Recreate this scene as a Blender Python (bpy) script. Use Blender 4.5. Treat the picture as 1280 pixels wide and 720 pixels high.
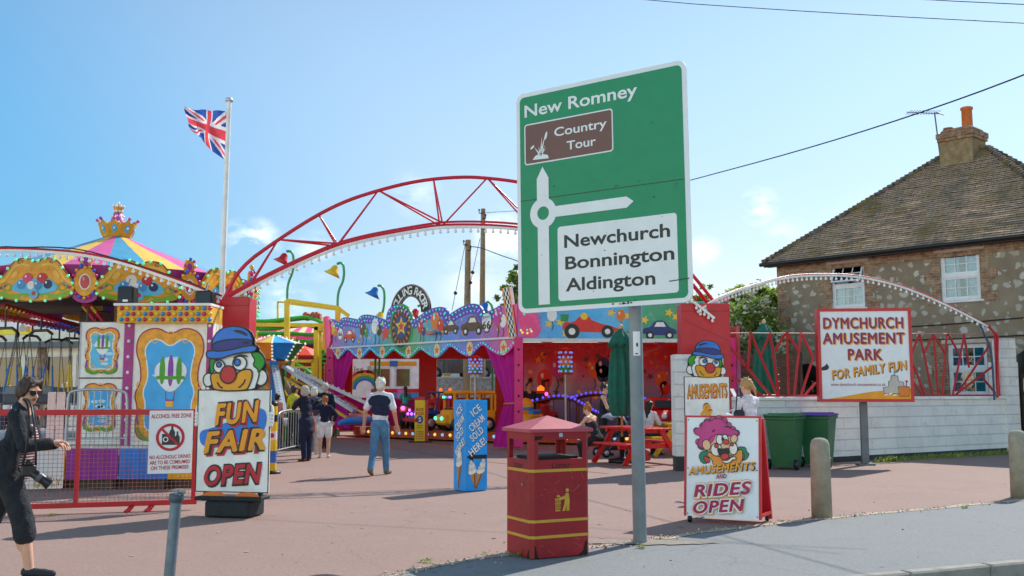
import bpy, math, random
import numpy as np
from mathutils import Vector, Matrix, Euler
for o in list(bpy.data.objects): bpy.data.objects.remove(o)
random.seed(7); np.random.seed(7)
scn = bpy.context.scene; COL = scn.collection
R = math.radians
# ---------------------------------------------------------------- camera, sky, sun, exposure
CAMZ, FPX, HORIZON = 1.5, 1244.4, 490.0
TH = math.atan((HORIZON-360)/FPX)
cd = bpy.data.cameras.new('camera'); cam = bpy.data.objects.new('camera', cd); COL.objects.link(cam)
cam.location = (0, 0, CAMZ); cam.rotation_euler = (R(90)+TH, 0, 0)
cd.lens = 35.0; cd.sensor_width = 36.0; cd.clip_end = 2000; cd.clip_start = 0.05
cd.dof.use_dof = True; cd.dof.focus_distance = 11.0; cd.dof.aperture_fstop = 4.0
scn.camera = cam
SUN_EL, SUN_AZ = R(42.5), math.atan2(.65, .76)      # azimuth from +Y towards +X
w = bpy.data.worlds.new("World"); scn.world = w; w.use_nodes = True
nt = w.node_tree; nt.nodes.clear()
def N(t, typ, **kw):
    n = t.nodes.new(typ)
    for k, v in kw.items(): setattr(n, k, v)
    return n
sky = N(nt, 'ShaderNodeTexSky', sky_type='NISHITA', sun_disc=False)
sky.sun_elevation = SUN_EL; sky.sun_rotation = SUN_AZ; sky.air_density = 1.0; sky.dust_density = 0.15; sky.ozone_density = 3.2; sky.altitude = 0
bg = N(nt, 'ShaderNodeBackground'); bg.inputs[1].default_value = 0.112
out = N(nt, 'ShaderNodeOutputWorld')
tc = N(nt, 'ShaderNodeTexCoord')
def pix_dir(px, py):
    u, v = (px-640)/FPX, (360-py)/FPX
    return Vector((u, math.cos(TH)-v*math.sin(TH), math.sin(TH)+v*math.cos(TH)))
# small fair-weather clouds: soft patches of sky directions broken up by noise
def mnode(op, a, b=None, clamp=False):
    n = N(nt, 'ShaderNodeMath', operation=op, use_clamp=clamp)
    for i, x in enumerate((a, b)):
        if x is None: continue
        if isinstance(x, (int, float)): n.inputs[i].default_value = x
        else: nt.links.new(x, n.inputs[i])
    return n.outputs[0]
noi = N(nt, 'ShaderNodeTexNoise'); noi.inputs['Scale'].default_value = 16; noi.inputs['Detail'].default_value = 7; noi.inputs['Roughness'].default_value = .62
mp = N(nt, 'ShaderNodeMapping'); mp.inputs['Scale'].default_value = (1, 1, 2.2)
nt.links.new(tc.outputs['Generated'], mp.inputs[0]); nt.links.new(mp.outputs[0], noi.inputs[0])
total = None
for (px, py, rad, amp) in [(322,302,.026,.9),(300,296,.02,.7),(395,318,.03,.5),(625,292,.03,.9),(655,300,.03,.9),(950,258,.022,.8),(880,316,.02,.6),(520,240,.03,.3),(360,372,.03,.5),(590,352,.04,.4),(985,306,.03,.5),(1130,350,.1,.3),(-200,250,.1,.9),(1700,250,.12,.8),(1500,120,.1,.7),(-500,150,.14,.7)]:
    d = pix_dir(px, py).normalized()
    vm = N(nt, 'ShaderNodeVectorMath', operation='DISTANCE'); vm.inputs[1].default_value = d
    nt.links.new(tc.outputs['Generated'], vm.inputs[0])
    f = mnode('MULTIPLY', vm.outputs['Value'], 1.0/rad)
    f = mnode('SUBTRACT', 1.0, f, True)
    f = mnode('MULTIPLY', f, amp)
    total = f if total is None else mnode('MAXIMUM', total, f)
m1 = mnode('SUBTRACT', noi.outputs['Fac'], .40); m1 = mnode('MULTIPLY', m1, 6.0, True)
fac = mnode('MULTIPLY', mnode('MULTIPLY', total, 1.6, True), m1, True)
fac = mnode('MULTIPLY', fac, .72)
# paler, whiter haze on the sun's side of the sky
dp = N(nt, 'ShaderNodeVectorMath', operation='DOT_PRODUCT'); nrmv = N(nt, 'ShaderNodeVectorMath', operation='NORMALIZE'); nt.links.new(tc.outputs['Generated'], nrmv.inputs[0]); nt.links.new(nrmv.outputs[0], dp.inputs[0])
dp.inputs[1].default_value = (math.sin(SUN_AZ)*math.cos(SUN_EL), math.cos(SUN_AZ)*math.cos(SUN_EL), math.sin(SUN_EL))
mrg = N(nt, 'ShaderNodeMapRange', interpolation_type='SMOOTHSTEP'); mrg.inputs['From Min'].default_value = .36; mrg.inputs['From Max'].default_value = .69; nt.links.new(dp.outputs['Value'], mrg.inputs['Value'])
tint = N(nt, 'ShaderNodeMix', data_type='RGBA'); tint.inputs[6].default_value = (.50, .83, .95, 1); tint.inputs[7].default_value = (1.2, 1.02, .93, 1); nt.links.new(mrg.outputs[0], tint.inputs[0])
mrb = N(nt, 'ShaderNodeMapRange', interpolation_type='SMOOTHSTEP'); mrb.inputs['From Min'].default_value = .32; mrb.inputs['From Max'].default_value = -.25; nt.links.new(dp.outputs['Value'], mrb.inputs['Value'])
tnb = N(nt, 'ShaderNodeMix', data_type='RGBA'); tnb.inputs[7].default_value = (2.95, 2.45, 1.85, 1); nt.links.new(mrb.outputs[0], tnb.inputs[0]); nt.links.new(tint.outputs[2], tnb.inputs[6]); tint = tnb   # sky brightened behind the camera, added fill for the shaded fronts
sxz = N(nt, 'ShaderNodeSeparateXYZ'); nt.links.new(nrmv.outputs[0], sxz.inputs[0]); el = N(nt, 'ShaderNodeMapRange', interpolation_type='SMOOTHSTEP'); el.inputs['From Min'].default_value = .02; el.inputs['From Max'].default_value = .36; nt.links.new(sxz.outputs[2], el.inputs['Value'])
hz = N(nt, 'ShaderNodeMix', data_type='RGBA'); hz.inputs[6].default_value = (.74, .72, .74, 1); hz.inputs[7].default_value = (1.04, 1.13, 1.04, 1); nt.links.new(el.outputs[0], hz.inputs[0])
hzm = N(nt, 'ShaderNodeMix', data_type='RGBA', blend_type='MULTIPLY'); hzm.inputs[0].default_value = 1.0; nt.links.new(sky.outputs[0], hzm.inputs[6]); nt.links.new(hz.outputs[2], hzm.inputs[7])
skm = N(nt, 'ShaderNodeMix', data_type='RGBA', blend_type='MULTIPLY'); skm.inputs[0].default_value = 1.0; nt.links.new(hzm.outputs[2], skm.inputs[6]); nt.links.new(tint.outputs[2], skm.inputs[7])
mx = N(nt, 'ShaderNodeMix', data_type='RGBA'); mx.inputs[7].default_value = (8.6, 8.8, 9.2, 1)
nt.links.new(fac, mx.inputs[0]); nt.links.new(skm.outputs[2], mx.inputs[6])
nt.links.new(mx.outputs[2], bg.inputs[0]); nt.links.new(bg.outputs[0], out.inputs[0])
sd = bpy.data.lights.new('sun', 'SUN'); sd.energy = 3.45; sd.angle = R(.5); sd.color = (1, .955, .88)
sun = bpy.data.objects.new('sun', sd); COL.objects.link(sun)
sdir = Vector((math.sin(SUN_AZ)*math.cos(SUN_EL), math.cos(SUN_AZ)*math.cos(SUN_EL), math.sin(SUN_EL)))
sun.rotation_euler = sdir.to_track_quat('Z', 'Y').to_euler(); sun.location = (20, 20, 30)
scn.view_settings.view_transform = 'Standard'; scn.view_settings.look = 'None'
scn.view_settings.exposure = 0.62; scn.view_settings.gamma = 1.0; scn.view_settings.use_curve_mapping = False
scn.render.engine = 'CYCLES'
# ---------------------------------------------------------------- helpers: picture measurements to places
def P(px, py, Y):
    d = pix_dir(px, py); return Vector((0, 0, CAMZ)) + d*(Y/d.y)
def G(px, py, z=0.0):
    d = pix_dir(px, py); return Vector((0, 0, CAMZ)) + d*((z-CAMZ)/d.z)
def on_plane(px, py, p0, ang):
    """pixel ray meets the upright plane through p0 along angle ang: (distance along it, height)"""
    d = pix_dir(px, py); c, s = math.cos(ang), math.sin(ang)
    # t*d.x = p0x + u*c ; t*d.y = p0y + u*s
    t = (p0[0]*s - p0[1]*c)/(d.x*s - d.y*c)
    u = (t*d.x-p0[0])*c + (t*d.y-p0[1])*s
    return (u, CAMZ+t*d.z)
# ---------------------------------------------------------------- helpers: materials
def lin(h):
    if not isinstance(h, str): return tuple(h)[:3]
    h = h.lstrip('#'); v = [int(h[i:i+2], 16)/255 for i in (0, 2, 4)]
    return tuple(x/12.92 if x <= .04045 else ((x+.055)/1.055)**2.4 for x in v)
MATS = {}
def newmat(name):
    m = bpy.data.materials.new(name); m.use_nodes = True
    t = m.node_tree; b = t.nodes['Principled BSDF']
    return m, t, b
def mixc(t, fac, a, b, blend='MIX'):
    n = N(t, 'ShaderNodeMix', data_type='RGBA', blend_type=blend)
    for i, x in ((0, fac), (6, a), (7, b)):
        if hasattr(x, 'is_output') : t.links.new(x, n.inputs[i])
        elif i == 0: n.inputs[0].default_value = x
        else: n.inputs[i].default_value = (*lin(x), 1)
    return n.outputs[2]
def noise(t, scale, detail=4, rough=.6, coord='Object', dist=0, vec=None):
    n = N(t, 'ShaderNodeTexNoise'); n.inputs['Scale'].default_value = scale; n.inputs['Detail'].default_value = detail
    n.inputs['Roughness'].default_value = rough; n.inputs['Distortion'].default_value = dist
    if vec is None:
        c = N(t, 'ShaderNodeTexCoord'); vec = c.outputs[coord]
    t.links.new(vec, n.inputs['Vector']); return n.outputs['Fac']
def ramp(t, fac, stops, interp='LINEAR'):
    n = N(t, 'ShaderNodeValToRGB'); n.color_ramp.interpolation = interp
    e = n.color_ramp.elements
    while len(e) < len(stops): e.new(.5)
    for i, (p, c) in enumerate(stops):
        e[i].position = p; e[i].color = (*(lin(c) if not isinstance(c, (int, float)) else (c, c, c)), 1)
    t.links.new(fac, n.inputs[0]); return n.outputs[0]
def bumpit(t, b, h, strength=.3, dist=.01):
    n = N(t, 'ShaderNodeBump'); n.inputs['Strength'].default_value = strength; n.inputs['Distance'].default_value = dist
    t.links.new(h, n.inputs['Height']); t.links.new(n.outputs[0], b.inputs['Normal'])
def mul(c, k): return tuple(max(0, min(1, x*k)) for x in lin(c))
def mat(name, col, rough=.5, var=.14, scale=5, metal=0, bump=0, bscale=60, coat=0, dirt=0, dirtcol='#4a4038'):
    if name in MATS: return MATS[name]
    m, t, b = newmat(name)
    n1 = noise(t, scale, 5); f = ramp(t, n1, [(.3, 0.0), (.7, 1.0)])
    c = mixc(t, f, mul(col, 1-var), mul(col, 1+var))
    if dirt:
        d = ramp(t, noise(t, scale*1.7, 8, .7), [(.55, 0.0), (.75, dirt)])
        c = mixc(t, d, c, dirtcol)
    t.links.new(c, b.inputs['Base Color'])
    r = N(t, 'ShaderNodeMapRange'); r.inputs['To Min'].default_value = max(0, rough-.1); r.inputs['To Max'].default_value = min(1, rough+.12)
    t.links.new(noise(t, scale*3, 4), r.inputs['Value']); t.links.new(r.outputs[0], b.inputs['Roughness'])
    b.inputs['Metallic'].default_value = metal; b.inputs['Coat Weight'].default_value = coat
    if bump: bumpit(t, b, noise(t, bscale, 4), bump, .01 if bscale > 12 else .045)
    MATS[name] = m; return m
def paint(h, rough=.42, **kw):
    """weathered paint of the given colour"""
    return mat('paint_'+h.strip('#')+('_%d' % int(rough*100)), h, rough, **{**dict(var=.13, scale=4, dirt=.24), **kw})
def cloth(h, **kw): return mat('cloth_'+h.strip('#'), h, .9, **{**dict(var=.26, scale=9, bump=.9, bscale=11), **kw})
def steel(h='#8d9296'): return mat('steel_'+h.strip('#'), h, .42, var=.12, scale=9, metal=.55, dirt=.2)
def glow(h, s=1.0):
    k = 'lit_'+h.strip('#')+'_%d' % int(s*10)
    if k in MATS: return MATS[k]
    m, t, b = newmat(k); c = lin(h)
    b.inputs['Base Color'].default_value = (*c, 1); b.inputs['Roughness'].default_value = .15
    b.inputs['Emission Color'].default_value = (*c, 1); b.inputs['Emission Strength'].default_value = s
    MATS[k] = m; return m
def gloss(h): return mat('gloss_'+h.strip('#'), h, .18, var=.06, scale=20, coat=.4)
BLACK = paint('#141416'); WHITE = paint('#e6e6e2', dirt=.28, dirtcol='#8d8a80'); RED = paint('#c01022', .35); GOLD = paint('#dd9412', .4)
def clearglass(name, col):
    m, t, b = newmat(name); tr = N(t, 'ShaderNodeBsdfTransparent'); tr.inputs[0].default_value = (*lin(col), 1); gl = N(t, 'ShaderNodeBsdfGlossy'); gl.inputs['Roughness'].default_value = .04; gl.inputs[0].default_value = (.9, .95, 1, 1)
    bu = N(t, 'ShaderNodeBump'); bu.inputs['Strength'].default_value = .12; bu.inputs['Distance'].default_value = .02; t.links.new(noise(t, 2.5, 2), bu.inputs['Height']); t.links.new(bu.outputs[0], gl.inputs['Normal'])
    fr = N(t, 'ShaderNodeFresnel'); fr.inputs[0].default_value = 1.75; ms = N(t, 'ShaderNodeMixShader'); t.links.new(fr.outputs[0], ms.inputs[0]); t.links.new(tr.outputs[0], ms.inputs[1]); t.links.new(gl.outputs[0], ms.inputs[2]); t.links.new(ms.outputs[0], t.nodes['Material Output'].inputs['Surface']); return m
def glassmat(name, col, rough=.06):
    if name in MATS: return MATS[name]
    m, t, b = newmat(name)
    c = mixc(t, ramp(t, noise(t, 2.2, 4), [(.35, 0.0), (.65, 1.0)]), mul(col, .75), mul(col, 1.2))
    t.links.new(c, b.inputs['Base Color']); b.inputs['Roughness'].default_value = rough; b.inputs['Specular IOR Level'].default_value = .8
    MATS[name] = m; return m
# ---------------------------------------------------------------- helpers: text outlines
_TX = {}
def glyphs(s, bold=0, shear=0, space=1.0):
    k = (s, bold, shear, space)
    if k in _TX: return _TX[k]
    c = bpy.data.curves.new('t', 'FONT'); c.body = s; c.size = 1; c.offset = bold; c.shear = shear; c.space_character = space+max(0, bold-.02)*2.2
    c.resolution_u = 4; c.fill_mode = 'FRONT'
    o = bpy.data.objects.new('t', c); COL.objects.link(o)
    dg = bpy.context.evaluated_depsgraph_get(); dg.update()
    me = bpy.data.meshes.new_from_object(o.evaluated_get(dg))
    v = np.array([p.co[:2] for p in me.vertices]).reshape(-1, 2); f = [tuple(p.vertices) for p in me.polygons]
    bpy.data.objects.remove(o); bpy.data.curves.remove(c); bpy.data.meshes.remove(me)
    _TX[k] = (v, f); return _TX[k]
_h = glyphs('H')[0]; CAP = _h[:, 1].max()-_h[:, 1].min()
# ---------------------------------------------------------------- helpers: mesh builder
def chaikin(p, n=2, closed=True):
    p = [tuple(q) for q in p]
    for _ in range(n):
        q = []; L = len(p)
        for i in range(L if closed else L-1):
            a, b = p[i], p[(i+1) % L]
            q += [tuple(.75*x+.25*y for x, y in zip(a, b)), tuple(.25*x+.75*y for x, y in zip(a, b))]
        if not closed: q = [p[0]]+q+[p[-1]]
        p = q
    return p
def ell(cx, cz, rx, rz=None, n=28, rot=0):
    rz = rx if rz is None else rz; c, s = math.cos(rot), math.sin(rot)
    return [(cx+rx*math.cos(a)*c-rz*math.sin(a)*s, cz+rx*math.cos(a)*s+rz*math.sin(a)*c) for a in [2*math.pi*i/n for i in range(n)]]
def rrect(x0, z0, x1, z1, r, n=5):
    o = []
    for cx, cz, a0 in ((x1-r, z0+r, -90), (x1-r, z1-r, 0), (x0+r, z1-r, 90), (x0+r, z0+r, 180)):
        o += [(cx+r*math.cos(R(a0+90*i/n)), cz+r*math.sin(R(a0+90*i/n))) for i in range(n+1)]
    return o
def starpoly(cx, cz, r, k=.45, rot=0):
    return [(cx+(r if i % 2 == 0 else r*k)*math.sin(rot+i*math.pi/5), cz+(r if i % 2 == 0 else r*k)*math.cos(rot+i*math.pi/5)) for i in range(10)]
class MB:
    def __init__(s): s.v = []; s.f = []; s.m = []; s.sm = []
    def add(s, vs, fs, mi=0, T=None, smooth=False):
        b = len(s.v)
        s.v += [tuple(T @ Vector(p)) for p in vs] if T is not None else [tuple(p) for p in vs]
        for f in fs: s.f.append(tuple(b+i for i in f)); s.m.append(mi); s.sm.append(smooth)
        return s
    def box(s, lo, hi, mi=0, T=None):
        (a, b, c), (d, e, f) = lo, hi
        vs = [(a,b,c),(d,b,c),(d,e,c),(a,e,c),(a,b,f),(d,b,f),(d,e,f),(a,e,f)]
        return s.add(vs, [(0,3,2,1),(4,5,6,7),(0,1,5,4),(1,2,6,5),(2,3,7,6),(3,0,4,7)], mi, T)
    def cbox(s, c, d, mi=0, T=None, bev=0):
        c = Vector(c); d = Vector(d)/2
        if not bev: return s.box(c-d, c+d, mi, T)
        pts = []; fs = []
        b = bev
        for sz, ins in ((-1, b), (-1, 0), (1, 0), (1, b)):
            z = sz*(d.z-(b if ins == 0 else 0))
            x, y = d.x-ins, d.y-ins; q = b if ins == 0 else b*.5
            pts += [c+Vector(p) for p in ((x-q,-y,z),(x,-y+q,z),(x,y-q,z),(x-q,y,z),(-x+q,y,z),(-x,y-q,z),(-x,-y+q,z),(-x+q,-y,z))]
        fs = [tuple(range(7, -1, -1)), tuple(range(24, 32))]
        for r in range(3):
            for i in range(8): fs.append((r*8+i, r*8+(i+1) % 8, r*8+8+(i+1) % 8, r*8+8+i))
        return s.add(pts, fs, mi, T)
    def bar(s, a, b, wd, ht=None, mi=0, up=(0, 0, 1), T=None):
        a, b = Vector(a), Vector(b); ht = wd if ht is None else ht
        z = (b-a); L = z.length
        if L < 1e-6: return s
        z /= L; x = Vector(up).cross(z)
        if x.length < 1e-4: x = Vector((1, 0, 0)).cross(z) if abs(z.x) < .9 else Vector((0, 1, 0)).cross(z)
        x.normalize(); y = z.cross(x)
        M4 = Matrix((( x.x, y.x, z.x, a.x), (x.y, y.y, z.y, a.y), (x.z, y.z, z.z, a.z), (0, 0, 0, 1)))
        if T is not None: M4 = T @ M4
        return s.box((-wd/2, -ht/2, 0), (wd/2, ht/2, L), mi, M4)
    def tube(s, pts, r, n=8, mi=0, T=None, smooth=True, closed=False):
        pts = [Vector(p) for p in pts]; L = len(pts)
        rs = r if isinstance(r, (list, tuple)) else [r]*L
        ring = []; prev = None
        for i, p in enumerate(pts):
            d = (pts[(i+1) % L]-pts[i-1]) if closed else (pts[min(i+1, L-1)]-pts[max(i-1, 0)])
            if d.length < 1e-9: d = Vector((0, 0, 1))
            d.normalize()
            if prev is None:
                x = d.orthogonal().normalized()
            else:
                x = prev-d*prev.dot(d); x.normalize()
            prev = x; y = d.cross(x)
            ring += [p+(x*math.cos(2*math.pi*k/n)+y*math.sin(2*math.pi*k/n))*rs[i] for k in range(n)]
        fs = []
        for i in range(L if closed else L-1):
            j = (i+1) % L
            for k in range(n): fs.append((i*n+k, i*n+(k+1) % n, j*n+(k+1) % n, j*n+k))
        s.add(ring, fs, mi, T, smooth)
        if not closed:
            s.add(ring[:n], [tuple(range(n-1, -1, -1))], mi, T); s.add(ring[-n:], [tuple(range(n))], mi, T)
        return s
    def lathe(s, prof, n=24, mi=0, T=None, smooth=True, a0=0, a1=2*math.pi, mis=None):
        full = abs(a1-a0-2*math.pi) < 1e-6; k = n if full else n+1
        vs = [(r*math.cos(a0+(a1-a0)*i/n), r*math.sin(a0+(a1-a0)*i/n), z) for r, z in prof for i in range(k)]
        for j in range(len(prof)-1):
            for i in range(n):
                q = (j*k+i, j*k+(i+1) % k, (j+1)*k+(i+1) % k, (j+1)*k+i)
                if mis is None: continue
        fs = [(j*k+i, j*k+(i+1) % k, (j+1)*k+(i+1) % k, (j+1)*k+i) for j in range(len(prof)-1) for i in range(n)]
        b = len(s.v); s.add(vs, fs, mi, T, smooth)
        if mis:
            for q, (j, i) in enumerate([(j, i) for j in range(len(prof)-1) for i in range(n)]):
                s.m[len(s.m)-len(fs)+q] = mis(j, i)
        return s
    def ball(s, c, r, n=8, mi=0, T=None, sq=(1, 1, 1)):
        c = Vector(c); m = max(3, n//2)
        prof = [(math.sin(math.pi*i/m), -math.cos(math.pi*i/m)) for i in range(m+1)]
        T2 = Matrix.Translation(c) @ Matrix.Diagonal((r*sq[0], r*sq[1], r*sq[2], 1))
        return s.lathe([(max(q, .001), z) for q, z in prof], n, mi, T2 if T is None else T @ T2)
    def prism(s, poly, y0, y1, mi=0, T=None, side=None, back=None):
        """outline in the XZ plane, front at y0 (towards -Y), back at y1"""
        n = len(poly)
        ar = sum(poly[i][0]*poly[(i+1) % n][1]-poly[(i+1) % n][0]*poly[i][1] for i in range(n))
        if ar < 0: poly = poly[::-1]
        fr = [(x, y0, z) for x, z in poly]; bk = [(x, y1, z) for x, z in poly]
        s.add(fr, [tuple(range(n))], mi, T); s.add(bk, [tuple(range(n-1, -1, -1))], mi if back is None else back, T)
        s.add(fr+bk, [((i+1) % n, i, n+i, n+(i+1) % n) for i in range(n)], mi if side is None else side, T)
        return s
    def flat(s, poly, y, mi=0, T=None):
        n = len(poly)
        ar = sum(poly[i][0]*poly[(i+1) % n][1]-poly[(i+1) % n][0]*poly[i][1] for i in range(n))
        if ar < 0: poly = poly[::-1]
        return s.add([(x, y, z) for x, z in poly], [tuple(range(n))], mi, T)
    def stroke(s, pts, wd, y, mi=0, T=None, closed=True):
        n = len(pts); L = []; Rr = []
        for i in range(n):
            a = Vector(pts[i-1] if closed or i > 0 else pts[i]); b = Vector(pts[(i+1) % n] if closed or i < n-1 else pts[i])
            d = (b-a); d = d.normalized() if d.length > 1e-9 else Vector((1, 0)); q = Vector((-d.y, d.x))*wd/2
            p = Vector(pts[i]); L.append(p+q); Rr.append(p-q)
        m = n if closed else n-1
        vs = [(p.x, y, p.y) for p in L]+[(p.x, y, p.y) for p in Rr]
        return s.add(vs, [(n+i, n+(i+1) % n, (i+1) % n, i) for i in range(m)], mi, T)
    def outlined(s, poly, y, mi, omi, wd, T=None):
        s.flat(poly, y, mi, T); return s.stroke(poly, wd, y-.0015, omi, T)
    def text(s, st, x, z, h, y, mi=0, w=None, rot=0, bold=0, shear=0, T=None, space=1.0, anchor='c'):
        off, ex = (bold, 0) if bold <= .02 or bold > .07 else (0, bold*.8)
        v, f = glyphs(st, off, shear, space+max(0, bold-off)*2.2)
        if not len(v): return s
        x0, x1 = v[:, 0].min(), v[:, 0].max(); k = h/CAP
        kx = k if w is None else w/(x1-x0)
        ox = (x0+x1)/2 if anchor == 'c' else x0
        c, sn = math.cos(rot), math.sin(rot)
        # heavier weights: the outline laid a few times a hair apart
        for q, (dx, dz) in enumerate([(0, 0)] if not ex else [(0, 0), (-ex, 0), (ex, 0), (0, ex*.8), (0, -ex*.8), (ex*.7, ex*.6), (-ex*.7, -ex*.6)]):
            pts = []
            for p in v:
                a, b = (p[0]-ox+dx)*kx, (p[1]-CAP/2+dz)*k
                pts.append((x+a*c-b*sn, y-.00012*q, z+a*sn+b*c))
            s.add(pts, f, mi, T)
        return s
    def build(s, name, mats, parent=None, loc=None, rz=0):
        me = bpy.data.meshes.new(name); me.from_pydata(s.v, [], s.f)
        for m in (mats if isinstance(mats, (list, tuple)) else [mats]): me.materials.append(m)
        me.polygons.foreach_set('material_index', s.m); me.polygons.foreach_set('use_smooth', s.sm); me.update()
        o = bpy.data.objects.new(name, me); COL.objects.link(o)
        if parent is not None: o.parent = parent
        if loc is not None: o.location = loc
        if rz: o.rotation_euler.z = rz
        return o
def tag(o, label=None, cat=None, group=None, kind=None):
    for k, v in (('label', label), ('category', cat), ('group', group), ('kind', kind)):
        if v: o[k] = v
    return o
def thing(name, label, cat, loc=(0, 0, 0), rz=0, group=None):
    o = bpy.data.objects.new(name, None); COL.objects.link(o); o.location = loc; o.rotation_euler = (0, 0, rz); o.empty_display_size = .1
    return tag(o, label, cat, group)
def copy_tree(o, parent=None):
    c = o.copy(); COL.objects.link(c); c.parent = parent
    for ch in list(o.children): copy_tree(ch, c)
    return c
def grid_wall(mb, L, H, holes, th, mi=0, z0=0, T=None):
    """upright wall in XZ, front at y=0, with rectangular holes (x0,z0,x1,z1)"""
    xs = sorted({0, L, *[h[0] for h in holes], *[h[2] for h in holes]}); zs = sorted({z0, H, *[h[1] for h in holes], *[h[3] for h in holes]})
    inside = lambda x, z: any(h[0] < x < h[2] and h[1] < z < h[3] for h in holes)
    for a, b in zip(zs, zs[1:]):
        run = None
        for c, d in list(zip(xs, xs[1:]))+[(None, None)]:
            solid = c is not None and not inside((c+d)/2, (a+b)/2)
            if solid: run = (run[0], d) if run else (c, d)
            elif run: mb.box((run[0], 0, a), (run[1], th, b), mi, T); run = None
            if c is not None and not solid: run = None
    return mb
# ---------------------------------------------------------------- helpers: figures as one smooth skin
def cone(a, b, ra, rb, m, k=.02): return ('c', np.array(a, float), np.array(b, float), ra, rb, m, k)
def elp(c, r, m, k=.02, rot=None): return ('e', np.array(c, float), np.array(r, float), rot, None, m, k)
def sub(p): return ('s', p)
def _sd(p, X):
    if p[0] == 'c':
        _, a, b, ra, rb, _, _ = p; ab = b-a; L2 = max(ab@ab, 1e-12)
        t = np.clip(((X-a)@ab)/L2, 0, 1)
        return np.linalg.norm(X-a-t[..., None]*ab, axis=-1)-(ra+(rb-ra)*t)
    _, c, r, rot, _, _, _ = p
    q = X-c
    if rot is not None: q = q@np.array(rot)
    k0 = np.linalg.norm(q/r, axis=-1); k1 = np.linalg.norm(q/(r*r), axis=-1)
    return k0*(k0-1)/np.maximum(k1, 1e-9)
def _bb(p, e):
    if p[0] == 'c':
        r = max(p[3], p[4])+e; return np.minimum(p[1], p[2])-r, np.maximum(p[1], p[2])+r
    r = (max(p[2]) if p[3] is not None else p[2])+e; return p[1]-r, p[1]+r
def skin(name, prims, mats, h, parent, cut=None):
    pos = [p for p in prims if p[0] != 's']
    lo = np.min([_bb(p, .02)[0] for p in pos], 0); hi = np.max([_bb(p, .02)[1] for p in pos], 0)
    n = np.ceil((hi-lo)/h).astype(int)+2
    D = np.full(n, .15, np.float32)
    for p in prims:
        neg = p[0] == 's'; q = p[1] if neg else p
        k = q[6]; a, b = _bb(q, k+2.5*h)
        i0 = np.maximum(((a-lo)/h).astype(int), 0); i1 = np.minimum(((b-lo)/h).astype(int)+2, n)
        if (i1 <= i0).any(): continue
        ax = [lo[d]+h*np.arange(i0[d], i1[d]) for d in range(3)]
        X = np.stack(np.meshgrid(*ax, indexing='ij'), -1)
        d = _sd(q, X); S = tuple(slice(i0[j], i1[j]) for j in range(3)); o = D[S]
        if neg:
            D[S] = np.maximum(o, -d)
        else:
            hh = np.maximum(k-np.abs(o-d), 0)/max(k, 1e-6)
            D[S] = np.minimum(o, d)-hh*hh*k*.25
    s = D < 0
    c8 = sum(s[i:n[0]-1+i, j:n[1]-1+j, l:n[2]-1+l].astype(np.int8) for i in (0, 1) for j in (0, 1) for l in (0, 1))
    cells = np.argwhere((c8 > 0) & (c8 < 8)); idx = np.full(c8.shape, -1, int); idx[tuple(cells.T)] = np.arange(len(cells))
    acc = np.zeros((len(cells), 3)); cnt = np.zeros(len(cells))
    cor = [np.array(x) for x in [(0,0,0),(1,0,0),(0,1,0),(1,1,0),(0,0,1),(1,0,1),(0,1,1),(1,1,1)]]
    for a, b in [(0,1),(2,3),(4,5),(6,7),(0,2),(1,3),(4,6),(5,7),(0,4),(1,5),(2,6),(3,7)]:
        da = D[tuple((cells+cor[a]).T)]; db = D[tuple((cells+cor[b]).T)]
        x = (da < 0) != (db < 0); t = np.where(x, da/np.where(x, da-db, 1), 0)
        pt = cor[a]+t[:, None]*(cor[b]-cor[a]); acc += np.where(x[:, None], pt, 0); cnt += x
    V = lo+h*(cells+acc/cnt[:, None])
    F = []
    for d in range(3):
        e1, e2 = [(1, 2), (2, 0), (0, 1)][d]
        A = s; B = np.roll(s, -1, d)
        x = A != B; sl = [slice(None)]*3; sl[d] = slice(0, n[d]-1); sl[e1] = slice(1, n[e1]-1); sl[e2] = slice(1, n[e2]-1)
        base = np.array([sl_.start or 0 for sl_ in sl]); E = np.argwhere(x[tuple(sl)])+base
        if not len(E): continue
        u1 = np.zeros(3, int); u1[e1] = 1; u2 = np.zeros(3, int); u2[e2] = 1
        q = np.stack([idx[tuple((E-u1-u2).T)], idx[tuple((E-u2).T)], idx[tuple(E.T)], idx[tuple((E-u1).T)]], 1)
        fl = ~s[tuple(E.T)]; q[fl] = q[fl][:, ::-1]; F.append(q)
    F = np.concatenate(F); F = F[(F >= 0).all(1)]
    fc = V[F].mean(1); best = np.full(len(F), 1e9); mi = np.zeros(len(F), int)
    for p in pos:
        a, b = _bb(p, .03); w_ = ((fc > a) & (fc < b)).all(1)
        if not w_.any(): continue
        d = _sd(p, fc[w_]); bw = best[w_]; upd = d < bw; ii = np.nonzero(w_)[0][upd]; best[ii] = d[upd]; mi[ii] = p[5]
    me = bpy.data.meshes.new(name)
    me.vertices.add(len(V)); me.vertices.foreach_set('co', V.astype(np.float32).ravel())
    me.loops.add(F.size); me.loops.foreach_set('vertex_index', F.ravel().astype(np.int32))
    me.polygons.add(len(F)); me.polygons.foreach_set('loop_start', np.arange(0, F.size, 4, dtype=np.int32))
    for m in mats: me.materials.append(m)
    me.polygons.foreach_set('material_index', mi.astype(np.int32)); me.polygons.foreach_set('use_smooth', np.ones(len(F), bool))
    me.update(calc_edges=True); me.validate()
    o = bpy.data.objects.new(name, me); COL.objects.link(o); o.parent = parent
    return o
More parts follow.
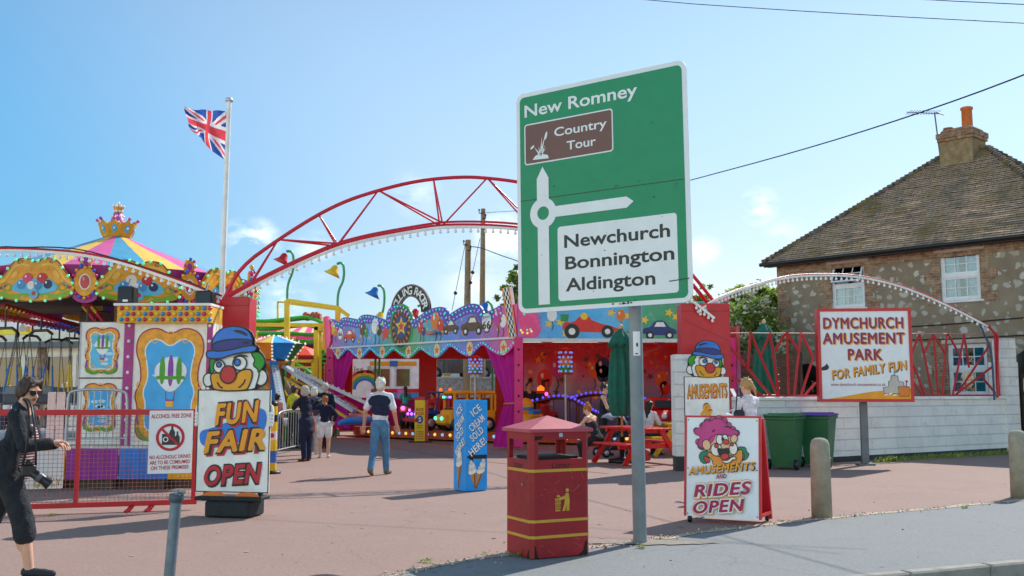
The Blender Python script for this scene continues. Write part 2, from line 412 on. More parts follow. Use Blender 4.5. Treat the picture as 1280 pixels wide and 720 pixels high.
# ================================================================ SETTING: ground, pavement, kerb, road
def tarmac(name, col, agg, stain, scale=1.0):
    m, t, b = newmat(name)
    a = ramp(t, noise(t, 150*scale, 3, .7), [(.35, 0.0), (.65, 1.0)])
    c = mixc(t, a, mul(col, 1-agg), mul(col, 1+agg))
    sp = ramp(t, noise(t, 60*scale, 2, .5), [(.66, 0.0), (.72, .55)]); c = mixc(t, sp, c, mul(col, 1.7))
    s1 = ramp(t, noise(t, .55, 8, .65, dist=.6), [(.38, 0.0), (.68, stain)]); c = mixc(t, s1, c, mul(col, .62))
    s2 = ramp(t, noise(t, 2.6, 6, .7), [(.5, 0.0), (.72, stain*.8)]); c = mixc(t, s2, c, mul(col, 1.28))
    g1 = ramp(t, noise(t, 42*scale, 4, .75), [(.36, 0.0), (.64, 1.0)]); c = mixc(t, g1, mixc(t, .5, c, mul(col, 1-agg*1.3)), mixc(t, .5, c, mul(col, 1+agg*1.3)))
    g2 = ramp(t, noise(t, 17*scale, 4, .8), [(.35, 0.0), (.65, 1.0)]); c = mixc(t, g2, c, mixc(t, .55, c, mul(col, 1.25)))
    sp2 = ramp(t, noise(t, 23*scale, 2, .4), [(.70, 0.0), (.73, .7)]); c = mixc(t, sp2, c, mul(col, .45))
    s4 = ramp(t, noise(t, 9, 5, .7), [(.62, 0.0), (.7, stain*.6)]); c = mixc(t, s4, c, mul(col, .7))
    v = N(t, 'ShaderNodeTexVoronoi', feature='DISTANCE_TO_EDGE'); v.inputs['Scale'].default_value = .34
    cc = N(t, 'ShaderNodeTexCoord'); dn = N(t, 'ShaderNodeTexNoise'); dn.inputs['Scale'].default_value = 1.3; dn.inputs['Detail'].default_value = 6
    va = N(t, 'ShaderNodeVectorMath', operation='MULTIPLY_ADD'); va.inputs[1].default_value = (1.1,)*3
    t.links.new(cc.outputs['Object'], dn.inputs['Vector']); t.links.new(dn.outputs['Color'], va.inputs[0]); t.links.new(cc.outputs['Object'], va.inputs[2])
    t.links.new(va.outputs[0], v.inputs['Vector'])
    cr = ramp(t, v.outputs['Distance'], [(0, .28), (.005, 0.0)]); c = mixc(t, cr, c, mul(col, .35))
    t.links.new(c, b.inputs['Base Color']); b.inputs['Roughness'].default_value = .88
    bumpit(t, b, noise(t, 110*scale, 3, .7), .55, .008)
    return m
M_GROUND = tarmac('pink_tarmac', (.29, .186, .155), .38, .6)
M_PAVE = tarmac('grey_asphalt', (.20, .207, .208), .3, .42, 1.2)
M_ROAD = tarmac('road_asphalt', (.10, .10, .105), .25, .3)
K0 = G(1057, 720); K1 = G(1280, 699.4); KD = (K1-K0); KD.z = 0; KD.normalize(); KN = Vector((-KD.y, KD.x, 0))   # KN points away from the road
KA = math.atan2(KD.y, KD.x)
def kp(u, v, z=0): p = K0+KD*u+KN*v; return (p.x, p.y, z)
mb = MB(); mb.add([kp(-300, 0), kp(300, 0), kp(300, 700), kp(-300, 700)], [(0, 1, 2, 3)])
tag(mb.build('ground', M_GROUND), 'pink worn tarmac forecourt of the fairground', 'ground', kind='structure')
edge = [(440,733),(500,717.5),(560,706),(640,692),(740,685),(800,678),(860,669),(960,656),(1050,647),(1160,637),(1280,625.5),(1400,613)]
eg = [G(*p) for p in edge]; eg = [Vector((-9, 7.0, 0)), Vector((-4, 7.35, 0))]+eg+[Vector((20, 22, 0))]
ew = chaikin([(p.x, p.y) for p in eg], 2, False)
def wob(i): return .025*math.sin(i*1.9)+.02*math.sin(i*4.7)+.015*math.sin(i*.77)
ew2 = [(x, y+wob(i)) for i, (x, y) in enumerate(ew)]
mb = MB(); n = len(ew2)
base = [((x-K0.x)*KD.x+(y-K0.y)*KD.y) for x, y in ew2]
low = [kp(u, 0, .004) for u in base]
mb.add([(x, y, .004) for x, y in ew2]+low, [(i+1, i, n+i, n+i+1) for i in range(n-1)])
tag(mb.build('pavement', M_PAVE), 'blue grey asphalt footway along the kerb', 'pavement', kind='structure')
M_GRIT = tarmac('grit', (.42, .33, .25), .5, .4, .5)
mb = MB()
o1 = [(x, y+.06+.05*abs(math.sin(i*1.3))+.03*math.sin(i*3.1)) for i, (x, y) in enumerate(ew2)]; o2 = [(x, y-.05-.03*math.sin(i*2.2)) for i, (x, y) in enumerate(ew2)]
mb.add([(x, y, .008) for x, y in o1]+[(x, y, .008) for x, y in o2], [(i+1, i, n+i, n+i+1) for i in range(n-1)])
gq = mb
tag(gq.build('gravel', M_GRIT), 'pale grit gathered along the seam between pink tarmac and grey footway', 'gravel', kind='stuff')
rng = random.Random(31); mb = MB()
for i in range(1150):
    if i < 1100: k = rng.randrange(len(ew2)); k2 = min(k+1, len(ew2)-1); f = rng.random(); x = ew2[k][0]*(1-f)+ew2[k2][0]*f; y = ew2[k][1]*(1-f)+ew2[k2][1]*f+rng.gauss(.03, .09); z = .008
    else: q_ = G(rng.uniform(60, 1260), rng.uniform(600, 716)); x, y, z = q_.x, q_.y, .003
    r_ = rng.uniform(.004, .012)*(1.5 if rng.random() < .06 else 1); mb.ball((x, y, z+r_*.4), r_, 5, rng.randrange(3), None, (rng.uniform(.7, 1.3), rng.uniform(.7, 1.3), .7))
tag(mb.build('gravel', [mat('grit_a', '#b89a80', .9), mat('grit_b', '#8a7a70', .9), mat('grit_c', '#d0c0aa', .9)]), 'loose grit and small stones scattered along the seam of the tarmac', 'gravel', kind='stuff')
mb = MB()
for i in range(70):
    q_ = G(rng.uniform(40, 1270), rng.uniform(575, 718)); r_ = rng.uniform(.012, .03); n_ = 8
    if q_.y < 6.5: continue
    mb.add([(q_.x+r_*rng.uniform(.7, 1.2)*math.cos(a*math.pi/4), q_.y+r_*rng.uniform(.7, 1.2)*math.sin(a*math.pi/4), .0062) for a in range(8)], [tuple(range(8))], 0 if rng.random() < .7 else 1)
tag(mb.build('gum_spots', [mat('gum_dark', '#7a6c68', .8), mat('gum_pale', '#a89a94', .8)]), 'old chewing gum spots trodden into the tarmac', 'stain', kind='stuff')
M_KERB = mat('kerb_concrete', '#9a938a', .9, var=.2, scale=5, bump=.6, bscale=70, dirt=.5)
mb = MB()
for i in range(-30, 60):
    u = i*.914-.33
    mb.cbox((u+.455, -.0625, -.06), (.905, .125, .137), 0, Matrix.Translation(K0) @ Matrix.Rotation(KA, 4, 'Z'), bev=.016)
tag(mb.build('kerb', M_KERB), 'concrete kerb beside the road', 'kerb', kind='structure')
mb = MB(); mb.add([kp(-300, -60, -.125), kp(300, -60, -.125), kp(300, -.02, -.125), kp(-300, -.02, -.125)], [(0, 1, 2, 3)])
tag(mb.build('road', M_ROAD), 'dark asphalt road in front of the kerb', 'road', kind='structure')
# concrete collar at the sign post, faded yellow and red lines on the tarmac
pb = G(800, 679)
mb = MB(); pr = [(pb.x+.62*(1+.25*math.sin(i*2.3)+.1*math.sin(i*5))*math.cos(a)+.12, pb.y+.17*(1+.2*math.sin(i*3.1))*math.sin(a), .0125) for i, a in enumerate([2*math.pi*k/26 for k in range(26)])]
mb.add(pr, [tuple(range(26))])
tag(mb.build('concrete_patch', mat('patch_concrete', '#8d8378', .95, var=.3, scale=24, bump=.6)), 'rough pale concrete patch round the foot of the sign post', 'patch', kind='structure')
def ground_line(name, pts, wd, col, lab):
    m, t, b = newmat(name); b.inputs['Roughness'].default_value = .8
    al = ramp(t, noise(t, 7, 6, .7), [(.34, 0.0), (.5, 1.0)]); t.links.new(mixc(t, al, (.33, .25, .23), col), b.inputs['Base Color'])
    q = chaikin([(G(*p).x, G(*p).y) for p in pts], 2, False); mb = MB(); mb.stroke(q, wd, 0, 0, closed=False)
    mb.v = [(x, z, .005) for x, y, z in mb.v]; mb.f = [f[::-1] for f in mb.f]
    tag(mb.build(name, m), lab, 'line', kind='structure')
ground_line('yellow_line', [(425,538),(480,549),(560,559),(660,570),(780,581)], .09, (.6, .38, .08), 'worn yellow line painted on the tarmac before the ride')
ground_line('red_line', [(420,545),(500,562),(600,577),(760,592)], .07, (.38, .1, .08), 'faded red line painted on the tarmac')
# ================================================================ foliage
def leafmat(name, col, var=.35):
    if name in MATS: return MATS[name]
    m, t, b = newmat(name)
    c = mixc(t, ramp(t, noise(t, 1.3, 5, .7), [(.3, 0.0), (.7, 1.0)]), mul(col, 1-var), mul(col, 1+var))
    t.links.new(c, b.inputs['Base Color']); b.inputs['Roughness'].default_value = .6
    tr = N(t, 'ShaderNodeBsdfTranslucent'); t.links.new(mixc(t, .6, c, (.42, .55, .06)), tr.inputs[0])
    ms = N(t, 'ShaderNodeMixShader'); ms.inputs[0].default_value = .45
    t.links.new(b.outputs[0], ms.inputs[1]); t.links.new(tr.outputs[0], ms.inputs[2])
    t.links.new(ms.outputs[0], t.nodes['Material Output'].inputs['Surface'])
    MATS[name] = m; return m
LEAF = [leafmat('leaf_dark', (.06, .11, .03)), leafmat('leaf_mid', (.16, .25, .06)), leafmat('leaf_light', (.3, .4, .09))]
BLOOM = mat('blossom', (.55, .53, .40), .8, var=.2)
BARK = mat('bark', '#6b5a48', .9, var=.3, scale=14, bump=.8, bscale=30)
def leaves(mb, blobs, n, size, rng, nm=3, wts=None):
    tot = sum(b[1][0]*b[1][1]*b[1][2] for b in blobs)
    for c, r in blobs:
        k = int(n*r[0]*r[1]*r[2]/tot)
        cl = [(rng.gauss(0, 1), rng.gauss(0, 1), rng.gauss(0, 1)) for _ in range(max(4, k//30))]
        cl = [Vector(q).normalized()*(rng.random()**.35) for q in cl]
        mid = [rng.choices(range(nm), wts)[0] for _ in cl]
        for _ in range(k):
            i = rng.randrange(len(cl)); q = cl[i]+Vector((rng.gauss(0, .13), rng.gauss(0, .13), rng.gauss(0, .13)))
            p = Vector((c[0]+q.x*r[0], c[1]+q.y*r[1], c[2]+q.z*r[2]))
            s = size*rng.uniform(.6, 1.4)
            T = Matrix.Translation(p) @ Euler((rng.uniform(-1.2, 1.2), rng.uniform(-1.2, 1.2), rng.uniform(0, 6.28))).to_matrix().to_4x4()
            mb.add([(-s*.28, 0, 0), (0, -s*.6, s*.08), (s*.28, 0, 0), (0, s*.6, s*.08)], [(0, 1, 2, 3)], mid[i] if rng.random() < .8 else rng.randrange(nm), T)
def tree(name, label, x, y, h, trunk_r, blobs, n, size, seed, cat='tree', mats=LEAF, wts=None, group=None, stems=5):
    rng = random.Random(seed); t = thing(name, label, cat, (x, y, 0), 0, group)
    mb = MB(); mb.tube([(0, 0, 0), (.05, .02, h*.3), (0, 0, h*.62), (.03, 0, h*.9)], [trunk_r, trunk_r*.8, trunk_r*.5, trunk_r*.15], 8)
    for c, r in blobs[:stems*2]:
        a = Vector((0, 0, h*rng.uniform(.2, .5))); mb.tube([a, a.lerp(Vector(c), .5)+Vector((0, 0, -.1)), Vector(c)+Vector((0, 0, r[2]*.6))], [trunk_r*.5, trunk_r*.3, trunk_r*.08], 6)
    mb.build('trunk', BARK, t)
    mb = MB(); leaves(mb, blobs, n, size, rng, len(mats), wts); mb.build('crown', mats, t)
    return t
def px_blobs(lst, Y, x0, y0):
    o = []
    for px, py, rx, rz in lst:
        p = P(px, py, Y); k = Y/FPX; o.append(((p.x-x0, p.y-y0+random.uniform(-.5, .5), p.z), (rx*k, max(rx, rz)*k*.9, rz*k)))
    return o
q = P(930, 490, 31)
tree('flowering_shrub', 'tall flowering shrub with cream blossom above the brown board fence', q.x, q.y, 3.2, .1, px_blobs([(905,420,22,40),(930,395,26,30),(950,420,26,40),(925,450,34,38),(960,385,16,20),(890,440,18,30),(965,440,16,40)], 31, q.x, q.y), 14000, .13, 3, 'shrub', LEAF+[BLOOM], (2, 4, 4, 3.6))
q = P(945, 490, 35.5)
tree('bushy_tree', 'bright green bushy tree behind the flowering shrub beside the house', q.x, q.y, 4, .14, px_blobs([(950,380,26,24),(920,378,22,18),(966,370,14,12),(905,388,14,12),(940,365,14,8),(960,410,20,26)], 35.5, q.x, q.y), 6000, .16, 4, 'tree', LEAF, (2, 4, 4))
q = P(876, 490, 42)
tree('slender_tree', 'slender tree with thin twigs showing above the red pillar', q.x, q.y, 5.4, .09, px_blobs([(872,372,12,14),(882,366,8,10),(868,388,14,16),(880,385,10,18)], 42, q.x, q.y), 900, .2, 5, 'tree', LEAF, (3, 4, 1))
q = P(640, 490, 46)
tree('leafy_tree', 'young tree with ragged crown beside the two wooden poles', q.x, q.y, 6.5, .12, px_blobs([(640,355,16,12),(628,368,12,10),(646,340,10,14),(625,385,14,12),(650,372,16,18),(662,350,14,20)], 46, q.x, q.y), 1500, .24, 6, 'tree', LEAF, (2, 5, 3))
def weed(px, py, s, seed, lab):
    rng = random.Random(seed); p = G(px, py); mb = MB()
    for i in range(26):
        a = rng.uniform(0, 6.28); l = s*rng.uniform(.5, 1.1); w_ = l*.16; e = rng.uniform(.3, 1.1)
        d = Vector((math.cos(a)*math.cos(e), math.sin(a)*math.cos(e), math.sin(e)*.8)); sd_ = Vector((-math.sin(a), math.cos(a), 0))*w_
        o = Vector((rng.gauss(0, s*.35), rng.gauss(0, s*.12), 0))
        mb.add([o, o+d*l*.5+sd_, o+d*l, o+d*l*.5-sd_], [(0, 1, 2, 3)], rng.randrange(1, 3))
    tag(mb.build('weed', LEAF, None, (p.x, p.y, .008)), lab, 'weed')
weed(651, 697, .1, 1, 'low green weed at the left foot of the litter bin'); weed(531, 703, .06, 2, 'small weed in the tarmac seam left of the litter bin')
weed(802, 686, .06, 3, 'small weed growing beside the foot of the road sign post'); weed(1205, 636, .07, 4, 'tuft of weed near the kerbside concrete bollard at right')
weed(605, 693, .03, 5, 'tiny weed in the seam between the tarmac and the litter bin'); weed(1113, 577, .22, 6, 'leafy weed at the foot of the white wall beside the park sign')
weed(270, 636, .08, 7, 'scrappy weed behind the black base of the clown sign'); weed(66, 645, .05, 8, 'small weed below the bottom rail of the red mesh fence')
rng = random.Random(9); mb = MB()
for i in range(900):
    f = rng.random(); a = G(1090, 578); b = G(1270, 567); p = a.lerp(b, f)+Vector((rng.gauss(0, .05), -abs(rng.gauss(0, .12)), 0)); l = rng.uniform(.05, .15)
    an = rng.uniform(0, 6.28); mb.add([p, p+Vector((math.cos(an)*.02, math.sin(an)*.02, l*.6)), p+Vector((math.cos(an)*.06, math.sin(an)*.06, l)), p+Vector((-.012, 0, l*.5))], [(0, 1, 2, 3)], rng.randrange(3))
tag(mb.build('grass', LEAF), 'thin strip of green grass along the foot of the white wall', 'grass', kind='stuff')
# ================================================================ HOUSE
HA = (8.4, 31.3); HL = 8.9; HD = 7.5; EAVE = 5.55; RIDGE = 8.95
HANG = math.atan2(-6.0, 5.3)
house = thing('stone_house', 'old two storey stone house with tiled hip roof behind the white wall', 'house', (HA[0], HA[1], 0), HANG)
def hpl(px, py): return on_plane(px, py, HA, HANG)
m, t, b = newmat('rubble_wall')
cc = N(t, 'ShaderNodeTexCoord'); dn = N(t, 'ShaderNodeTexNoise'); dn.inputs['Scale'].default_value = 5; dn.inputs['Detail'].default_value = 5
va = N(t, 'ShaderNodeVectorMath', operation='MULTIPLY_ADD'); va.inputs[1].default_value = (.24,)*3
t.links.new(cc.outputs['Object'], dn.inputs['Vector']); t.links.new(dn.outputs['Color'], va.inputs[0]); t.links.new(cc.outputs['Object'], va.inputs[2])
s3 = N(t, 'ShaderNodeSeparateXYZ'); t.links.new(va.outputs[0], s3.inputs[0]); a3 = N(t, 'ShaderNodeMath', operation='ADD'); t.links.new(s3.outputs[0], a3.inputs[0]); t.links.new(s3.outputs[1], a3.inputs[1])
z3 = N(t, 'ShaderNodeMath', operation='MULTIPLY'); z3.inputs[1].default_value = 1.15; t.links.new(s3.outputs[2], z3.inputs[0]); c3 = N(t, 'ShaderNodeCombineXYZ'); t.links.new(a3.outputs[0], c3.inputs[0]); t.links.new(z3.outputs[0], c3.inputs[1])
vo = N(t, 'ShaderNodeTexVoronoi', voronoi_dimensions='2D'); vo.inputs['Scale'].default_value = 3.1; vo.inputs['Randomness'].default_value = .85; t.links.new(c3.outputs[0], vo.inputs['Vector'])
sep = N(t, 'ShaderNodeSeparateColor'); t.links.new(vo.outputs['Color'], sep.inputs[0])
stone = mixc(t, sep.outputs[0], (.36, .32, .275), (.60, .56, .51)); stone = mixc(t, ramp(t, noise(t, 22, 5), [(.4, 0.0), (.75, .5)]), stone, (.22, .2, .17))
mort = mixc(t, ramp(t, noise(t, 1.4, 6, .65), [(.3, 0.0), (.7, 1.0)]), (.185, .14, .095), (.285, .235, .17)); mort = mixc(t, ramp(t, noise(t, 50, 3), [(.4, 0.0), (.7, .5)]), mort, (.22, .17, .12))
thr = N(t, 'ShaderNodeMath', operation='MULTIPLY_ADD'); thr.inputs[1].default_value = .26; thr.inputs[2].default_value = .14; t.links.new(sep.outputs[1], thr.inputs[0])
df = N(t, 'ShaderNodeMath', operation='SUBTRACT'); t.links.new(thr.outputs[0], df.inputs[0]); t.links.new(vo.outputs['Distance'], df.inputs[1])
msk = ramp(t, df.outputs[0], [(0.0, 0.0), (.06, .85)])
t.links.new(mixc(t, msk, mort, stone), b.inputs['Base Color']); b.inputs['Roughness'].default_value = .95; bumpit(t, b, df.outputs[0], .5, .03)
M_RUB = m
def brickmat(name, c1, c2, mortar, sx=.22, sz=.075, off=.5):
    m, t, b = newmat(name); cc = N(t, 'ShaderNodeTexCoord'); sp = N(t, 'ShaderNodeSeparateXYZ'); cb = N(t, 'ShaderNodeCombineXYZ')
    t.links.new(cc.outputs['Object'], sp.inputs[0]); ad = N(t, 'ShaderNodeMath', operation='ADD'); t.links.new(sp.outputs[0], ad.inputs[0]); t.links.new(sp.outputs[1], ad.inputs[1])
    t.links.new(ad.outputs[0], cb.inputs[0]); t.links.new(sp.outputs[2], cb.inputs[1])
    k = N(t, 'ShaderNodeTexBrick'); t.links.new(cb.outputs[0], k.inputs['Vector']); k.inputs['Scale'].default_value = 1
    k.inputs['Brick Width'].default_value = sx; k.inputs['Row Height'].default_value = sz; k.inputs['Mortar Size'].default_value = .009; k.inputs['Bias'].default_value = 0
    k.inputs['Color1'].default_value = (*c1, 1); k.inputs['Color2'].default_value = (*c2, 1); k.inputs['Mortar'].default_value = (*mortar, 1); k.offset = off
    c = mixc(t, ramp(t, noise(t, 5, 6), [(.42, 0.0), (.7, .8)]), k.outputs['Color'], mul(c1, .4))
    t.links.new(c, b.inputs['Base Color']); b.inputs['Roughness'].default_value = .92
    inv = N(t, 'ShaderNodeMath', operation='SUBTRACT'); inv.inputs[0].default_value = 1; t.links.new(k.outputs['Fac'], inv.inputs[1]); bumpit(t, b, inv.outputs[0], .5, .012)
    return m
M_BRICK = brickmat('house_brick', (.25, .12, .065), (.38, .235, .135), (.33, .29, .23))
W = []
for q in [(1040.5,325.5,1080.5,386), (1177,313.5,1223.5,377), (1187,429,1233,494)]:
    a = hpl(q[0], q[3]); c_ = hpl(q[2], q[1]); W.append((a[0], a[1], c_[0], c_[1]))
W = [(x0, z0, x0+1.08, z1) if i == 0 else (x0, z0, x1, z1) for i, (x0, z0, x1, z1) in enumerate(W)]
z0_, z1_ = (W[0][1]+W[1][1])/2, (W[0][3]+W[1][3])/2
W[0] = (W[0][0], z0_, hpl(1080.5, 350)[0], z1_); W[1] = (W[1][0], z0_, W[1][2], z1_)
dx0, dx1 = hpl(998, 470)[0], hpl(1022, 470)[0]; DOOR = (dx0, .1, dx1, 2.25)
RD = (hpl(1262, 450)[0]+.15, .1, hpl(1262, 450)[0]+1.15, 2.35)
mb = MB(); grid_wall(mb, HL, EAVE, [*W, DOOR, RD], .3)
mb.box((0, .3, 0), (.3, HD, EAVE)); mb.box((HL-.3, .3, 0), (HL, HD, EAVE)); mb.box((.3, HD-.3, 0), (HL-.3, HD, EAVE))
mb.build('wall', M_RUB, house)
mb = MB()
def toothed(x, sgn, z0, z1, y=-.012):
    k = 0; z = z0
    while z < z1-.02:
        zz = min(z+.3, z1); wq = .46 if k % 2 == 0 else .25
        mb.box((min(x, x+sgn*wq), y, z), (max(x, x+sgn*wq), -.001, zz)); z = zz; k += 1
toothed(-.012, 1, 0, EAVE-.36); toothed(HL+.012, -1, 0, EAVE-.36)
for x0, z0, x1, z1 in W:
    toothed(x0-.002, -1, z0-.1, z1+.12); toothed(x1+.002, 1, z0-.1, z1+.12)
for x0, z0, x1, z1 in (DOOR, RD): toothed(x0-.002, -1, 0, z1); toothed(x1+.002, 1, 0, z1)
mb.box((-.012, -.014, EAVE-.358), (HL+.012, -.001, EAVE))
for k in range(int(HL/.24)): mb.box((k*.24, -.05, EAVE-.13), (k*.24+.12, -.014, EAVE-.01))
mb.box((-.012, -.001, 0), (-.001, .5, EAVE))
mb.build('brick_trim', M_BRICK, house)
GLASS = clearglass('window_glass', (.8, .88, .92)); CURT = cloth('#c4ccd6'); BLUEC = cloth('#1f8fb5')
M_FRAME = paint('#d2d5da', .3, dirt=.1)
def window(x0, z0, x1, z1, top_open=False, blue=False):
    f = MB(); d = .06; zm = (z0+z1)/2+.02
    f.box((x0, .05, z0), (x0+d, .12, z1)); f.box((x1-d, .05, z0), (x1, .12, z1)); f.box((x0+d, .05, z0), (x1-d, .12, z0+d)); f.box((x0+d, .05, z1-d), (x1-d, .12, z1)); f.box((x0+d, .046, zm-.05), (x1-d, .12, zm+.05))
    fr = f.build('window', M_FRAME, house)
    def sash(a, b, c, e, T=None):
        s = MB(); g = MB(); q = .045
        s.box((a, .065, b), (a+q, .1, e), 0, T); s.box((c-q, .065, b), (c, .1, e), 0, T); s.box((a+q, .065, b), (c-q, .1, b+q), 0, T); s.box((a+q, .065, e-q), (c-q, .1, e), 0, T)
        for i in (1, 2): s.box((a+(c-a)*i/3-.011, .07, b+q), (a+(c-a)*i/3+.011, .095, e-q), 0, T)
        s.box((a+q, .072, (b+e)/2-.011), (c-q, .097, (b+e)/2+.011), 0, T)
        g.box((a+q, .08, b+q), (c-q, .086, e-q), 0, T)
        s.build('sash', M_FRAME, fr); g.build('pane', GLASS, fr)
    sash(x0+d, z0+d, x1-d, zm-.05)
    T = None
    if top_open:
        T = Matrix.Translation((0, .07, z1-d)) @ Matrix.Rotation(R(-24), 4, 'X') @ Matrix.Translation((0, -.07, -(z1-d)))
    sash(x0+d, zm+.05, x1-d, z1-d, T)
    c = MB(); nn = 14
    for k, (a, b) in enumerate(((x0+d, x0+(x1-x0)*.42), (x1-(x1-x0)*.42, x1-d))):
        for i in range(nn): c.box((a+(b-a)*i/nn, .16+.02*(i % 2), z0+d), (a+(b-a)*(i+1)/nn, .17+.02*(i % 2), z1-d))
    c.build('curtain', BLUEC if blue else CURT, fr)
    s = MB(); s.cbox(((x0+x1)/2, .02, z0-.035), (x1-x0+.16, .14, .06), bev=.01); s.build('sill', M_FRAME, fr)
    l = MB(); l.cbox(((x0+x1)/2, -.02, z1+.07), (x1-x0+.3, .05, .11), bev=.008); l.build('lintel', mat('pinkish_lintel', '#b9a79c', .8, dirt=.3), fr)
window(*W[0], top_open=True); window(*W[1]); window(*W[2], blue=True)
DARK = paint('#171a1b', .3)
for nm, D in (('door', DOOR), ('door', RD)):
    x0, z0, x1, z1 = D; dm = MB(); cx = (x0+x1)/2; rr = (x1-x0)/2
    dm.box((x0, .12, z0), (x1, .18, z1)); d = dm.build(nm, DARK, house)
    k = MB(); pl = [(cx+(rr+.12)*math.cos(R(a)), z1-.32+(rr+.1)*math.sin(R(a))) for a in range(0, 181, 12)]; k.prism(pl+[(x0-.12, z1-.34), (x1+.12, z1-.34)][:0], -.03, -.016); k.build('fanlight', DARK, d)
    k = MB()
    for i in range(2):
        for j in range(3): k.box((x0+.12+i*(rr-.04), .108, z0+.5+j*.45), (x0+.12+i*(rr-.04)+rr-.2, .118, z0+.85+j*.45))
    k.build('glazing', GLASS, d)
# roof: overlapping tile courses on four slopes
def tilemat():
    m, t, b = newmat('clay_tiles'); cc = N(t, 'ShaderNodeTexCoord'); k = N(t, 'ShaderNodeTexBrick'); k.inputs['Scale'].default_value = 1
    k.inputs['Brick Width'].default_value = .17; k.inputs['Row Height'].default_value = .115; k.inputs['Mortar Size'].default_value = .006; k.inputs['Bias'].default_value = -.1
    k.inputs['Color1'].default_value = (.66, .38, .23, 1); k.inputs['Color2'].default_value = (.42, .27, .18, 1); k.inputs['Mortar'].default_value = (.03, .025, .022, 1)
    t.links.new(cc.outputs['UV'], k.inputs['Vector'])
    c = mixc(t, ramp(t, noise(t, 7, 6, .75), [(.42, 0.0), (.7, .8)]), k.outputs['Color'], (.42, .33, .24))
    c = mixc(t, ramp(t, noise(t, .9, 7, .7), [(.5, 0.0), (.64, .85)]), c, (.2, .15, .045))
    c = mixc(t, ramp(t, noise(t, 1.6, 7, .7, dist=.5), [(.5, 0.0), (.66, .85)]), c, (.13, .11, .09))
    c = mixc(t, ramp(t, noise(t, 16, 5, .7), [(.6, 0.0), (.72, .7)]), c, (.52, .45, .37))
    t.links.new(c, b.inputs['Base Color']); b.inputs['Roughness'].default_value = .95
    bumpit(t, b, k.outputs['Fac'], -.4, .01); return m
M_TILE = tilemat()
OV = .32
cor = [Vector((-OV, -OV, EAVE-.02)), Vector((HL+OV, -OV, EAVE-.02)), Vector((HL+OV, HD+OV, EAVE-.02)), Vector((-OV, HD+OV, EAVE-.02))]
hr = HD/2+OV+.05; ra = Vector((-OV+hr, HD/2, RIDGE)); rb = Vector((HL+OV-hr, HD/2, RIDGE))
mb = MB(); uvs = []
for a, b_, c_, d_ in ((cor[0], cor[1], rb, ra), (cor[1], cor[2], rb, rb), (cor[2], cor[3], ra, rb), (cor[3], cor[0], ra, ra)):
    up = ((c_+d_)/2-(a+b_)/2); Ls = up.length; nrm = (b_-a).cross(d_-a).normalized(); rows = int(Ls/.115); rx = (b_-a).normalized()
    for i in range(rows):
        f0, f1 = i/rows, min(1, (i+1.25)/rows)
        p0 = a.lerp(d_, f0); p1 = b_.lerp(c_, f0); p2 = b_.lerp(c_, f1); p3 = a.lerp(d_, f1)
        m_ = max(2, int((p1-p0).length/.35)); jit = [random.uniform(-.007, .01) for _ in range(m_+1)]
        e = nrm*.034
        for j in range(m_):
            s0, s1 = j/m_, (j+1)/m_
            A = p0.lerp(p1, s0)+e+nrm*jit[j]; B = p0.lerp(p1, s1)+e+nrm*jit[j+1]; C = p3.lerp(p2, s1)+nrm*jit[j+1]; D = p3.lerp(p2, s0)+nrm*jit[j]
            A2, B2 = A-nrm*.03, B-nrm*.03
            mb.add([A, B, C, D, A2, B2], [(0, 1, 2, 3), (4, 5, 1, 0)])
            off = (i*7919 % 13)*.137
            for P_, vv in ((A, i*.115), (B, i*.115), (C, i*.115+.115), (D, i*.115+.115), (A2, i*.115), (B2, i*.115)): uvs.append(((P_-a).dot(rx)+off, vv+.002))
roof = mb.build('roof', M_TILE, house)
ul = roof.data.uv_layers.new(name='uv')
for lp in roof.data.loops: ul.data[lp.index].uv = uvs[lp.vertex_index]
hb = MB()
for a, c_ in ((cor[0], ra), (cor[1], rb), (cor[2], rb), (cor[3], ra), (ra, rb)):
    L = (c_-a).length; d = (c_-a).normalized(); k = int(L/.16)
    for i in range(k):
        p = a+d*(i*.16)+Vector((0, 0, .045)); hb.tube([p, p+d*.19+Vector((0, 0, -.03))], [.105, .085], 8, 0)
hb.build('hip_tiles', M_TILE, roof)
g = MB(); g.tube([(-OV-.05, -OV-.07, EAVE-.05), (HL+OV+.05, -OV-.07, EAVE-.05)], .062, 8); 
for k in range(9): g.bar((k*1.05+.1, -OV-.1, EAVE-.02), (k*1.05+.1, -.02, EAVE-.14), .02, .03)
g.build('gutter', BLACK, house)
f = MB(); f.box((-OV+.04, -OV+.02, EAVE-.12), (HL+OV-.04, -.02, EAVE-.09)); f.box((-OV+.04, -OV, EAVE-.14), (HL+OV-.04, -OV+.018, EAVE-.02)); f.build('fascia_board', BLACK, house)
ch = MB(); cx, cy = (ra.x+rb.x)/2-.05, HD/2-.1
M_CHIM = mat('chimney_render', '#8a7658', .95, var=.3, scale=5, bump=.7, bscale=30, dirt=.7, dirtcol='#5c5136')
ch.box((cx-.51, cy-.47, RIDGE-1.1), (cx+.51, cy+.47, RIDGE+.3)); 
chim = ch.build('chimney', M_CHIM, roof)
ch = MB(); ch.box((cx-.56, cy-.52, RIDGE+.3), (cx+.56, cy+.52, RIDGE+.4)); ch.box((cx-.58, cy-.55, RIDGE+.4), (cx+.58, cy+.55, RIDGE+.56)); ch.cbox((cx, cy, RIDGE+.62), (.98, .9, .14), bev=.05)
ch.build('chimney_cap', M_BRICK, roof)
fl = MB(); fl.box((cx-.6, cy-.58, RIDGE-1.2), (cx+.6, cy-.5, RIDGE-.55)); fl.build('flashing', mat('lead', '#7d8084', .6, var=.2), roof)
TERRA = mat('terracotta', '#c2682f', .8, var=.15, scale=6, dirt=.25)
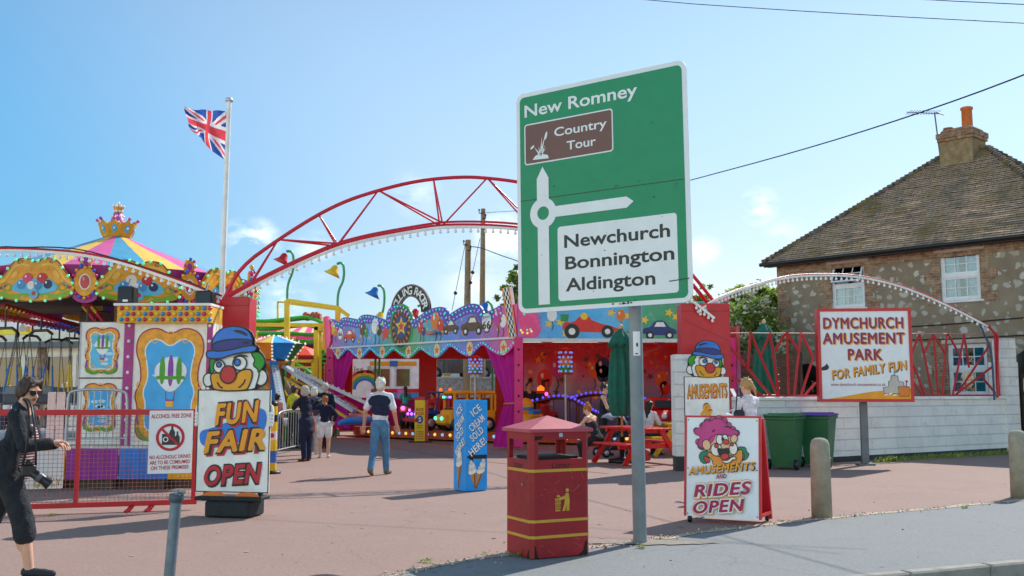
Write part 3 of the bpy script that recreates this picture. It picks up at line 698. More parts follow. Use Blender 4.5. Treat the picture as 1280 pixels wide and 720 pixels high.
pt = MB(); pt.lathe([(.15, 0), (.17, .03), (.16, .1), (.155, .62), (.185, .64), (.185, .7), (.15, .72), (.12, .72), (.12, .3)], 18, 0, Matrix.Translation((cx+.18, cy, RIDGE+.66))); pt.build('chimney_pot', TERRA, roof)
pt = MB(); pt.lathe([(.13, 0), (.13, .1), (.15, .12), (.15, .17), (.11, .17), (.1, .05)], 14, 0, Matrix.Translation((cx-.42, cy, RIDGE+.66))); pt.build('chimney_pot', mat('old_terracotta', '#8a5238', .85), roof)
for zz, sag in ((2.95, .0), (3.3, .08)):
    cb = MB(); cb.tube([(3.2+k*.5, -.03, zz+sag*k*.16+.01*math.sin(k)) for k in range(11)], .016, 6); cb.build('cable', BLACK, house)
# television antenna beside the chimney (own thing)
c4 = house.matrix_basis @ Vector((cx-.62, cy-.2, RIDGE))
an = thing('antenna', 'thin television aerial standing beside the brick chimney', 'aerial', c4)
mb = MB(); mb.tube([(0, 0, -.15), (-.12, 0, 1.35)], .022, 6); mb.bar((0, 0, .05), (.3, .1, .0), .03); mb.bar((0, 0, .25), (.3, .1, .3), .03); mb.build('mast', steel('#5a5d60'), an)
mb = MB(); mb.bar((.1, .1, 1.33), (-1.05, -.1, 1.33), .02)
for k in range(11): mb.bar((-.95+k*.09, -.3, 1.33), (-.95+k*.09, .2, 1.33), .012)
mb.bar((.05, -.25, 1.2), (.05, .3, 1.45), .03); mb.build('boom', steel('#5a5d60'), an)
# ================================================================ WHITE WALL with red zigzag railing
WA = G(905, 586); WB = G(1275, 565); WANG = math.atan2(WB.y-WA.y, WB.x-WA.x); WL = (WB-WA).length
wall = thing('white_wall', 'white painted block wall with flat coping behind the park sign', 'wall', WA, WANG)
m, t, b = newmat('white_blocks'); cc = N(t, 'ShaderNodeTexCoord'); sp = N(t, 'ShaderNodeSeparateXYZ'); cb = N(t, 'ShaderNodeCombineXYZ'); t.links.new(cc.outputs['Object'], sp.inputs[0]); t.links.new(sp.outputs[0], cb.inputs[0]); t.links.new(sp.outputs[2], cb.inputs[1])
k = N(t, 'ShaderNodeTexBrick'); k.inputs['Scale'].default_value = 1; k.inputs['Brick Width'].default_value = .9; k.inputs['Row Height'].default_value = .235; k.inputs['Mortar Size'].default_value = .012; k.inputs['Mortar Smooth'].default_value = .6
t.links.new(cb.outputs[0], k.inputs['Vector']); nn = noise(t, 13, 6, .65); ad = N(t, 'ShaderNodeMath', operation='MULTIPLY_ADD'); ad.inputs[1].default_value = -.7; t.links.new(k.outputs['Fac'], ad.inputs[0]); t.links.new(nn, ad.inputs[2])
bumpit(t, b, ad.outputs[0], .8, .035); c = mixc(t, ramp(t, noise(t, 1.5, 7, .7), [(.42, 0.0), (.76, .5)]), (.83, .81, .79), (.5, .47, .42)); c = mixc(t, ramp(t, noise(t, 6, 8, .75), [(.6, 0.0), (.68, .6)]), c, (.36, .34, .31)); c = mixc(t, ramp(t, k.outputs['Fac'], [(0, 0.0), (1, .25)]), c, (.5, .5, .5))
t.links.new(c, b.inputs['Base Color']); b.inputs['Roughness'].default_value = .8; M_WBLK = m
mb = MB(); mb.box((0, 0, .12), (WL-.55, .25, 1.33)); mb.build('block_wall', M_WBLK, wall)
mb = MB(); mb.box((0, .01, 0), (WL-.55, .24, .12)); mb.build('plinth', mat('plinth_black', '#3a3c3c', .9, dirt=.5), wall)
mb = MB(); mb.cbox(((WL-.55)/2, .11, 1.365), (WL-.5, .34, .07), bev=.01); mb.build('coping', WHITE, wall)
mb = MB(); mb.box((WL-.55, -.05, 0), (WL+.02, .4, 2.25)); mb.box((WL-.4, -.03, 2.25), (WL+.0, .36, 2.85)); mb.build('end_pier', M_WBLK, wall)
def wpl(px, py): return on_plane(px, py, (WA.x, WA.y), WANG)
rail = thing('zigzag_railing', 'red railing of fanned zigzag bars on top of the white wall', 'railing', WA, WANG)
segs = []
for a, b_, c_, d_ in [(128,163,118,300),(128,163,235,415),(205,165,170,250),(205,165,240,412),(265,165,225,235),(265,165,272,412),(265,165,312,240),(320,163,293,412),(320,163,365,255),(30,190,215,412),(40,320,185,412),(365,258,315,412),(375,355,325,412)]:
    segs.append((900+a/3, 360+b_/3, 900+c_/3, 360+d_/3))
for a, b_, c_, d_ in [(563,135,610,358),(563,135,533,215),(515,190,580,358),(611,135,628,358),(611,135,577,210),(611,135,655,205),(662,135,645,358),(662,135,700,205),(722,135,680,358),(722,135,740,258),(815,175,695,358),(825,255,690,358),(520,285,572,358),(520,340,545,358),(785,290,835,350),(520,200,470,358),(440,150,470,358),(380,150,400,358),(440,150,400,230)]:
    segs.append((960+a/2.881, 370+b_/2.881, 960+c_/2.881, 370+d_/2.881))
mr = mat('red_bar', '#b8161c', .45, var=.12, scale=6, dirt=.25, dirtcol='#d06a28')
for i, (x0, y0, x1, y1) in enumerate(segs):
    a = wpl(x0, y0); b_ = wpl(x1, y1); mb = MB(); yy = .10+.008*(i % 5); mb.bar((a[0], yy, a[1]), (b_[0], yy, b_[1]), .045, .03, up=(0, 1, 0)); mb.build('bar', mr, rail)
a = wpl(918, 416); b_ = wpl(1243, 417); mb = MB(); mb.tube([(a[0], .11, a[1]), (b_[0], .11, b_[1])], .012, 6); mb.build('top_wire', mat('pink_wire', '#c28a86', .6), rail)
mb = MB(); mb.bar((0, .12, 1.42), (WL-.55, .12, 1.42), .05, .04); mb.bar((WL-.62, .12, 1.42), (WL-.62, .12, 3.0), .06); mb.build('bottom_rail', mr, rail)
# wheelie bins
def wheelie(label, px, py, ang, lidcol, h=1.06):
    p = G(px, py); t = thing('wheelie_bin', label, 'wheelie bin', p, ang, 'green wheelie bins by the white wall')
    g = gloss('#1d5a30')
    mb = MB(); pr = [(.40*1.0, 0)]
    lo = [(-.22, -.24), (.22, -.24), (.22, .24), (-.22, .24)]; hi = [(-.29, -.36), (.29, -.36), (.29, .36), (-.29, .36)]
    mb.add([(x, y, .06) for x, y in lo]+[(x, y, h-.1) for x, y in hi], [(3, 2, 1, 0), (0, 1, 5, 4), (1, 2, 6, 5), (2, 3, 7, 6), (3, 0, 4, 7)])
    mb.cbox((0, 0, h-.07), (.64, .78, .06), bev=.012); mb.box((-.06, -.3, .1), (.06, -.27, .85), 0, Matrix.Rotation(R(-6.8), 4, 'X') @ Matrix.Translation((0, -.0, 0)))
    mb.build('body', mat('bin_green', '#23603a', .42, var=.14, scale=4, dirt=.25, dirtcol='#4a5a48'), t)
    mb = MB(); mb.cbox((0, -.01, h-.015), (.66, .82, .05), bev=.015); mb.cbox((0, 0, h+.015), (.52, .66, .03), bev=.01); mb.tube([(-.25, .43, h-.02), (.25, .43, h-.02)], .018, 8); mb.build('lid', mat('lid_'+lidcol[1:], lidcol, .4, var=.15, dirt=.2), t)
    for s in (-1, 1):
        mb = MB(); T = Matrix.Translation((s*.27, .27, .1)) @ Matrix.Rotation(R(90), 4, 'Y'); mb.lathe([(.02, -.03), (.1, -.03), (.105, 0), (.1, .03), (.02, .03)], 16, 0, T); mb.build('wheel', BLACK, t)
wheelie('green wheelie bin with green lid nearest the woman in the white blouse', 983, 586, R(150), '#2a6b40')
wheelie('green wheelie bin with a purple lid against the white wall', 1024, 583, R(150), '#5a3a9a')
# brown board fence behind the shrub side
fp0 = P(898, 490, 27.5); fp1 = P(1000, 490, 28.2); FL = (fp1-fp0).length
fe = thing('board_fence', 'weathered brown board fence below the flowering shrub', 'fence', (fp0.x, fp0.y, 0), math.atan2(fp1.y-fp0.y, fp1.x-fp0.x))
mb = MB()
for k in range(13): mb.box((0, -.02*(k % 2), .1+k*.19), (FL, .03-.02*(k % 2)+.01, .275+k*.19))
mb.build('boards', mat('fence_wood', '#6e4a3c', .85, var=.3, scale=3, dirt=.3), fe)
for k in range(3):
    mb = MB(); mb.box((k*FL/2-.05, -.09, 0), (k*FL/2+.05, -.025, 2.62)); mb.build('post', mat('fence_post', '#594036', .85, var=.3), fe)
# ================================================================ utility poles and overhead wires
POLE = mat('pole_wood', '#8a755a', .9, var=.25, scale=3, bump=.5, bscale=20, dirt=.35)
def pole(label, px, top, Y, r):
    p = P(px, 490, Y); z = P(px, top, Y).z; t = thing('utility_pole', label, 'pole', (p.x, p.y, 0), 0)
    mb = MB(); mb.tube([(0, 0, 0), (0, 0, z*.5), (.03, 0, z)], [r*1.25, r*1.1, r*.85], 10); mb.build('shaft', POLE, t)
    for k, s in enumerate((-1, 1)):
        mb = MB(); mb.tube([(0, -r, z-.25-.25*k), (s*.16, -r-.05, z-.25-.25*k), (s*.16, -r-.05, z-.12-.25*k)], .025, 6); mb.ball((s*.16, -r-.05, z-.08-.25*k), .05, 8); mb.build('insulator', BLACK, t)
    return p, z
pA, zA = pole('taller weathered wooden pole rising behind the scalloped ride front', 602.5, 261, 48, .13)
pB, zB = pole('shorter wooden pole standing left of the taller pole', 583.5, 300, 45, .15)
def wire(name, label, pts, r, cat='wire'):
    q = chaikin([tuple(p) for p in pts], 2, False); mb = MB(); mb.tube(q, r, 6); tag(mb.build(name, mat('wire_black', '#20242a', .6)), label, cat)
wire('overhead_cable', 'thick black cable sagging from the wooden pole past the green sign to the upper right', [(pA.x, pA.y, zA-.2), P(740, 258, 36), P(866, 224.5, 23.7), P(1000, 188.5, 18.8), P(1140, 145, 15.5), P(1290, 91, 13.1), P(1500, 0, 11)], .0115)
wire('overhead_wire', 'thin wire crossing the top right sky above the house chimney', [P(600, -30, 24), P(780, -1, 21), P(1030, 16, 18), P(1300, 30, 16)], .008)
wire('overhead_wire', 'short thin wire in the very corner of the sky at upper right', [P(1050, -10, 20), P(1140, -1, 18.5), P(1290, 6, 16)], .008)
wire('service_wire', 'wire from the shorter pole drooping right towards the young tree', [(pB.x, pB.y, zB-.3), P(600, 309, 45), P(625, 319, 44), P(650, 327, 43), P(780, 380, 40)], .02)
for i, (x0, y0, x1, y1, lab) in enumerate([(582, 303, 565, 388, 'stay wire slanting down to the left from the shorter pole'), (600, 298, 584, 372, 'stay wire between the two wooden poles with dark insulators')]):
    a, b_ = P(x0, y0, 45), P(x1, y1, 44); t = thing('stay_wire', lab, 'wire', b_)
    mb = MB(); mb.tube([(0, 0, 0), a-b_], .014, 6); mb.build('strand', mat('wire_black', '#20242a'), t)
    mb = MB()
    for f in (.25, .42)[:1+i]: mb.ball((a-b_)*f, .09, 8)
    mb.build('insulator', BLACK, t)
# ================================================================ white amusement building at far left
b0 = P(-90, 490, 46); b1 = P(128, 490, 44)
BANG = math.atan2(b1.y-b0.y, b1.x-b0.x); BLn = (b1-b0).length
bld = thing('amusement_building', 'white flat roofed amusement building with shop windows behind the swing ride', 'building', (b0.x, b0.y, 0), BANG)
def bpl(px, py): return on_plane(px, py, (b0.x, b0.y), BANG)
sills = [(bpl(x, 440)[0], .35, bpl(x2, 440)[0], bpl(10, 441)[1]-.12) for x, x2 in ((-60, -10), (-4, 27), (32, 50), (57, 92), (96, 120))]
mb = MB(); grid_wall(mb, BLn, 6.3, sills, .25); mb.box((0, .25, 0), (.2, 8, 6.3)); mb.box((BLn-.2, .25, 0), (BLn, 8, 6.3)); mb.box((0, .25, 6.1), (BLn, 8, 6.3)); mb.build('wall', paint('#e4e0d2', .7, dirt=.3), bld)
zb = bpl(10, 432)[1]
mb = MB(); mb.box((0, -.5, zb-.12), (BLn, 0, zb+.14)); mb.build('canopy', paint('#5d6468', .6), bld)
for s in sills:
    f = MB(); x0, z0, x1, z1 = s; nmul = max(1, int((x1-x0)/.9))
    for i in range(nmul+1): f.box((x0+(x1-x0-.07)*i/nmul, .06, z0), (x0+(x1-x0-.07)*i/nmul+.07, .14, z1))
    f.box((x0, .055, z1-.07), (x1, .14, z1)); f.box((x0, .055, z0), (x1, .14, z0+.07)); fr = f.build('window', M_FRAME, bld)
    f = MB(); f.box((x0, .1, z0), (x1, .106, z1)); f.build('pane', glassmat('shop_glass', (.06, .05, .045)), fr)
mb = MB(); xx = bpl(53.5, 450)[0]; mb.box((xx-.25, -.03, 0), (xx+.2, -.002, zb-.12)); mb.build('brick_pier', M_BRICK, bld)
sg0 = bpl(-42, 419); sg1 = bpl(43, 385); SW = sg1[0]-sg0[0]; SH = sg1[1]-sg0[1]
bs = thing('wall_sign', 'white and yellow amusement park board with red lettering on the far building', 'sign', bld.matrix_basis @ Vector((sg0[0], -.03, sg0[1])), BANG)
mb = MB(); mb.box((0, -.02, 0), (SW, .025, SH)); mb.build('panel', paint('#e6e8ee'), bs)
mb = MB(); mb.flat([(0, 0), (SW, 0), (SW, SH*.2), (0, SH*.16)], -.024); mb.build('yellow_band', paint('#f0dc10'), bs)
mb = MB(); mb.text('DYMCHURCH', SW*.42, SH*.86, SH*.18, -.026, w=SW*.76, bold=.05); mb.text('AMUSEMENT', SW*.42, SH*.58, SH*.18, -.026, w=SW*.74, bold=.05); mb.text('PARK', SW*.4, SH*.3, SH*.18, -.026, bold=.05); mb.build('lettering', RED, bs)
mb = MB(); mb.flat(chaikin([(SW*.80, SH*.1), (SW*.80, SH*.3), (SW*.86, SH*.42), (SW*.9, SH*.28), (SW*.91, SH*.1)], 1), -.027, 0); mb.flat([(SW*.91, SH*.08), (SW*.905, SH*.3), (SW*.97, SH*.3), (SW*.965, SH*.08)], -.028, 1); mb.build('sandcastle', [paint('#a9a49c'), paint('#d9842c')], bs)
# ================================================================ ROAD SIGN
sl = P(649, 390, 10.4); sr = P(867, 383, 9.3)
SANG = math.atan2(sr.y-sl.y, sr.x-sl.x); SW_ = math.hypot(sr.x-sl.x, sr.y-sl.y); SH_ = 2.35
sz = (sl.z+sr.z)/2
rs = thing('road_sign', 'big green direction sign on a stout grey post at the pavement edge', 'road sign', (pb.x, pb.y, 0))
M_GREEN = mat('sign_green', '#008a5c', .45, var=.05, scale=3, dirt=.1)
M_SWH = mat('sign_white', '#e4e6e8', .35, var=.04, scale=4, dirt=.15, dirtcol='#8f8f88')
M_BRN = mat('sign_brown', '#6d4238', .35, var=.05, scale=3)
Ts = Matrix.Translation((sl.x-pb.x, sl.y-pb.y, sz)) @ Matrix.Rotation(SANG, 4, 'Z') @ Matrix.Rotation(R(-.7), 4, 'Y')
S = lambda u, v: (u*SW_, (1-v)*SH_)
mb = MB(); mb.prism(rrect(0, 0, SW_, SH_, .09), -.012, .006, 0, Ts); 
for v_ in (.12, .4, .58, .88): mb.box((.1, .008, (1-v_)*SH_-.03), (SW_-.1, .05, (1-v_)*SH_+.03), 1, Ts)
mb.build('panel', [M_SWH, steel()], rs)
bw = .045
mb = MB(); mb.flat(rrect(bw, bw, SW_-bw, SH_-bw, .055), -.0145, 0, Ts); mb.build('green_field', M_GREEN, rs)
mb = MB(); mb.stroke([(bw, SH_*.505), (SW_-bw, SH_*.502)], .008, -.0165, 0, Ts, False)
rng = random.Random(5)
for i in range(26):
    x, z = rng.uniform(.1, SW_-.1), (rng.uniform(.05, SH_-.1) if rng.random() < .6 else SH_*.5+rng.gauss(0, .05)); mb.flat(ell(x, z, rng.uniform(.003, .01), rng.uniform(.003, .008), 7), -.019, 0, Ts)
for i in range(14): mb.flat(ell(SW_*.66+rng.gauss(0, .07), .025+abs(rng.gauss(0, .012)), rng.uniform(.005, .014), rng.uniform(.003, .009), 7), -.019, 0, Ts)
mb.stroke([(SW_*.88, SH_*.09), (SW_*.985, SH_*.096)], .01, -.019, 0, Ts, False)
mb.build('panel_joint', paint('#1c3a2c'), rs)
mb = MB(); a, b_ = S(.052, .335), S(.592, .147); mb.flat(rrect(a[0], a[1], b_[0], b_[1], .035), -.0165, 0, Ts); mb.flat(rrect(a[0]+.014, a[1]+.014, b_[0]-.014, b_[1]-.014, .025), -.0185, 1, Ts); mb.build('brown_panel', [M_SWH, M_BRN], rs)
mb = MB(); a, b_ = S(.252, .958), S(.93, .632); mb.flat(rrect(a[0], a[1], b_[0], b_[1], .035), -.0165, 0, Ts); mb.build('white_panel', M_SWH, rs)
wt = MB()
wt.text('New Romney', SW_*.395, (1-.0865)*SH_, .125, -.0185, w=SW_*.68, bold=.018, T=Ts)
wt.text('Country', SW_*.40, (1-.207)*SH_, .088, -.0205, w=SW_*.315, bold=.015, T=Ts); wt.text('Tour', SW_*.405, (1-.277)*SH_, .088, -.0205, w=SW_*.175, bold=.015, T=Ts)
wt.build('lettering', M_SWH, rs)
ar = MB(); cxr, cz = SW_*.165, (1-.562)*SH_; ro, ri, hw = .082*SW_, .036*SW_, .037*SW_
ar.stroke(ell(cxr, cz, (ro+ri)/2, n=40), ro-ri, -.0175, 0, Ts)
ar.flat([(cxr-hw, cz+ro*.8), (cxr+hw, cz+ro*.8), (cxr+hw, (1-.405)*SH_), (cxr, (1-.352)*SH_), (cxr-hw, (1-.405)*SH_)], -.019, 0, Ts)
ar.flat([(cxr-hw*.94, (1-.968)*SH_), (cxr+hw*.94, (1-.968)*SH_), (cxr+hw*.94, cz-ro*.8), (cxr-hw*.94, cz-ro*.8)], -.019, 0, Ts)
ah = .024*SH_; ar.flat([(cxr+ro*.85, cz-ah), (SW_*.66, cz-ah), (SW_*.70, cz), (SW_*.66, cz+ah), (cxr+ro*.85, cz+ah)], -.019, 0, Ts)
ar.build('junction_arrow', M_SWH, rs)
rd = MB()
bx, bz = SW_*.155, (1-.30)*SH_
rd.flat([(bx-.10, bz-.035), (bx+.10, bz-.045), (bx+.09, bz-.01), (bx+.03, bz+.01), (bx-.02, bz+.02), (bx-.07, bz+.0)], -.0205, 0, Ts)
for a, l, w_ in ((-38, .13, .012), (-14, .10, .012), (16, .24, .013), (6, .2, .012), (30, .12, .012), (44, .1, .012)):
    dx, dz = math.sin(R(a)), math.cos(R(a)); rd.flat([(bx-dz*w_, bz+dx*w_), (bx+dx*l, bz+dz*l), (bx+dz*w_, bz-dx*w_)], -.0215, 0, Ts)
rd.flat(ell(bx+.07, bz+.2, .014, .045, 12, R(-16)), -.0225, 0, Ts); rd.flat(ell(bx-.1, bz+.10, .03, .012, 12, R(40)), -.0225, 0, Ts)
rd.build('reed_symbol', M_SWH, rs)
bk = MB()
bk.text('Newchurch', SW_*.592, (1-.70)*SH_, .125, -.0185, w=SW_*.60, bold=.02, T=Ts); bk.text('Bonnington', SW_*.604, (1-.795)*SH_, .125, -.0185, w=SW_*.615, bold=.02, T=Ts); bk.text('Aldington', SW_*.552, (1-.89)*SH_, .125, -.0185, w=SW_*.51, bold=.02, T=Ts)
bk.build('lettering', paint('#15181a', .4), rs)
pm = MB(); tp = Ts @ Vector((SW_*.665, .11, SH_*.95)); pm.tube([(0, 0, 0), (tp.x*.5-.0, tp.y*.5, tp.z*.5), (tp.x, tp.y, tp.z)], .068, 24); pm.build('post', mat('post_grey', '#7e898f', .5, var=.14, scale=5, metal=.15, dirt=.3, dirtcol='#5c5a55', bump=.15), rs)
st = MB(); zz = 2.0-.05
for k in range(9):
    for z in (zz,): pass
def wrap_patch(z0, z1, a0, a1, r, mi, mb):
    vs = [(r*math.cos(R(a)), r*math.sin(R(a)), z) for z in (z0, z1) for a in np.linspace(a0, a1, 9)]
    mb.add([(x+tp.x*z/tp.z, y+tp.y*z/tp.z, z) for x, y, z in vs], [(i, i+1, 10+i, 9+i) for i in range(8)], mi)
wrap_patch(1.86, 2.1, -120, -60, .0705, 0, st); st.build('sticker', M_SWH, rs)
st = MB(); wrap_patch(1.95, 1.985, -95, -80, .0715, 0, st); wrap_patch(1.875, 1.885, -105, -80, .0715, 0, st); st.build('sticker_print', BLACK, rs)
cl = MB()
for f in (.12, .42, .88):
    c_ = Ts @ Vector((SW_*.665, .11, SH_*f)); cl.tube([(c_.x, c_.y, c_.z-.03), (c_.x, c_.y, c_.z+.03)], .085, 16)
cl.build('clamp', steel(), rs)
# ================================================================ LITTER BIN
p0 = G(664, 701); p1 = G(738, 694.5); p2 = G(637, 690.5); BA = math.atan2(p1.y-p0.y, p1.x-p0.x); BWd = (p1-p0).length; BDp = BWd*.82
bn = thing('litter_bin', 'dark red litter bin with gold bands and pitched lid at the pavement edge', 'litter bin', p0, BA)
M_BIN = mat('bin_red', '#960a18', .5, var=.16, scale=3, dirt=.35, dirtcol='#4a0a10', bump=.12, bscale=30); M_LID = mat('bin_lid_red', '#b04a55', .5, var=.12, scale=5, dirt=.35, dirtcol='#7a4a48')
c = .035; w_, d_ = BWd, BDp
def octo(i=0): return [(c+i*.4, i), (w_-c-i*.4, i), (w_-i, c+i*.4), (w_-i, d_-c-i*.4), (w_-c-i*.4, d_-i), (c+i*.4, d_-i), (i, d_-c-i*.4), (i, c+i*.4)]
mb = MB()
def ring(z0, z1, i=0, cap=False, mi=0, inset2=None):
    a = octo(i); b_ = octo(inset2 if inset2 is not None else i)
    mb.add([(x, y, z0) for x, y in a]+[(x, y, z1) for x, y in b_], [(k, (k+1) % 8, 8+(k+1) % 8, 8+k) for k in range(8)]+([tuple(range(8, 16))] if cap else []), mi)
ring(.015, .885); ring(1.065, 1.135); ring(.885, .885, 0, False, 0, .09)
wn = [(.10, .17), (.36, .40)]
def opening_side(axis):
    pass
for (x0, y0, x1, y1) in ((c, 0, .075, .012), (w_-.075, 0, w_-c, .012), (c, d_-.012, .075, d_), (w_-.075, d_-.012, w_-c, d_)): mb.box((x0, y0, .885), (x1, y1, 1.065))
for (x0, y0, x1, y1) in ((0, c, .012, .075), (0, d_-.075, .012, d_-c), (w_-.012, c, w_, .075), (w_-.012, d_-.075, w_, d_-c)): mb.box((x0, y0, .885), (x1, y1, 1.065))
for (cx, cy) in ((0, 0), (w_, 0), (w_, d_), (0, d_)):
    sx = 1 if cx == 0 else -1; sy = 1 if cy == 0 else -1
    mb.add([(cx+sx*c, cy, .885), (cx, cy+sy*c, .885), (cx, cy+sy*c, 1.065), (cx+sx*c, cy, 1.065)], [(0, 1, 2, 3) if sx*sy < 0 else (3, 2, 1, 0)])
mb.add([(x, y, 1.065) for x, y in octo(0)], [tuple(range(7, -1, -1))])
mb.build('body', M_BIN, bn)
mb = MB(); mb.cbox((w_/2, d_/2, .6), (w_-.16, d_-.16, .62)); mb.build('liner', paint('#17100f', .7), bn)
mb = MB(); o = .025; zt = 1.135
mb.add([(-o, -o, zt), (w_+o, -o, zt), (w_+o, d_+o, zt), (-o, d_+o, zt), (-o, -o, zt+.03), (w_+o, -o, zt+.03), (w_+o, d_+o, zt+.03), (-o, d_+o, zt+.03), (w_/2, d_/2, zt+.145)],
       [(3, 2, 1, 0), (0, 1, 5, 4), (1, 2, 6, 5), (2, 3, 7, 6), (3, 0, 4, 7), (4, 5, 8), (5, 6, 8), (6, 7, 8), (7, 4, 8)])
mb.build('lid', M_LID, bn)
mb = MB(); gm = mat('bin_gold', '#c79a2e', .45, var=.1, dirt=.2)
for z, h in ((.775, .026), (.325, .026), (.185, .026)):
    a = octo(-.0035); mb.add([(x, y, z) for x, y in a]+[(x, y, z+h) for x, y in a], [(k, (k+1) % 8, 8+(k+1) % 8, 8+k) for k in range(8)])
bandm = mb.build('gold_band', gm, bn)
TL = Matrix.Rotation(R(-90), 4, 'Z')     # left face: local x runs from back to front
TLm = Matrix.Translation((0, d_, 0)) @ Matrix.Rotation(R(-90), 4, 'Z')
mb = MB(); mb.text('·Litter·', w_*.5, .835, .052, -.003, bold=.002, space=1.12); mb.text('Litter', d_*.52, .835, .05, -.003, bold=.002, T=TLm, space=1.12); mb.build('lettering', paint('#16060a'), bn)
sy = MB(); x, z = w_*.54, .42
sy.flat(ell(x+.04, z+.185, .018), -.003); sy.flat([(x+.02, z+.16), (x+.055, z+.16), (x+.065, z+.09), (x+.06, z), (x+.03, z), (x+.035, z+.05), (x+.015, z), (x-.012, z), (x+.012, z+.08)], -.003)
sy.flat([(x+.03, z+.155), (x+.02, z+.14), (x-.03, z+.125), (x-.05, z+.15), (x-.055, z+.14), (x-.035, z+.10), (x+.025, z+.11)], -.004)
for k in range(5): sy.flat([(x-.085+k*.012, z+.105), (x-.078+k*.012, z+.105), (x-.079+k*.011, z+.0), (x-.084+k*.011, z)], -.003)
sy.flat([(x-.09, z+.105), (x-.02, z+.105), (x-.02, z+.115), (x-.09, z+.115)], -.0035); sy.stroke([(x-.087, z+.07), (x-.027, z+.07)], .004, -.0035, closed=False); sy.stroke([(x-.085, z+.03), (x-.03, z+.03)], .004, -.0035, closed=False)
sy.flat([(x-.08, z), (x-.035, z), (x-.035, z+.01), (x-.08, z+.01)], -.0035); sy.flat(ell(x-.06, z+.135, .014, .01, 7), -.0035)
sy.build('tidy_symbol', gm, bn)
lk = MB(); lk.tube([TLm @ Vector((d_*.7, -.001, .66)), TLm @ Vector((d_*.7, -.012, .66))], .013, 14); lk.build('lock', steel(), bn)
ru = MB(); rr_ = paint('#2b1510', .9)
for (x0, z0, pts) in ((0, 0, [(c-.002, .0), (.1, 0), (.075, .02), (.06, .05), (.05, .11), (c-.002, .13)]), (0, 0, [(w_-c, 0), (w_-c, .15), (w_-.06, .12), (w_-.075, .06), (w_-.11, .03), (w_-.13, 0)]), (0, 0, [(c, 1.1), (.13, 1.1), (.11, 1.075), (.08, 1.068), (c, 1.06)])): ru.flat([(a, max(b_, .016)) for a, b_ in pts], -.0025)
ru.flat([(d_-c, .016), (d_-.09, .016), (d_-.06, .06), (d_-c, .1)], -.0025, 0, TLm)
ru.build('rust', rr_, bn)
mb = MB(); rng = random.Random(8)
for i in range(46):
    x, z, a, l = rng.uniform(.06, w_-.06), rng.choice((rng.uniform(.3, .75), rng.uniform(.03, .2), rng.uniform(.5, .8))), rng.uniform(-1.2, 1.2), rng.uniform(.01, .09); mb.stroke([(x, z), (x+l*math.cos(a), z+l*math.sin(a))], rng.uniform(.001, .0026), -.0022, rng.randrange(2), None, False)
for i in range(24):
    x, z, a, l = rng.uniform(.06, d_-.06), rng.uniform(.03, .8), rng.uniform(-1.2, 1.2), rng.uniform(.01, .08); mb.stroke([(x, z), (x+l*math.cos(a), z+l*math.sin(a))], rng.uniform(.001, .0026), -.0022, rng.randrange(2), TLm, False)
mb.build('scratches', [paint('#c86a70', .6), paint('#3a080c', .6)], bn)
mb = MB(); mb.box((w_*.47, -.006, 1.09), (w_*.53, -.001, 1.125)); mb.build('plate', paint('#9fb4c4'), bn)
# ================================================================ bollards and posts
M_BOLL = mat('bollard_concrete', '#98917f', .92, var=.2, scale=7, bump=.5, bscale=60, dirt=.4, dirtcol='#6a6353')
def bollard(label, px, py, h, r):
    p = G(px, py); mb = MB(); mb.lathe([(.001, 0), (r*1.06, 0), (r, h-.13), (r*.96, h-.075), (r*.8, h-.03), (r*.45, h-.006), (.001, h)], 24)
    o = mb.build('bollard', M_BOLL, None, (p.x, p.y, -.003)); tag(o, label, 'bollard', 'round topped concrete bollards')
bollard('round topped concrete bollard standing just right of the red edged A-board', 1027.5, 647, .955, .115)
bollard('round topped concrete bollard at the right edge of the photo, farther from the A-board', 1276, 622, .96, .125)
p = G(211, 729); q = P(221, 617, p.y); d = q-p
t = thing('metal_post', 'leaning galvanised metal post with a capped top in the left foreground', 'post', p)
mb = MB(); mb.tube([d*.045, d*.94], .044, 18); mb.build('tube', mat('galvanised', '#6d7d88', .45, var=.22, scale=9, metal=.35, dirt=.35, dirtcol='#4d5257'), t)
mb = MB(); mb.tube([(0, 0, 0), d*.05], .0455, 18); mb.build('rusty_foot', mat('rust', '#6a2f18', .9, var=.3, bump=.4), t)
mb = MB(); mb.tube([d*.9, d*.93, d*.99, d], [.049, .058, .058, .052], 18); mb.build('cap', mat('galv_dark', '#4a565f', .5, metal=.3, dirt=.3), t)
mb = MB(); mb.tube([d, d*1.05], .022, 8); mb.tube([d*1.02+Vector((-.02, 0, 0)), d*1.02+Vector((.07, 0, .0))], .014, 6); mb.build('bolt', steel(), t)
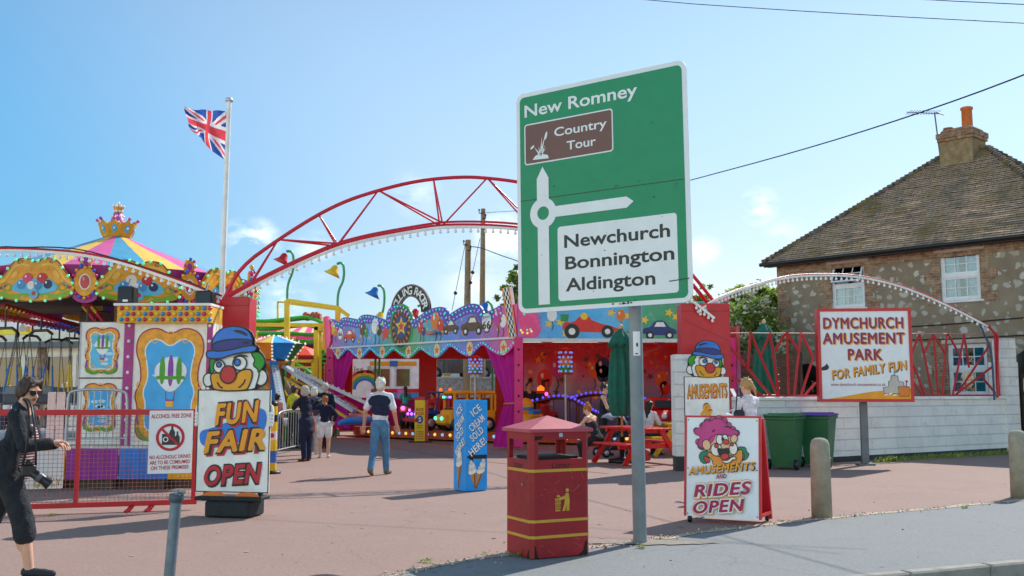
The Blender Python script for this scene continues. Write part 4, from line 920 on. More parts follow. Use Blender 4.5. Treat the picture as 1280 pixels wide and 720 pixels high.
# ================================================================ cartoon clown heads (plain fairground clown)
CL = [WHITE, BLACK, paint('#0a6fd0', .35), paint('#0a1f7c', .35), paint('#12960f', .4), paint('#e09a08', .4), paint('#c00d22', .35)]
def clown(mb, s, y, T=None, flip=False):
    f = -1 if flip else 1
    Q = lambda pts, n=2: chaikin([(f*(x-340)/712*s, (622-z)/712*s) for x, z in pts], n) if n else [(f*(x-340)/712*s, (622-z)/712*s) for x, z in pts]
    E = lambda x, z, r, r2=None: ell(f*(x-340)/712*s, (622-z)/712*s, r/712*s, (r2 or r)/712*s, 30)
    o = 13/712*s; k = .003
    def L(poly, i, mi): mb.outlined(poly, y-k*i, mi, 1, o, T)
    L(E(78, 530, 50, 62), 1, 0); L(E(600, 510, 62, 72), 1, 0)
    L(Q([(90, 300), (150, 320), (150, 400), (128, 470), (105, 470), (88, 410)]), 2, 4)
    L(Q([(125, 628), (112, 560), (135, 440), (150, 330), (300, 270), (500, 270), (540, 330), (560, 420), (590, 470), (560, 570), (540, 628)]), 3, 0)
    L(Q([(505, 270), (590, 282), (640, 345), (636, 400), (576, 470), (570, 430), (520, 400), (545, 350), (510, 310)], 1), 5, 4)
    L(Q([(100, 480), (150, 465), (215, 470), (230, 525), (285, 560), (345, 525), (372, 462), (450, 432), (515, 440), (522, 500), (490, 590), (460, 630), (150, 630), (120, 570)]), 6, 5)
    mb.stroke(Q([(165, 530), (195, 585), (240, 616)], 2)[:-4], o, y-k*7.5, 1, T, False); mb.stroke(Q([(460, 500), (440, 565), (372, 616)], 2)[:-4], o, y-k*7.5, 1, T, False)
    L(E(190, 408, 56, 58), 7, 0); L(E(394, 380, 68, 64), 7, 0)
    L(E(190, 390, 24), 9, 2); L(E(372, 372, 30), 9, 2)
    mb.stroke(chaikin([(f*(x-340)/712*s, (622-z)/712*s) for x, z in [(330, 330), (400, 300), (470, 320)]], 2, False), o, y-k*8, 1, T, False)
    L(E(285, 482, 78, 80), 10, 6)
    L(Q([(112, 240), (118, 170), (150, 110), (200, 68), (270, 45), (350, 42), (440, 60), (500, 115), (520, 180), (518, 250), (300, 290), (125, 290)]), 11, 2)
    L(Q([(115, 205), (200, 172), (350, 158), (515, 165), (515, 235), (300, 265), (120, 285)], 1), 13, 3)
    L(Q([(66, 300), (72, 268), (120, 262), (200, 272), (320, 256), (420, 232), (520, 218), (566, 232), (562, 262), (520, 280), (400, 284), (300, 308), (220, 336), (130, 338), (80, 326)]), 15, 2)
    for pts in ([(325, 78), (390, 76), (450, 100), (470, 132), (445, 130), (400, 106), (345, 96)], [(405, 188), (460, 182), (485, 195), (450, 205)]): mb.flat(Q(pts, 1), y-k*16, 1, T)
def clown_outline(s, flip=False):
    f = -1 if flip else 1
    pts = [(130, 628), (85, 598), (35, 575), (25, 510), (60, 465), (78, 400), (85, 330), (58, 300), (68, 262), (108, 250), (112, 180), (150, 100), (260, 38), (360, 34), (450, 58), (515, 115), (528, 212), (572, 230), (572, 262), (625, 310), (645, 390), (640, 440), (668, 500), (650, 570), (600, 592), (550, 628)]
    return chaikin([(f*(x-340)/712*s, (622-z)/712*s) for x, z in pts], 1)
def frame4(tl, tr, br, bl, Y0, Y1):
    """upright board from its four corners in the picture: origin, angle, width, height"""
    a = P(*bl, Y0); b_ = P(*br, Y1); ang = math.atan2(b_.y-a.y, b_.x-a.x); z0 = (a.z+b_.z)/2; h = (P(*tl, Y0).z+P(*tr, Y1).z)/2-z0
    return Vector((a.x, a.y, z0)), ang, math.hypot(b_.x-a.x, b_.y-a.y), h
# FUN FAIR board
o, ang, w_, h_ = frame4((248, 488), (337, 487), (335, 613), (244, 617), 12.35, 12.15)
ff = thing('clown_sign', 'white fun fair board topped by a clown head in blue hat on a black base', 'sign', (o.x, o.y, 0), ang)
z0 = o.z; cxx = w_/2; s = w_
mb = MB(); mb.box((0, 0, z0), (w_, .03, z0+h_)); mb.build('panel', WHITE, ff)
mb = MB(); mb.stroke([(0, z0), (w_, z0), (w_, z0+h_), (0, z0+h_)], .02, -.003, 0); mb.build('border', BLACK, ff)
mb = MB(); mb.prism(clown_outline(s), .004, .028, 1, Matrix.Translation((cxx, 0, z0+h_))); clown(mb, s, 0, Matrix.Translation((cxx, .002, z0+h_))); 
mb.build('clown_head', CL, ff)
M_GOLDL = paint('#e89a12', .4, dirt=.05); M_REDL = paint('#b8102c', .4, dirt=.05); M_BLUEL = paint('#1576d4', .4, dirt=.08)
mb = MB(); mb.flat(chaikin([(w_*x, z0+h_*z) for x, z in [(.08, .44), (.03, .52), (.05, .6), (.2, .62), (.55, .72), (.75, .82), (.93, .82), (.97, .72), (.93, .6), (.8, .54), (.3, .42)]]), -.004); mb.build('blue_splash', M_BLUEL, ff)
def pop_text(parent, s, x, z, h, w, front, backs, y, bold=.05, shear=.28, rot=0, off=(.008, -.01), bold2=None):
    """cartoon lettering: coloured face over a black edge and a drop shadow"""
    mb = MB(); mb.text(s, x+off[0]*1.0, z+off[1]*1.0, h, y+.0, 0, w, rot, bold+.03, shear); mb.text(s, x, z, h, y-.002, 1, w*1.0, rot, bold+.026, shear); mb.text(s, x, z, h*.97, y-.004, 2, w*.985, rot, bold, shear)
    return mb.build('lettering', [backs[0], backs[1], front], parent)
pop_text(ff, 'FUN', w_*.55, z0+h_*.775, h_*.20, w_*.62, M_GOLDL, (M_REDL, BLACK), -.008, .05, .25, R(5), (.022, -.018))
pop_text(ff, 'FAIR', w_*.52, z0+h_*.50, h_*.20, w_*.84, M_GOLDL, (M_REDL, BLACK), -.008, .05, .25, R(4), (.022, -.018))
pop_text(ff, 'OPEN', w_*.52, z0+h_*.17, h_*.18, w_*.80, M_REDL, (BLACK, BLACK), -.006, .05, .25, R(4), (.004, -.004))
mb = MB()
for s_ in (-1, 1):
    x = 0 if s_ < 0 else w_
    for k in range(4): mb.ball((x+s_*.012, .0, z0+h_*(.66+.035*k)), .028, 8)
    mb.prism(chaikin([(x-s_*.02, z0+h_*.62), (x+s_*.04, z0+h_*.64), (x+s_*.045, z0+h_*.8), (x+s_*.02, z0+h_*.86), (x-s_*.02, z0+h_*.84)], 1), .012, .03)
    mb.flat(ell(cxx+s_*.22, z0-.05, .16, .055, 16), -.02, 1)
mb.build('hands', [WHITE, paint('#e2722c')], ff)
mb = MB(); mb.cbox((cxx+.02, .06, .105), (.58, .42, .19), bev=.02); mb.cbox((cxx, .03, .225), (.82, .36, .045), bev=.01); mb.bar((.12, .05, .2), (.12, .05, z0+.4), .05); mb.bar((w_-.12, .05, .2), (w_-.12, .05, z0+.4), .05); mb.build('base', mat('base_black', '#1d2226', .75, var=.25, bump=.4, dirt=.3), ff)
# AMUSEMENTS & board beside the white pier
o, ang, w_, h_ = frame4((857, 471), (915, 471), (914, 578), (857, 578), 18.4, 18.4)
am = thing('clown_sign', 'smaller clown headed amusements board by the white block pier behind the A-board', 'sign', (o.x, o.y, 0), ang)
h_ = P(857, 471, 18.4).z-.08
z0 = .08
mb = MB(); mb.box((0, 0, z0), (w_, .03, z0+h_)); mb.build('panel', WHITE, am)
mb = MB(); mb.stroke([(0, z0), (w_, z0), (w_, z0+h_), (0, z0+h_)], .02, -.003, 0); mb.build('border', BLACK, am)
mb = MB(); mb.prism(clown_outline(w_*.98, True), .004, .028, 1, Matrix.Translation((w_*.5, 0, z0+h_))); clown(mb, w_*.98, 0, Matrix.Translation((w_*.5, .002, z0+h_)), True); mb.build('clown_head', CL, am)
zt = z0+h_
pop_text(am, 'AMUSEMENTS', w_*.5, zt-.26, .24, w_*.88, M_GOLDL, (M_REDL, BLACK), -.006, .03, .12, R(2), (.008, -.012)); pop_text(am, '&', w_*.48, zt-.62, .24, .2, M_GOLDL, (M_REDL, BLACK), -.006, .06, .15, 0, (.008, -.01))
mb = MB(); mb.bar((.1, .03, 0), (.1, .1, zt-.3), .04); mb.bar((w_-.1, .03, 0), (w_-.1, .1, zt-.3), .04); mb.build('strut', BLACK, am)
# A-BOARD
o, ang, w_, h_ = frame4((857, 522), (952, 523), (950, 650), (856.5, 647), 11.75, 11.35)
ab = thing('a_board', 'red edged A-board with a pink haired clown and rides open lettering', 'sign', (o.x, o.y, 0), ang)
z0 = .075; h_ = P(857, 522, 11.5).z-z0; TB = Matrix.Translation((0, 0, z0)) @ Matrix.Rotation(R(-5), 4, 'X')
mb = MB(); mb.box((.012, 0, 0), (w_-.012, .02, h_), 0, TB); mb.build('panel', mat('aboard_white', '#dfe4ea', .35, var=.04, dirt=.15), ab)
mb = MB()
mb.box((-.014, -.008, 0), (.011, .04, h_), 0, TB); mb.box((w_-.011, -.008, 0), (w_+.014, .04, h_), 0, TB); mb.box((-.014, -.006, h_+.001), (w_+.014, .04, h_+.022), 0, TB); mb.box((.0, .022, .0), (w_, .04, .04), 0, TB)
TB2 = Matrix.Translation((0, .52, z0)) @ Matrix.Rotation(R(14), 4, 'X')
mb.box((w_-.02, -.02, -.04), (w_+.012, .025, h_*1.02), 0, TB2); mb.box((-.012, -.02, -.04), (.02, .025, h_*1.02), 0, TB2); mb.box((0, -.015, 0), (w_, .01, h_), 0, TB2); mb.bar((w_, 0.05, .11), (w_, .5, .11), .03)
mb.build('frame', RED, ab)
for x in (.05, w_-.05):
    for y in (.02, .55):
        if x > .1 and y < .1: continue
        mb = MB(); T = Matrix.Translation((x, y, .042)) @ Matrix.Rotation(R(90), 4, 'Y'); mb.lathe([(.008, -.018), (.038, -.018), (.042, 0), (.038, .018), (.008, .018)], 14, 0, T); mb.box((x-.012, y-.012, .05), (x+.012, y+.012, .1)); mb.build('caster', BLACK, ab)
AC = [WHITE, BLACK, paint('#c0307e', .4), paint('#e3b48c', .4), paint('#d8312a', .4), paint('#e08e28', .4), paint('#0d7f5a', .4), paint('#e8e0d8', .4)]
mb = MB(); A = lambda pts, n=2: chaikin([((x-50)/470*w_, (668-z)/625*h_) for x, z in pts], n); AE = lambda x, z, r, r2=None, rot=0: ell((x-50)/470*w_, (668-z)/625*h_, r/470*w_, (r2 or r)/470*w_, 24, rot)
ow = 4.5/470*w_
def AL(p, i, mi): mb.outlined(p, -.002-.002*i, mi, 1, ow, TB)
AL(A([(135, 290), (150, 262), (190, 252), (205, 270), (195, 335), (155, 335)], 1), 1, 6); AL(A([(385, 230), (405, 222), (435, 228), (440, 255), (458, 268), (440, 300), (410, 312), (385, 300)], 1), 1, 6)
AL(A([(160, 300), (185, 285), (215, 320), (195, 335)], 1), 2, 4); AL(A([(395, 260), (425, 262), (425, 300), (400, 305)], 1), 2, 4)
AL(A([(188, 285), (195, 262), (235, 268), (300, 300), (350, 290), (385, 245), (412, 240), (418, 270), (410, 320), (375, 350), (230, 350), (225, 310)]), 3, 5)
AL(A([(104, 128), (125, 108), (155, 118), (152, 85), (180, 62), (215, 66), (240, 48), (285, 52), (315, 78), (335, 112), (385, 120), (390, 150), (350, 180), (250, 150), (235, 200), (180, 238), (138, 236), (128, 205), (152, 165), (108, 150)], 1), 4, 2)
for cx_, cz_, cr_ in ((120,128,18),(150,225,20),(135,200,20),(165,100,24),(190,72,22),(225,58,22),(262,52,22),(298,66,22),(325,92,20),(352,118,20),(378,138,18),(160,232,18)): AL(AE(cx_, cz_, cr_), 3, 2)
mb.flat(A([(125, 130), (165, 95), (230, 62), (300, 72), (340, 120), (375, 142), (340, 170), (250, 140), (235, 200), (180, 232), (145, 225), (150, 165)]), -.0135, 2, TB)
AL(A([(185, 215), (215, 165), (255, 148), (330, 150), (365, 180), (385, 232), (355, 275), (300, 292), (235, 285), (200, 250)]), 5, 3)
AL(AE(188, 218, 27, 33, .3), 6, 3); AL(AE(362, 175, 21, 26, -.3), 6, 3); AL(AE(250, 245, 34, 40), 6, 7); AL(AE(358, 238, 26, 36), 6, 7)
AL(AE(272, 182, 22, 30, .1), 7, 0); AL(AE(306, 178, 20, 28, .1), 7, 0); mb.flat(AE(292, 178, 9, 11), -.02, 1, TB)
AL(A([(255, 235), (290, 242), (335, 232), (332, 275), (318, 300), (285, 300), (265, 270)]), 8, 1); AL(AE(305, 288, 27, 19, .2), 9, 4)
AL(A([(285, 310), (300, 330), (340, 326), (352, 306), (378, 305), (374, 286), (345, 290), (325, 315)]), 10, 7)
AL(AE(313, 196, 20, 15, -.2), 11, 4); AL(AE(252, 222, 13), 9, 4); AL(AE(350, 211, 10), 9, 4)
mb.stroke(A([(222, 140), (232, 125), (246, 120)], 1)[:-2], ow*1.4, -.024, 1, TB, False); mb.stroke(A([(300, 105), (315, 98), (330, 105)], 1)[:-2], ow*1.4, -.024, 1, TB, False)
mb.build('clown_picture', AC, ab)
MAG = paint('#a5104f', .4, dirt=.05)
def atext(s, x, z, h, w, mats, bolds, rot, offs=None):
    mb = MB()
    for i, (m_, b2) in enumerate(zip(mats, bolds)):
        ox, oz = (0, 0) if not offs else offs[i]
        mb.text(s, (x-50)/470*w_+ox, (668-z)/625*h_+oz, h/625*h_, -.024-.002*i, i, w/470*w_*(1+.6*(b2-bolds[-1])), R(rot), b2, .25, TB)
    mb.build('lettering', list(mats), ab)
atext('AMUSEMENTS', 283, 362, 48, 420, (BLACK, M_GOLDL), (.06, .035), 6, ((.006, -.006), (0, 0)))
atext('AND', 283, 412, 26, 66, (MAG,), (.05,), 5)
atext('RIDES', 290, 492, 72, 360, (M_GOLDL, WHITE, MAG), (.14, .10, .045), 6); atext('OPEN', 268, 598, 70, 320, (M_GOLDL, WHITE, MAG), (.14, .10, .045), 6)
mb = MB()
for x, z in ((.03, .03), (w_-.03, .03), (.03, h_-.03), (w_-.03, h_-.03), (.03, h_*.48), (w_-.03, h_*.48)): mb.flat(ell(x, z, .008, n=8), -.003, 0, TB)
mb.build('screw_heads', BLACK, ab)
# PARK SIGN on a post
o, ang, w_, h_ = frame4((1026, 389), (1137, 389), (1139, 498), (1028, 499.5), 20.6, 20.4)
pk = thing('park_sign', 'white park sign in a red frame on a grey post before the white wall', 'sign', (o.x, o.y, 0), ang)
z0 = o.z
mb = MB(); mb.box((0, 0, z0), (w_, .24, z0+h_)); mb.build('panel', mat('aboard_white', '#dfe4ea'), pk)
mb = MB(); f = .06
for lo, hi in (((-f, -.02, z0-f), (0, .26, z0+h_+f)), ((w_, -.02, z0-f), (w_+f, .26, z0+h_+f)), ((0, -.02, z0-f), (w_, .16, z0)), ((0, -.02, z0+h_), (w_, .26, z0+h_+f))): mb.box(lo, hi)
mb.build('frame', RED, pk)
PURP = paint('#8a1a4c', .4, dirt=.05)
def ptext(s, x, z, h, w, m_, sh, bold, shear=0, rot=0, off=(.02, -.02)):
    mb = MB(); mb.text(s, x*w_+off[0], z0+z*h_+off[1], h*h_, -.003, 0, w*w_, R(rot), bold+.008, shear); mb.text(s, x*w_, z0+z*h_, h*h_, -.006, 1, w*w_, R(rot), bold, shear); mb.build('lettering', [sh, m_], pk)
ptext('DYMCHURCH', .49, .865, .12, .90, PURP, M_GOLDL, .045); ptext('AMUSEMENT', .49, .69, .12, .92, PURP, M_GOLDL, .045); ptext('PARK', .5, .505, .12, .38, PURP, M_GOLDL, .045)
ptext('FOR FAMILY FUN', .54, .33, .10, .86, M_GOLDL, BLACK, .04, .2, 8, (.014, -.016))
mb = MB(); mb.text('www.dymchurch-amusements.co.uk', .41*w_, z0+.165*h_, .035*h_, -.003, 0, .62*w_, 0, .01); mb.build('web_address', PURP, pk)
mb = MB(); mb.flat(chaikin([(.06*w_, z0), (.2*w_, z0+.02*h_), (.55*w_, z0+.085*h_), (.8*w_, z0+.10*h_), (w_, z0+.12*h_)], 2, False)+[(w_, z0)], -.003, 0)
cas = [(.7, .06), (.69, .13), (.75, .14), (.755, .2), (.78, .21), (.785, .26), (.80, .27), (.86, .26), (.865, .2), (.92, .19), (.93, .12), (.91, .06)]
mb.flat([(x*w_, z0+z*h_) for x, z in cas], -.005, 1); mb.stroke([(x*w_, z0+z*h_) for x, z in cas], .012, -.0065, 2); mb.flat([(.87*w_, z0+.03*h_), (.86*w_, z0+.14*h_), (.985*w_, z0+.14*h_), (.975*w_, z0+.03*h_)], -.008, 3); mb.stroke([(.87*w_, z0+.03*h_), (.86*w_, z0+.14*h_), (.985*w_, z0+.14*h_), (.975*w_, z0+.03*h_)], .012, -.0095, 2)
mb.stroke([(.95*w_, z0+.14*h_), (.955*w_, z0+.19*h_)], .02, -.0095, 4, closed=False); mb.flat(ell(.955*w_, z0+.2*h_, .03, .02, 10), -.011, 4)
mb.stroke([(.82*w_, z0+.26*h_), (.82*w_, z0+.32*h_)], .012, -.0095, 2, closed=False); mb.flat([(.82*w_, z0+.32*h_), (.87*w_, z0+.305*h_), (.82*w_, z0+.285*h_)], -.011, 5); 
for x, z in ((.72, .05), (.77, .06), (.82, .045)): mb.flat(ell(x*w_, z0+z*h_, .04, .016, 10, .3), -.011, 6)
mb.flat(chaikin([(.0, z0+.36*h_), (.05*w_, z0+.38*h_), (.06*w_, z0+.41*h_), (.075*w_, z0+.385*h_), (.09*w_, z0+.36*h_), (.07*w_, z0+.33*h_), (.0, z0+.32*h_)], 1), -.004, 2)
mb.build('beach_picture', [M_GOLDL, paint('#b9b4ac'), BLACK, paint('#e07a1c'), RED, paint('#3aa0d0'), WHITE], pk)
mb = MB(); px_ = w_*.5; mb.box((px_-.07, .25, 0), (px_+.07, .37, z0+h_*.9)); mb.cbox((px_, .31, .02), (.34, .34, .05), bev=.01); mb.build('post', mat('post_grey2', '#6b7076', .55, dirt=.25, metal=.2), pk)
# ICE CREAM BOX SIGN
pc = G(592.5, 614); pl_ = G(565, 612); pr_ = G(608, 609.5)
a1 = math.atan2(pr_.y-pc.y, pr_.x-pc.x); wR = .54; hI = P(592.5, 500, pc.y).z
# near edge at px 583? two faces meet at x = 582
pc = G(582, 615); p_l = P(565, 500, pc.y+.35)
ic = thing('ice_cream_sign', 'tall blue two faced ice cream box sign with cones and a black arrow', 'sign', pc, R(32))
hI = P(583, 500, pc.y).z; ICB = paint('#1497e8', .4, dirt=.08)
wF, wLft = .34, .44
wF = (608-582)/FPX*pc.y/math.cos(R(32)); wL = wF
mb = MB(); mb.box((0, 0, .01), (wF, wL, hI)); mb.build('box', ICB, ic)
TF = Matrix.Identity(4); TLf = Matrix.Translation((0, wL, 0)) @ Matrix.Rotation(R(-90), 4, 'Z')
CRE = paint('#efe8dc', .5, dirt=.03); CONE = paint('#c98632', .5); CONED = paint('#8a5418', .6)
def icetext(T, wd):
    for i, sx in enumerate(('ICE', 'CREAM', 'SOLD', 'HERE!')):
        wid = (.5, .8, .66, .9)[i]*wd; x = wd*(.46, .5, .5, .54)[i]; z = hI*(.885, .745, .625, .485)[i]
        mb = MB(); mb.text(sx, x+.008, z-.008, .105, -.003, 1, wid, R(38), .045, .0, T, 1.1); mb.text(sx, x, z, .105, -.005, 0, wid, R(38), .02, .0, T, 1.15); mb.build('lettering', [CRE, paint('#0b4f86')], ic)
def cornet(x, zb, zt, r, T, tilt=0):
    mb = MB(); m_ = zb+(zt-zb)*.55; tx = lambda z: x+tilt*(z-zb)
    mb.flat([(tx(zb)-.006, zb), (tx(zb)+.006, zb), (tx(m_)+r*.9, m_), (tx(m_)-r*.9, m_)], -.004, 1, T); mb.stroke([(tx(zb), zb), (tx(m_)+r*.5, m_)], r*.35, -.0055, 2, T, False)
    for k, (rr_, f) in enumerate(((1.15, .60), (1.05, .72), (.8, .83), (.45, .93))): mb.flat(ell(tx(zb+(zt-zb)*f), zb+(zt-zb)*f, r*rr_, r*.62, 16, .3), -.006-.0015*k, 0 if k % 2 == 0 else 3, T)
    mb.flat([(tx(zt)-r*.3, zb+(zt-zb)*.94), (tx(zt)+r*.25, zb+(zt-zb)*.94), (tx(zt)+r*.1, zt)], -.0125, 0, T); mb.build('cornet', [CRE, CONE, CONED, paint('#d9cfc2')], ic)
icetext(TF, wF); icetext(TLf, wL)
ar = MB(); z = hI*.375; ar.flat([(wF*.04, z), (wF*.34, z+.075), (wF*.34, z+.028), (wF*.98, z+.03), (wF*.98, z-.03), (wF*.34, z-.028), (wF*.34, z-.075)], -.004); ar.build('arrow', BLACK, ic)
cornet(wF*.42, .06, .46, .065, TF, -.18); cornet(wF*.48, .04, .48, .065, TF, .3); cornet(wL*.4, .05, .66, .085, TLf, .08)
mb = MB()
for z in (.1, hI*.5, hI-.06):
    for x in (.03, wF-.03): mb.flat(ell(x, z, .006, n=6), -.003, 0, TF)
mb.build('screw_heads', BLACK, ic)
# YELLOW NOTICE on a foot by the ride, and hazard stripe post
p = G(524.5, 553); t = thing('notice_stand', 'narrow yellow notice with a red top standing in front of the scalloped ride', 'sign', p, R(8)); k = p.y/FPX
wN, hN = 12.5*k, P(524, 496, p.y).z
mb = MB(); mb.box((-wN/2, 0, .04), (wN/2, .03, hN-.1)); mb.build('panel', paint('#f2cf14', .5, dirt=.05), t)
mb = MB(); mb.box((-wN/2, -.002, hN-.1), (wN/2, .032, hN)); mb.box((wN/2, .0, .04), (wN/2+.1, .04, hN-.1)); mb.build('red_edge', RED, t)
mb = MB(); mb.text('RIDE', 0, hN*.72, .085, -.003, 0, wN*.7, 0, .06); mb.text('RULES', 0, hN*.635, .085, -.003, 0, wN*.76, 0, .06)
for k2 in range(2): mb.text('PLEASE WAIT', 0, hN*(.37-.045*k2), .04, -.003, 0, wN*.6, 0, .05)
for k2 in range(4): mb.text('NO SMOKING', 0, hN*(.235-.05*k2), .045, -.003, 0, wN*.78, 0, .05)
mb.build('lettering', RED, t)
mb = MB(); mb.flat(ell(0, hN*.5, .1, .125, 20), -.003, 0); mb.text('S', 0, hN*.5, .12, -.005, 1, None, 0, .05); mb.build('blue_disc', [paint('#1b3ca0'), WHITE], t)
mb = MB(); mb.cbox((.02, .02, .02), (.7, .4, .04), bev=.01); mb.build('foot', BLACK, t)
p = G(340, 592); t = thing('hazard_post', 'yellow black and blue padded post behind the fun fair board', 'post', p); mb = MB(); mats_ = [paint('#f0c314'), BLACK, paint('#2f6fc0'), WHITE]
for i, (z0_, z1_, m_) in enumerate([(.05, .2, 0), (.2, .42, 2), (.42, .62, 0), (.62, .78, 3), (.78, .95, 0), (.95, 1.08, 1), (1.08, 1.24, 0), (1.24, 1.3, 1)]): mb.lathe([(.075, z0_), (.075, z1_)], 16, m_)
mb.lathe([(.075, 1.3), (.04, 1.34), (.001, 1.345)], 16, 1); mb.lathe([(.001, 0), (.16, 0), (.16, .04), (.08, .055)], 16, 1); mb.build('sleeve', mats_, t)
mb = MB(); mb.flat(ell(.0, .7, .045, n=16), -.077, 0); mb.build('badge', paint('#c8252c'), t)
# RED MESH FENCE with hung signs
o = P(-60, 637, 12.2); a = P(-60, 637.5, 12.2); b_ = P(246, 620.5, 13.0); FA = math.atan2(b_.y-a.y, b_.x-a.x); FLn = math.hypot(b_.x-a.x, b_.y-a.y)
fn = thing('mesh_fence', 'red framed barrier with rusty square wire mesh beside the swing ride', 'fence', (a.x, a.y, 0), FA)
fz0, fz1 = .10, 1.245
def fpl(px, py): return on_plane(px, py, (a.x, a.y), FA)
mb = MB(); mb.bar((0, 0, fz1), (FLn, 0, fz1), .06, .07); mb.build('top_rail', RED, fn)
mb = MB(); mb.bar((0, 0, fz0), (FLn, 0, fz0), .06, .06); mb.build('bottom_rail', RED, fn)
for px in (-50, 97, 243):
    x = fpl(px, 570)[0]; mb = MB(); mb.bar((x, 0, fz0), (x, 0, fz1), .05, .05); mb.build('upright', RED, fn)
for px in (170, 195, 30):
    x = fpl(px, 570)[0]; mb = MB(); mb.bar((x, .02, fz0), (x-.08, .32, 0), .04, .04); mb.bar((x, .02, fz0), (x-.08, -.12, 0), .04, .04); mb.build('foot', RED, fn)
mb = MB(); st_ = .052; nx = int(FLn/st_)
for i in range(1, nx): mb.box((i*st_-.0022, -.006, fz0), (i*st_+.0022, -.002, fz1))
for j in range(1, int((fz1-fz0)/st_)): mb.box((0, -.0015, fz0+j*st_-.0022), (FLn, .0025, fz0+j*st_+.0022))
mb.build('wire_mesh', mat('mesh_wire', '#a8645a', .6, var=.25, scale=8, metal=.2, dirt=.3, dirtcol='#6a3020'), fn)
A0 = fpl(184.5, 592); A1 = fpl(242, 513); w_, h_ = A1[0]-A0[0], A1[1]-A0[1]
fl = thing('alcohol_sign', 'white alcohol free zone notice with a red ban circle hung on the mesh fence', 'sign', fn.matrix_basis @ Vector((A0[0], -.05, A0[1])), FA)
mb = MB(); mb.prism(rrect(0, 0, w_, h_, .012), -.004, .004); mb.build('panel', M_SWH, fl)
mb = MB(); T_ = lambda s, z, wd, h: mb.text(s, w_*.5, h_*z, h_*h, -.0065, 0, w_*wd, R(1.5), .02)
T_('ALCOHOL FREE ZONE', .915, .92, .062); T_('NO ALCOHOLIC DRINKS', .265, .93, .056); T_('ARE TO BE COMSUMED', .18, .92, .056); T_('ON THESE PREMISES', .095, .86, .056); mb.build('lettering', M_REDL, fl)
cx, cz, rr_ = w_*.49, h_*.575, w_*.295
mb = MB(); mb.stroke(ell(cx, cz, rr_, n=36), .034, -.010); q_ = rr_*.707; mb.stroke([(cx-q_, cz+q_), (cx+q_, cz-q_)], .03, -.011, closed=False); mb.build('ban_circle', M_REDL, fl)
mb = MB(); bx, bz = cx, cz-rr_*.62
def bottle(x, wd, ht, y): mb.flat([(x-wd/2, bz), (x+wd/2, bz), (x+wd/2, bz+ht*.6), (x+wd*.18, bz+ht*.75), (x+wd*.18, bz+ht), (x-wd*.18, bz+ht), (x-wd*.18, bz+ht*.75), (x-wd/2, bz+ht*.6)], y)
bottle(cx+.02, .07, .27, -.0062); bottle(cx+.085, .06, .17, -.0064); mb.flat([(cx-.10, bz), (cx-.012, bz), (cx-.012, bz+.14), (cx-.10, bz+.14)], -.0066); mb.stroke(ell(cx-.056, bz+.07, .028, n=14), .012, -.0085, 1); mb.build('bottles_symbol', [paint('#2a2e33'), M_SWH], fl)
A0 = fpl(22, 612); A1 = fpl(80.5, 551); w_, h_ = A1[0]-A0[0], A1[1]-A0[1]
fl = thing('daily_board', 'plain white board with yellow lettering along its foot hung on the mesh fence', 'sign', fn.matrix_basis @ Vector((A0[0], .03, A0[1])), FA)
mb = MB(); mb.prism(rrect(0, 0, w_, h_, .01), -.004, .004); mb.build('panel', M_SWH, fl)
mb = MB(); mb.text('DAILY', w_*.66, h_*.12, h_*.14, -.0065, 1, w_*.58, R(3), .07); mb.text('DAILY', w_*.66, h_*.12, h_*.14, -.0085, 0, w_*.58, R(3), .03); mb.build('lettering', [paint('#e8c418'), BLACK], fl)
def canvas(name, c, k=.6):
    m, t, b = newmat(name); col = mixc(t, ramp(t, noise(t, 1.5, 5), [(.3, 0.0), (.7, 1.0)]), mul(c, .85), mul(c, 1.1)); t.links.new(col, b.inputs['Base Color']); b.inputs['Roughness'].default_value = .8
    tr = N(t, 'ShaderNodeBsdfTranslucent'); t.links.new(col, tr.inputs[0]); ms = N(t, 'ShaderNodeMixShader'); ms.inputs[0].default_value = k
    t.links.new(b.outputs[0], ms.inputs[1]); t.links.new(tr.outputs[0], ms.inputs[2]); t.links.new(ms.outputs[0], t.nodes['Material Output'].inputs['Surface']); return m
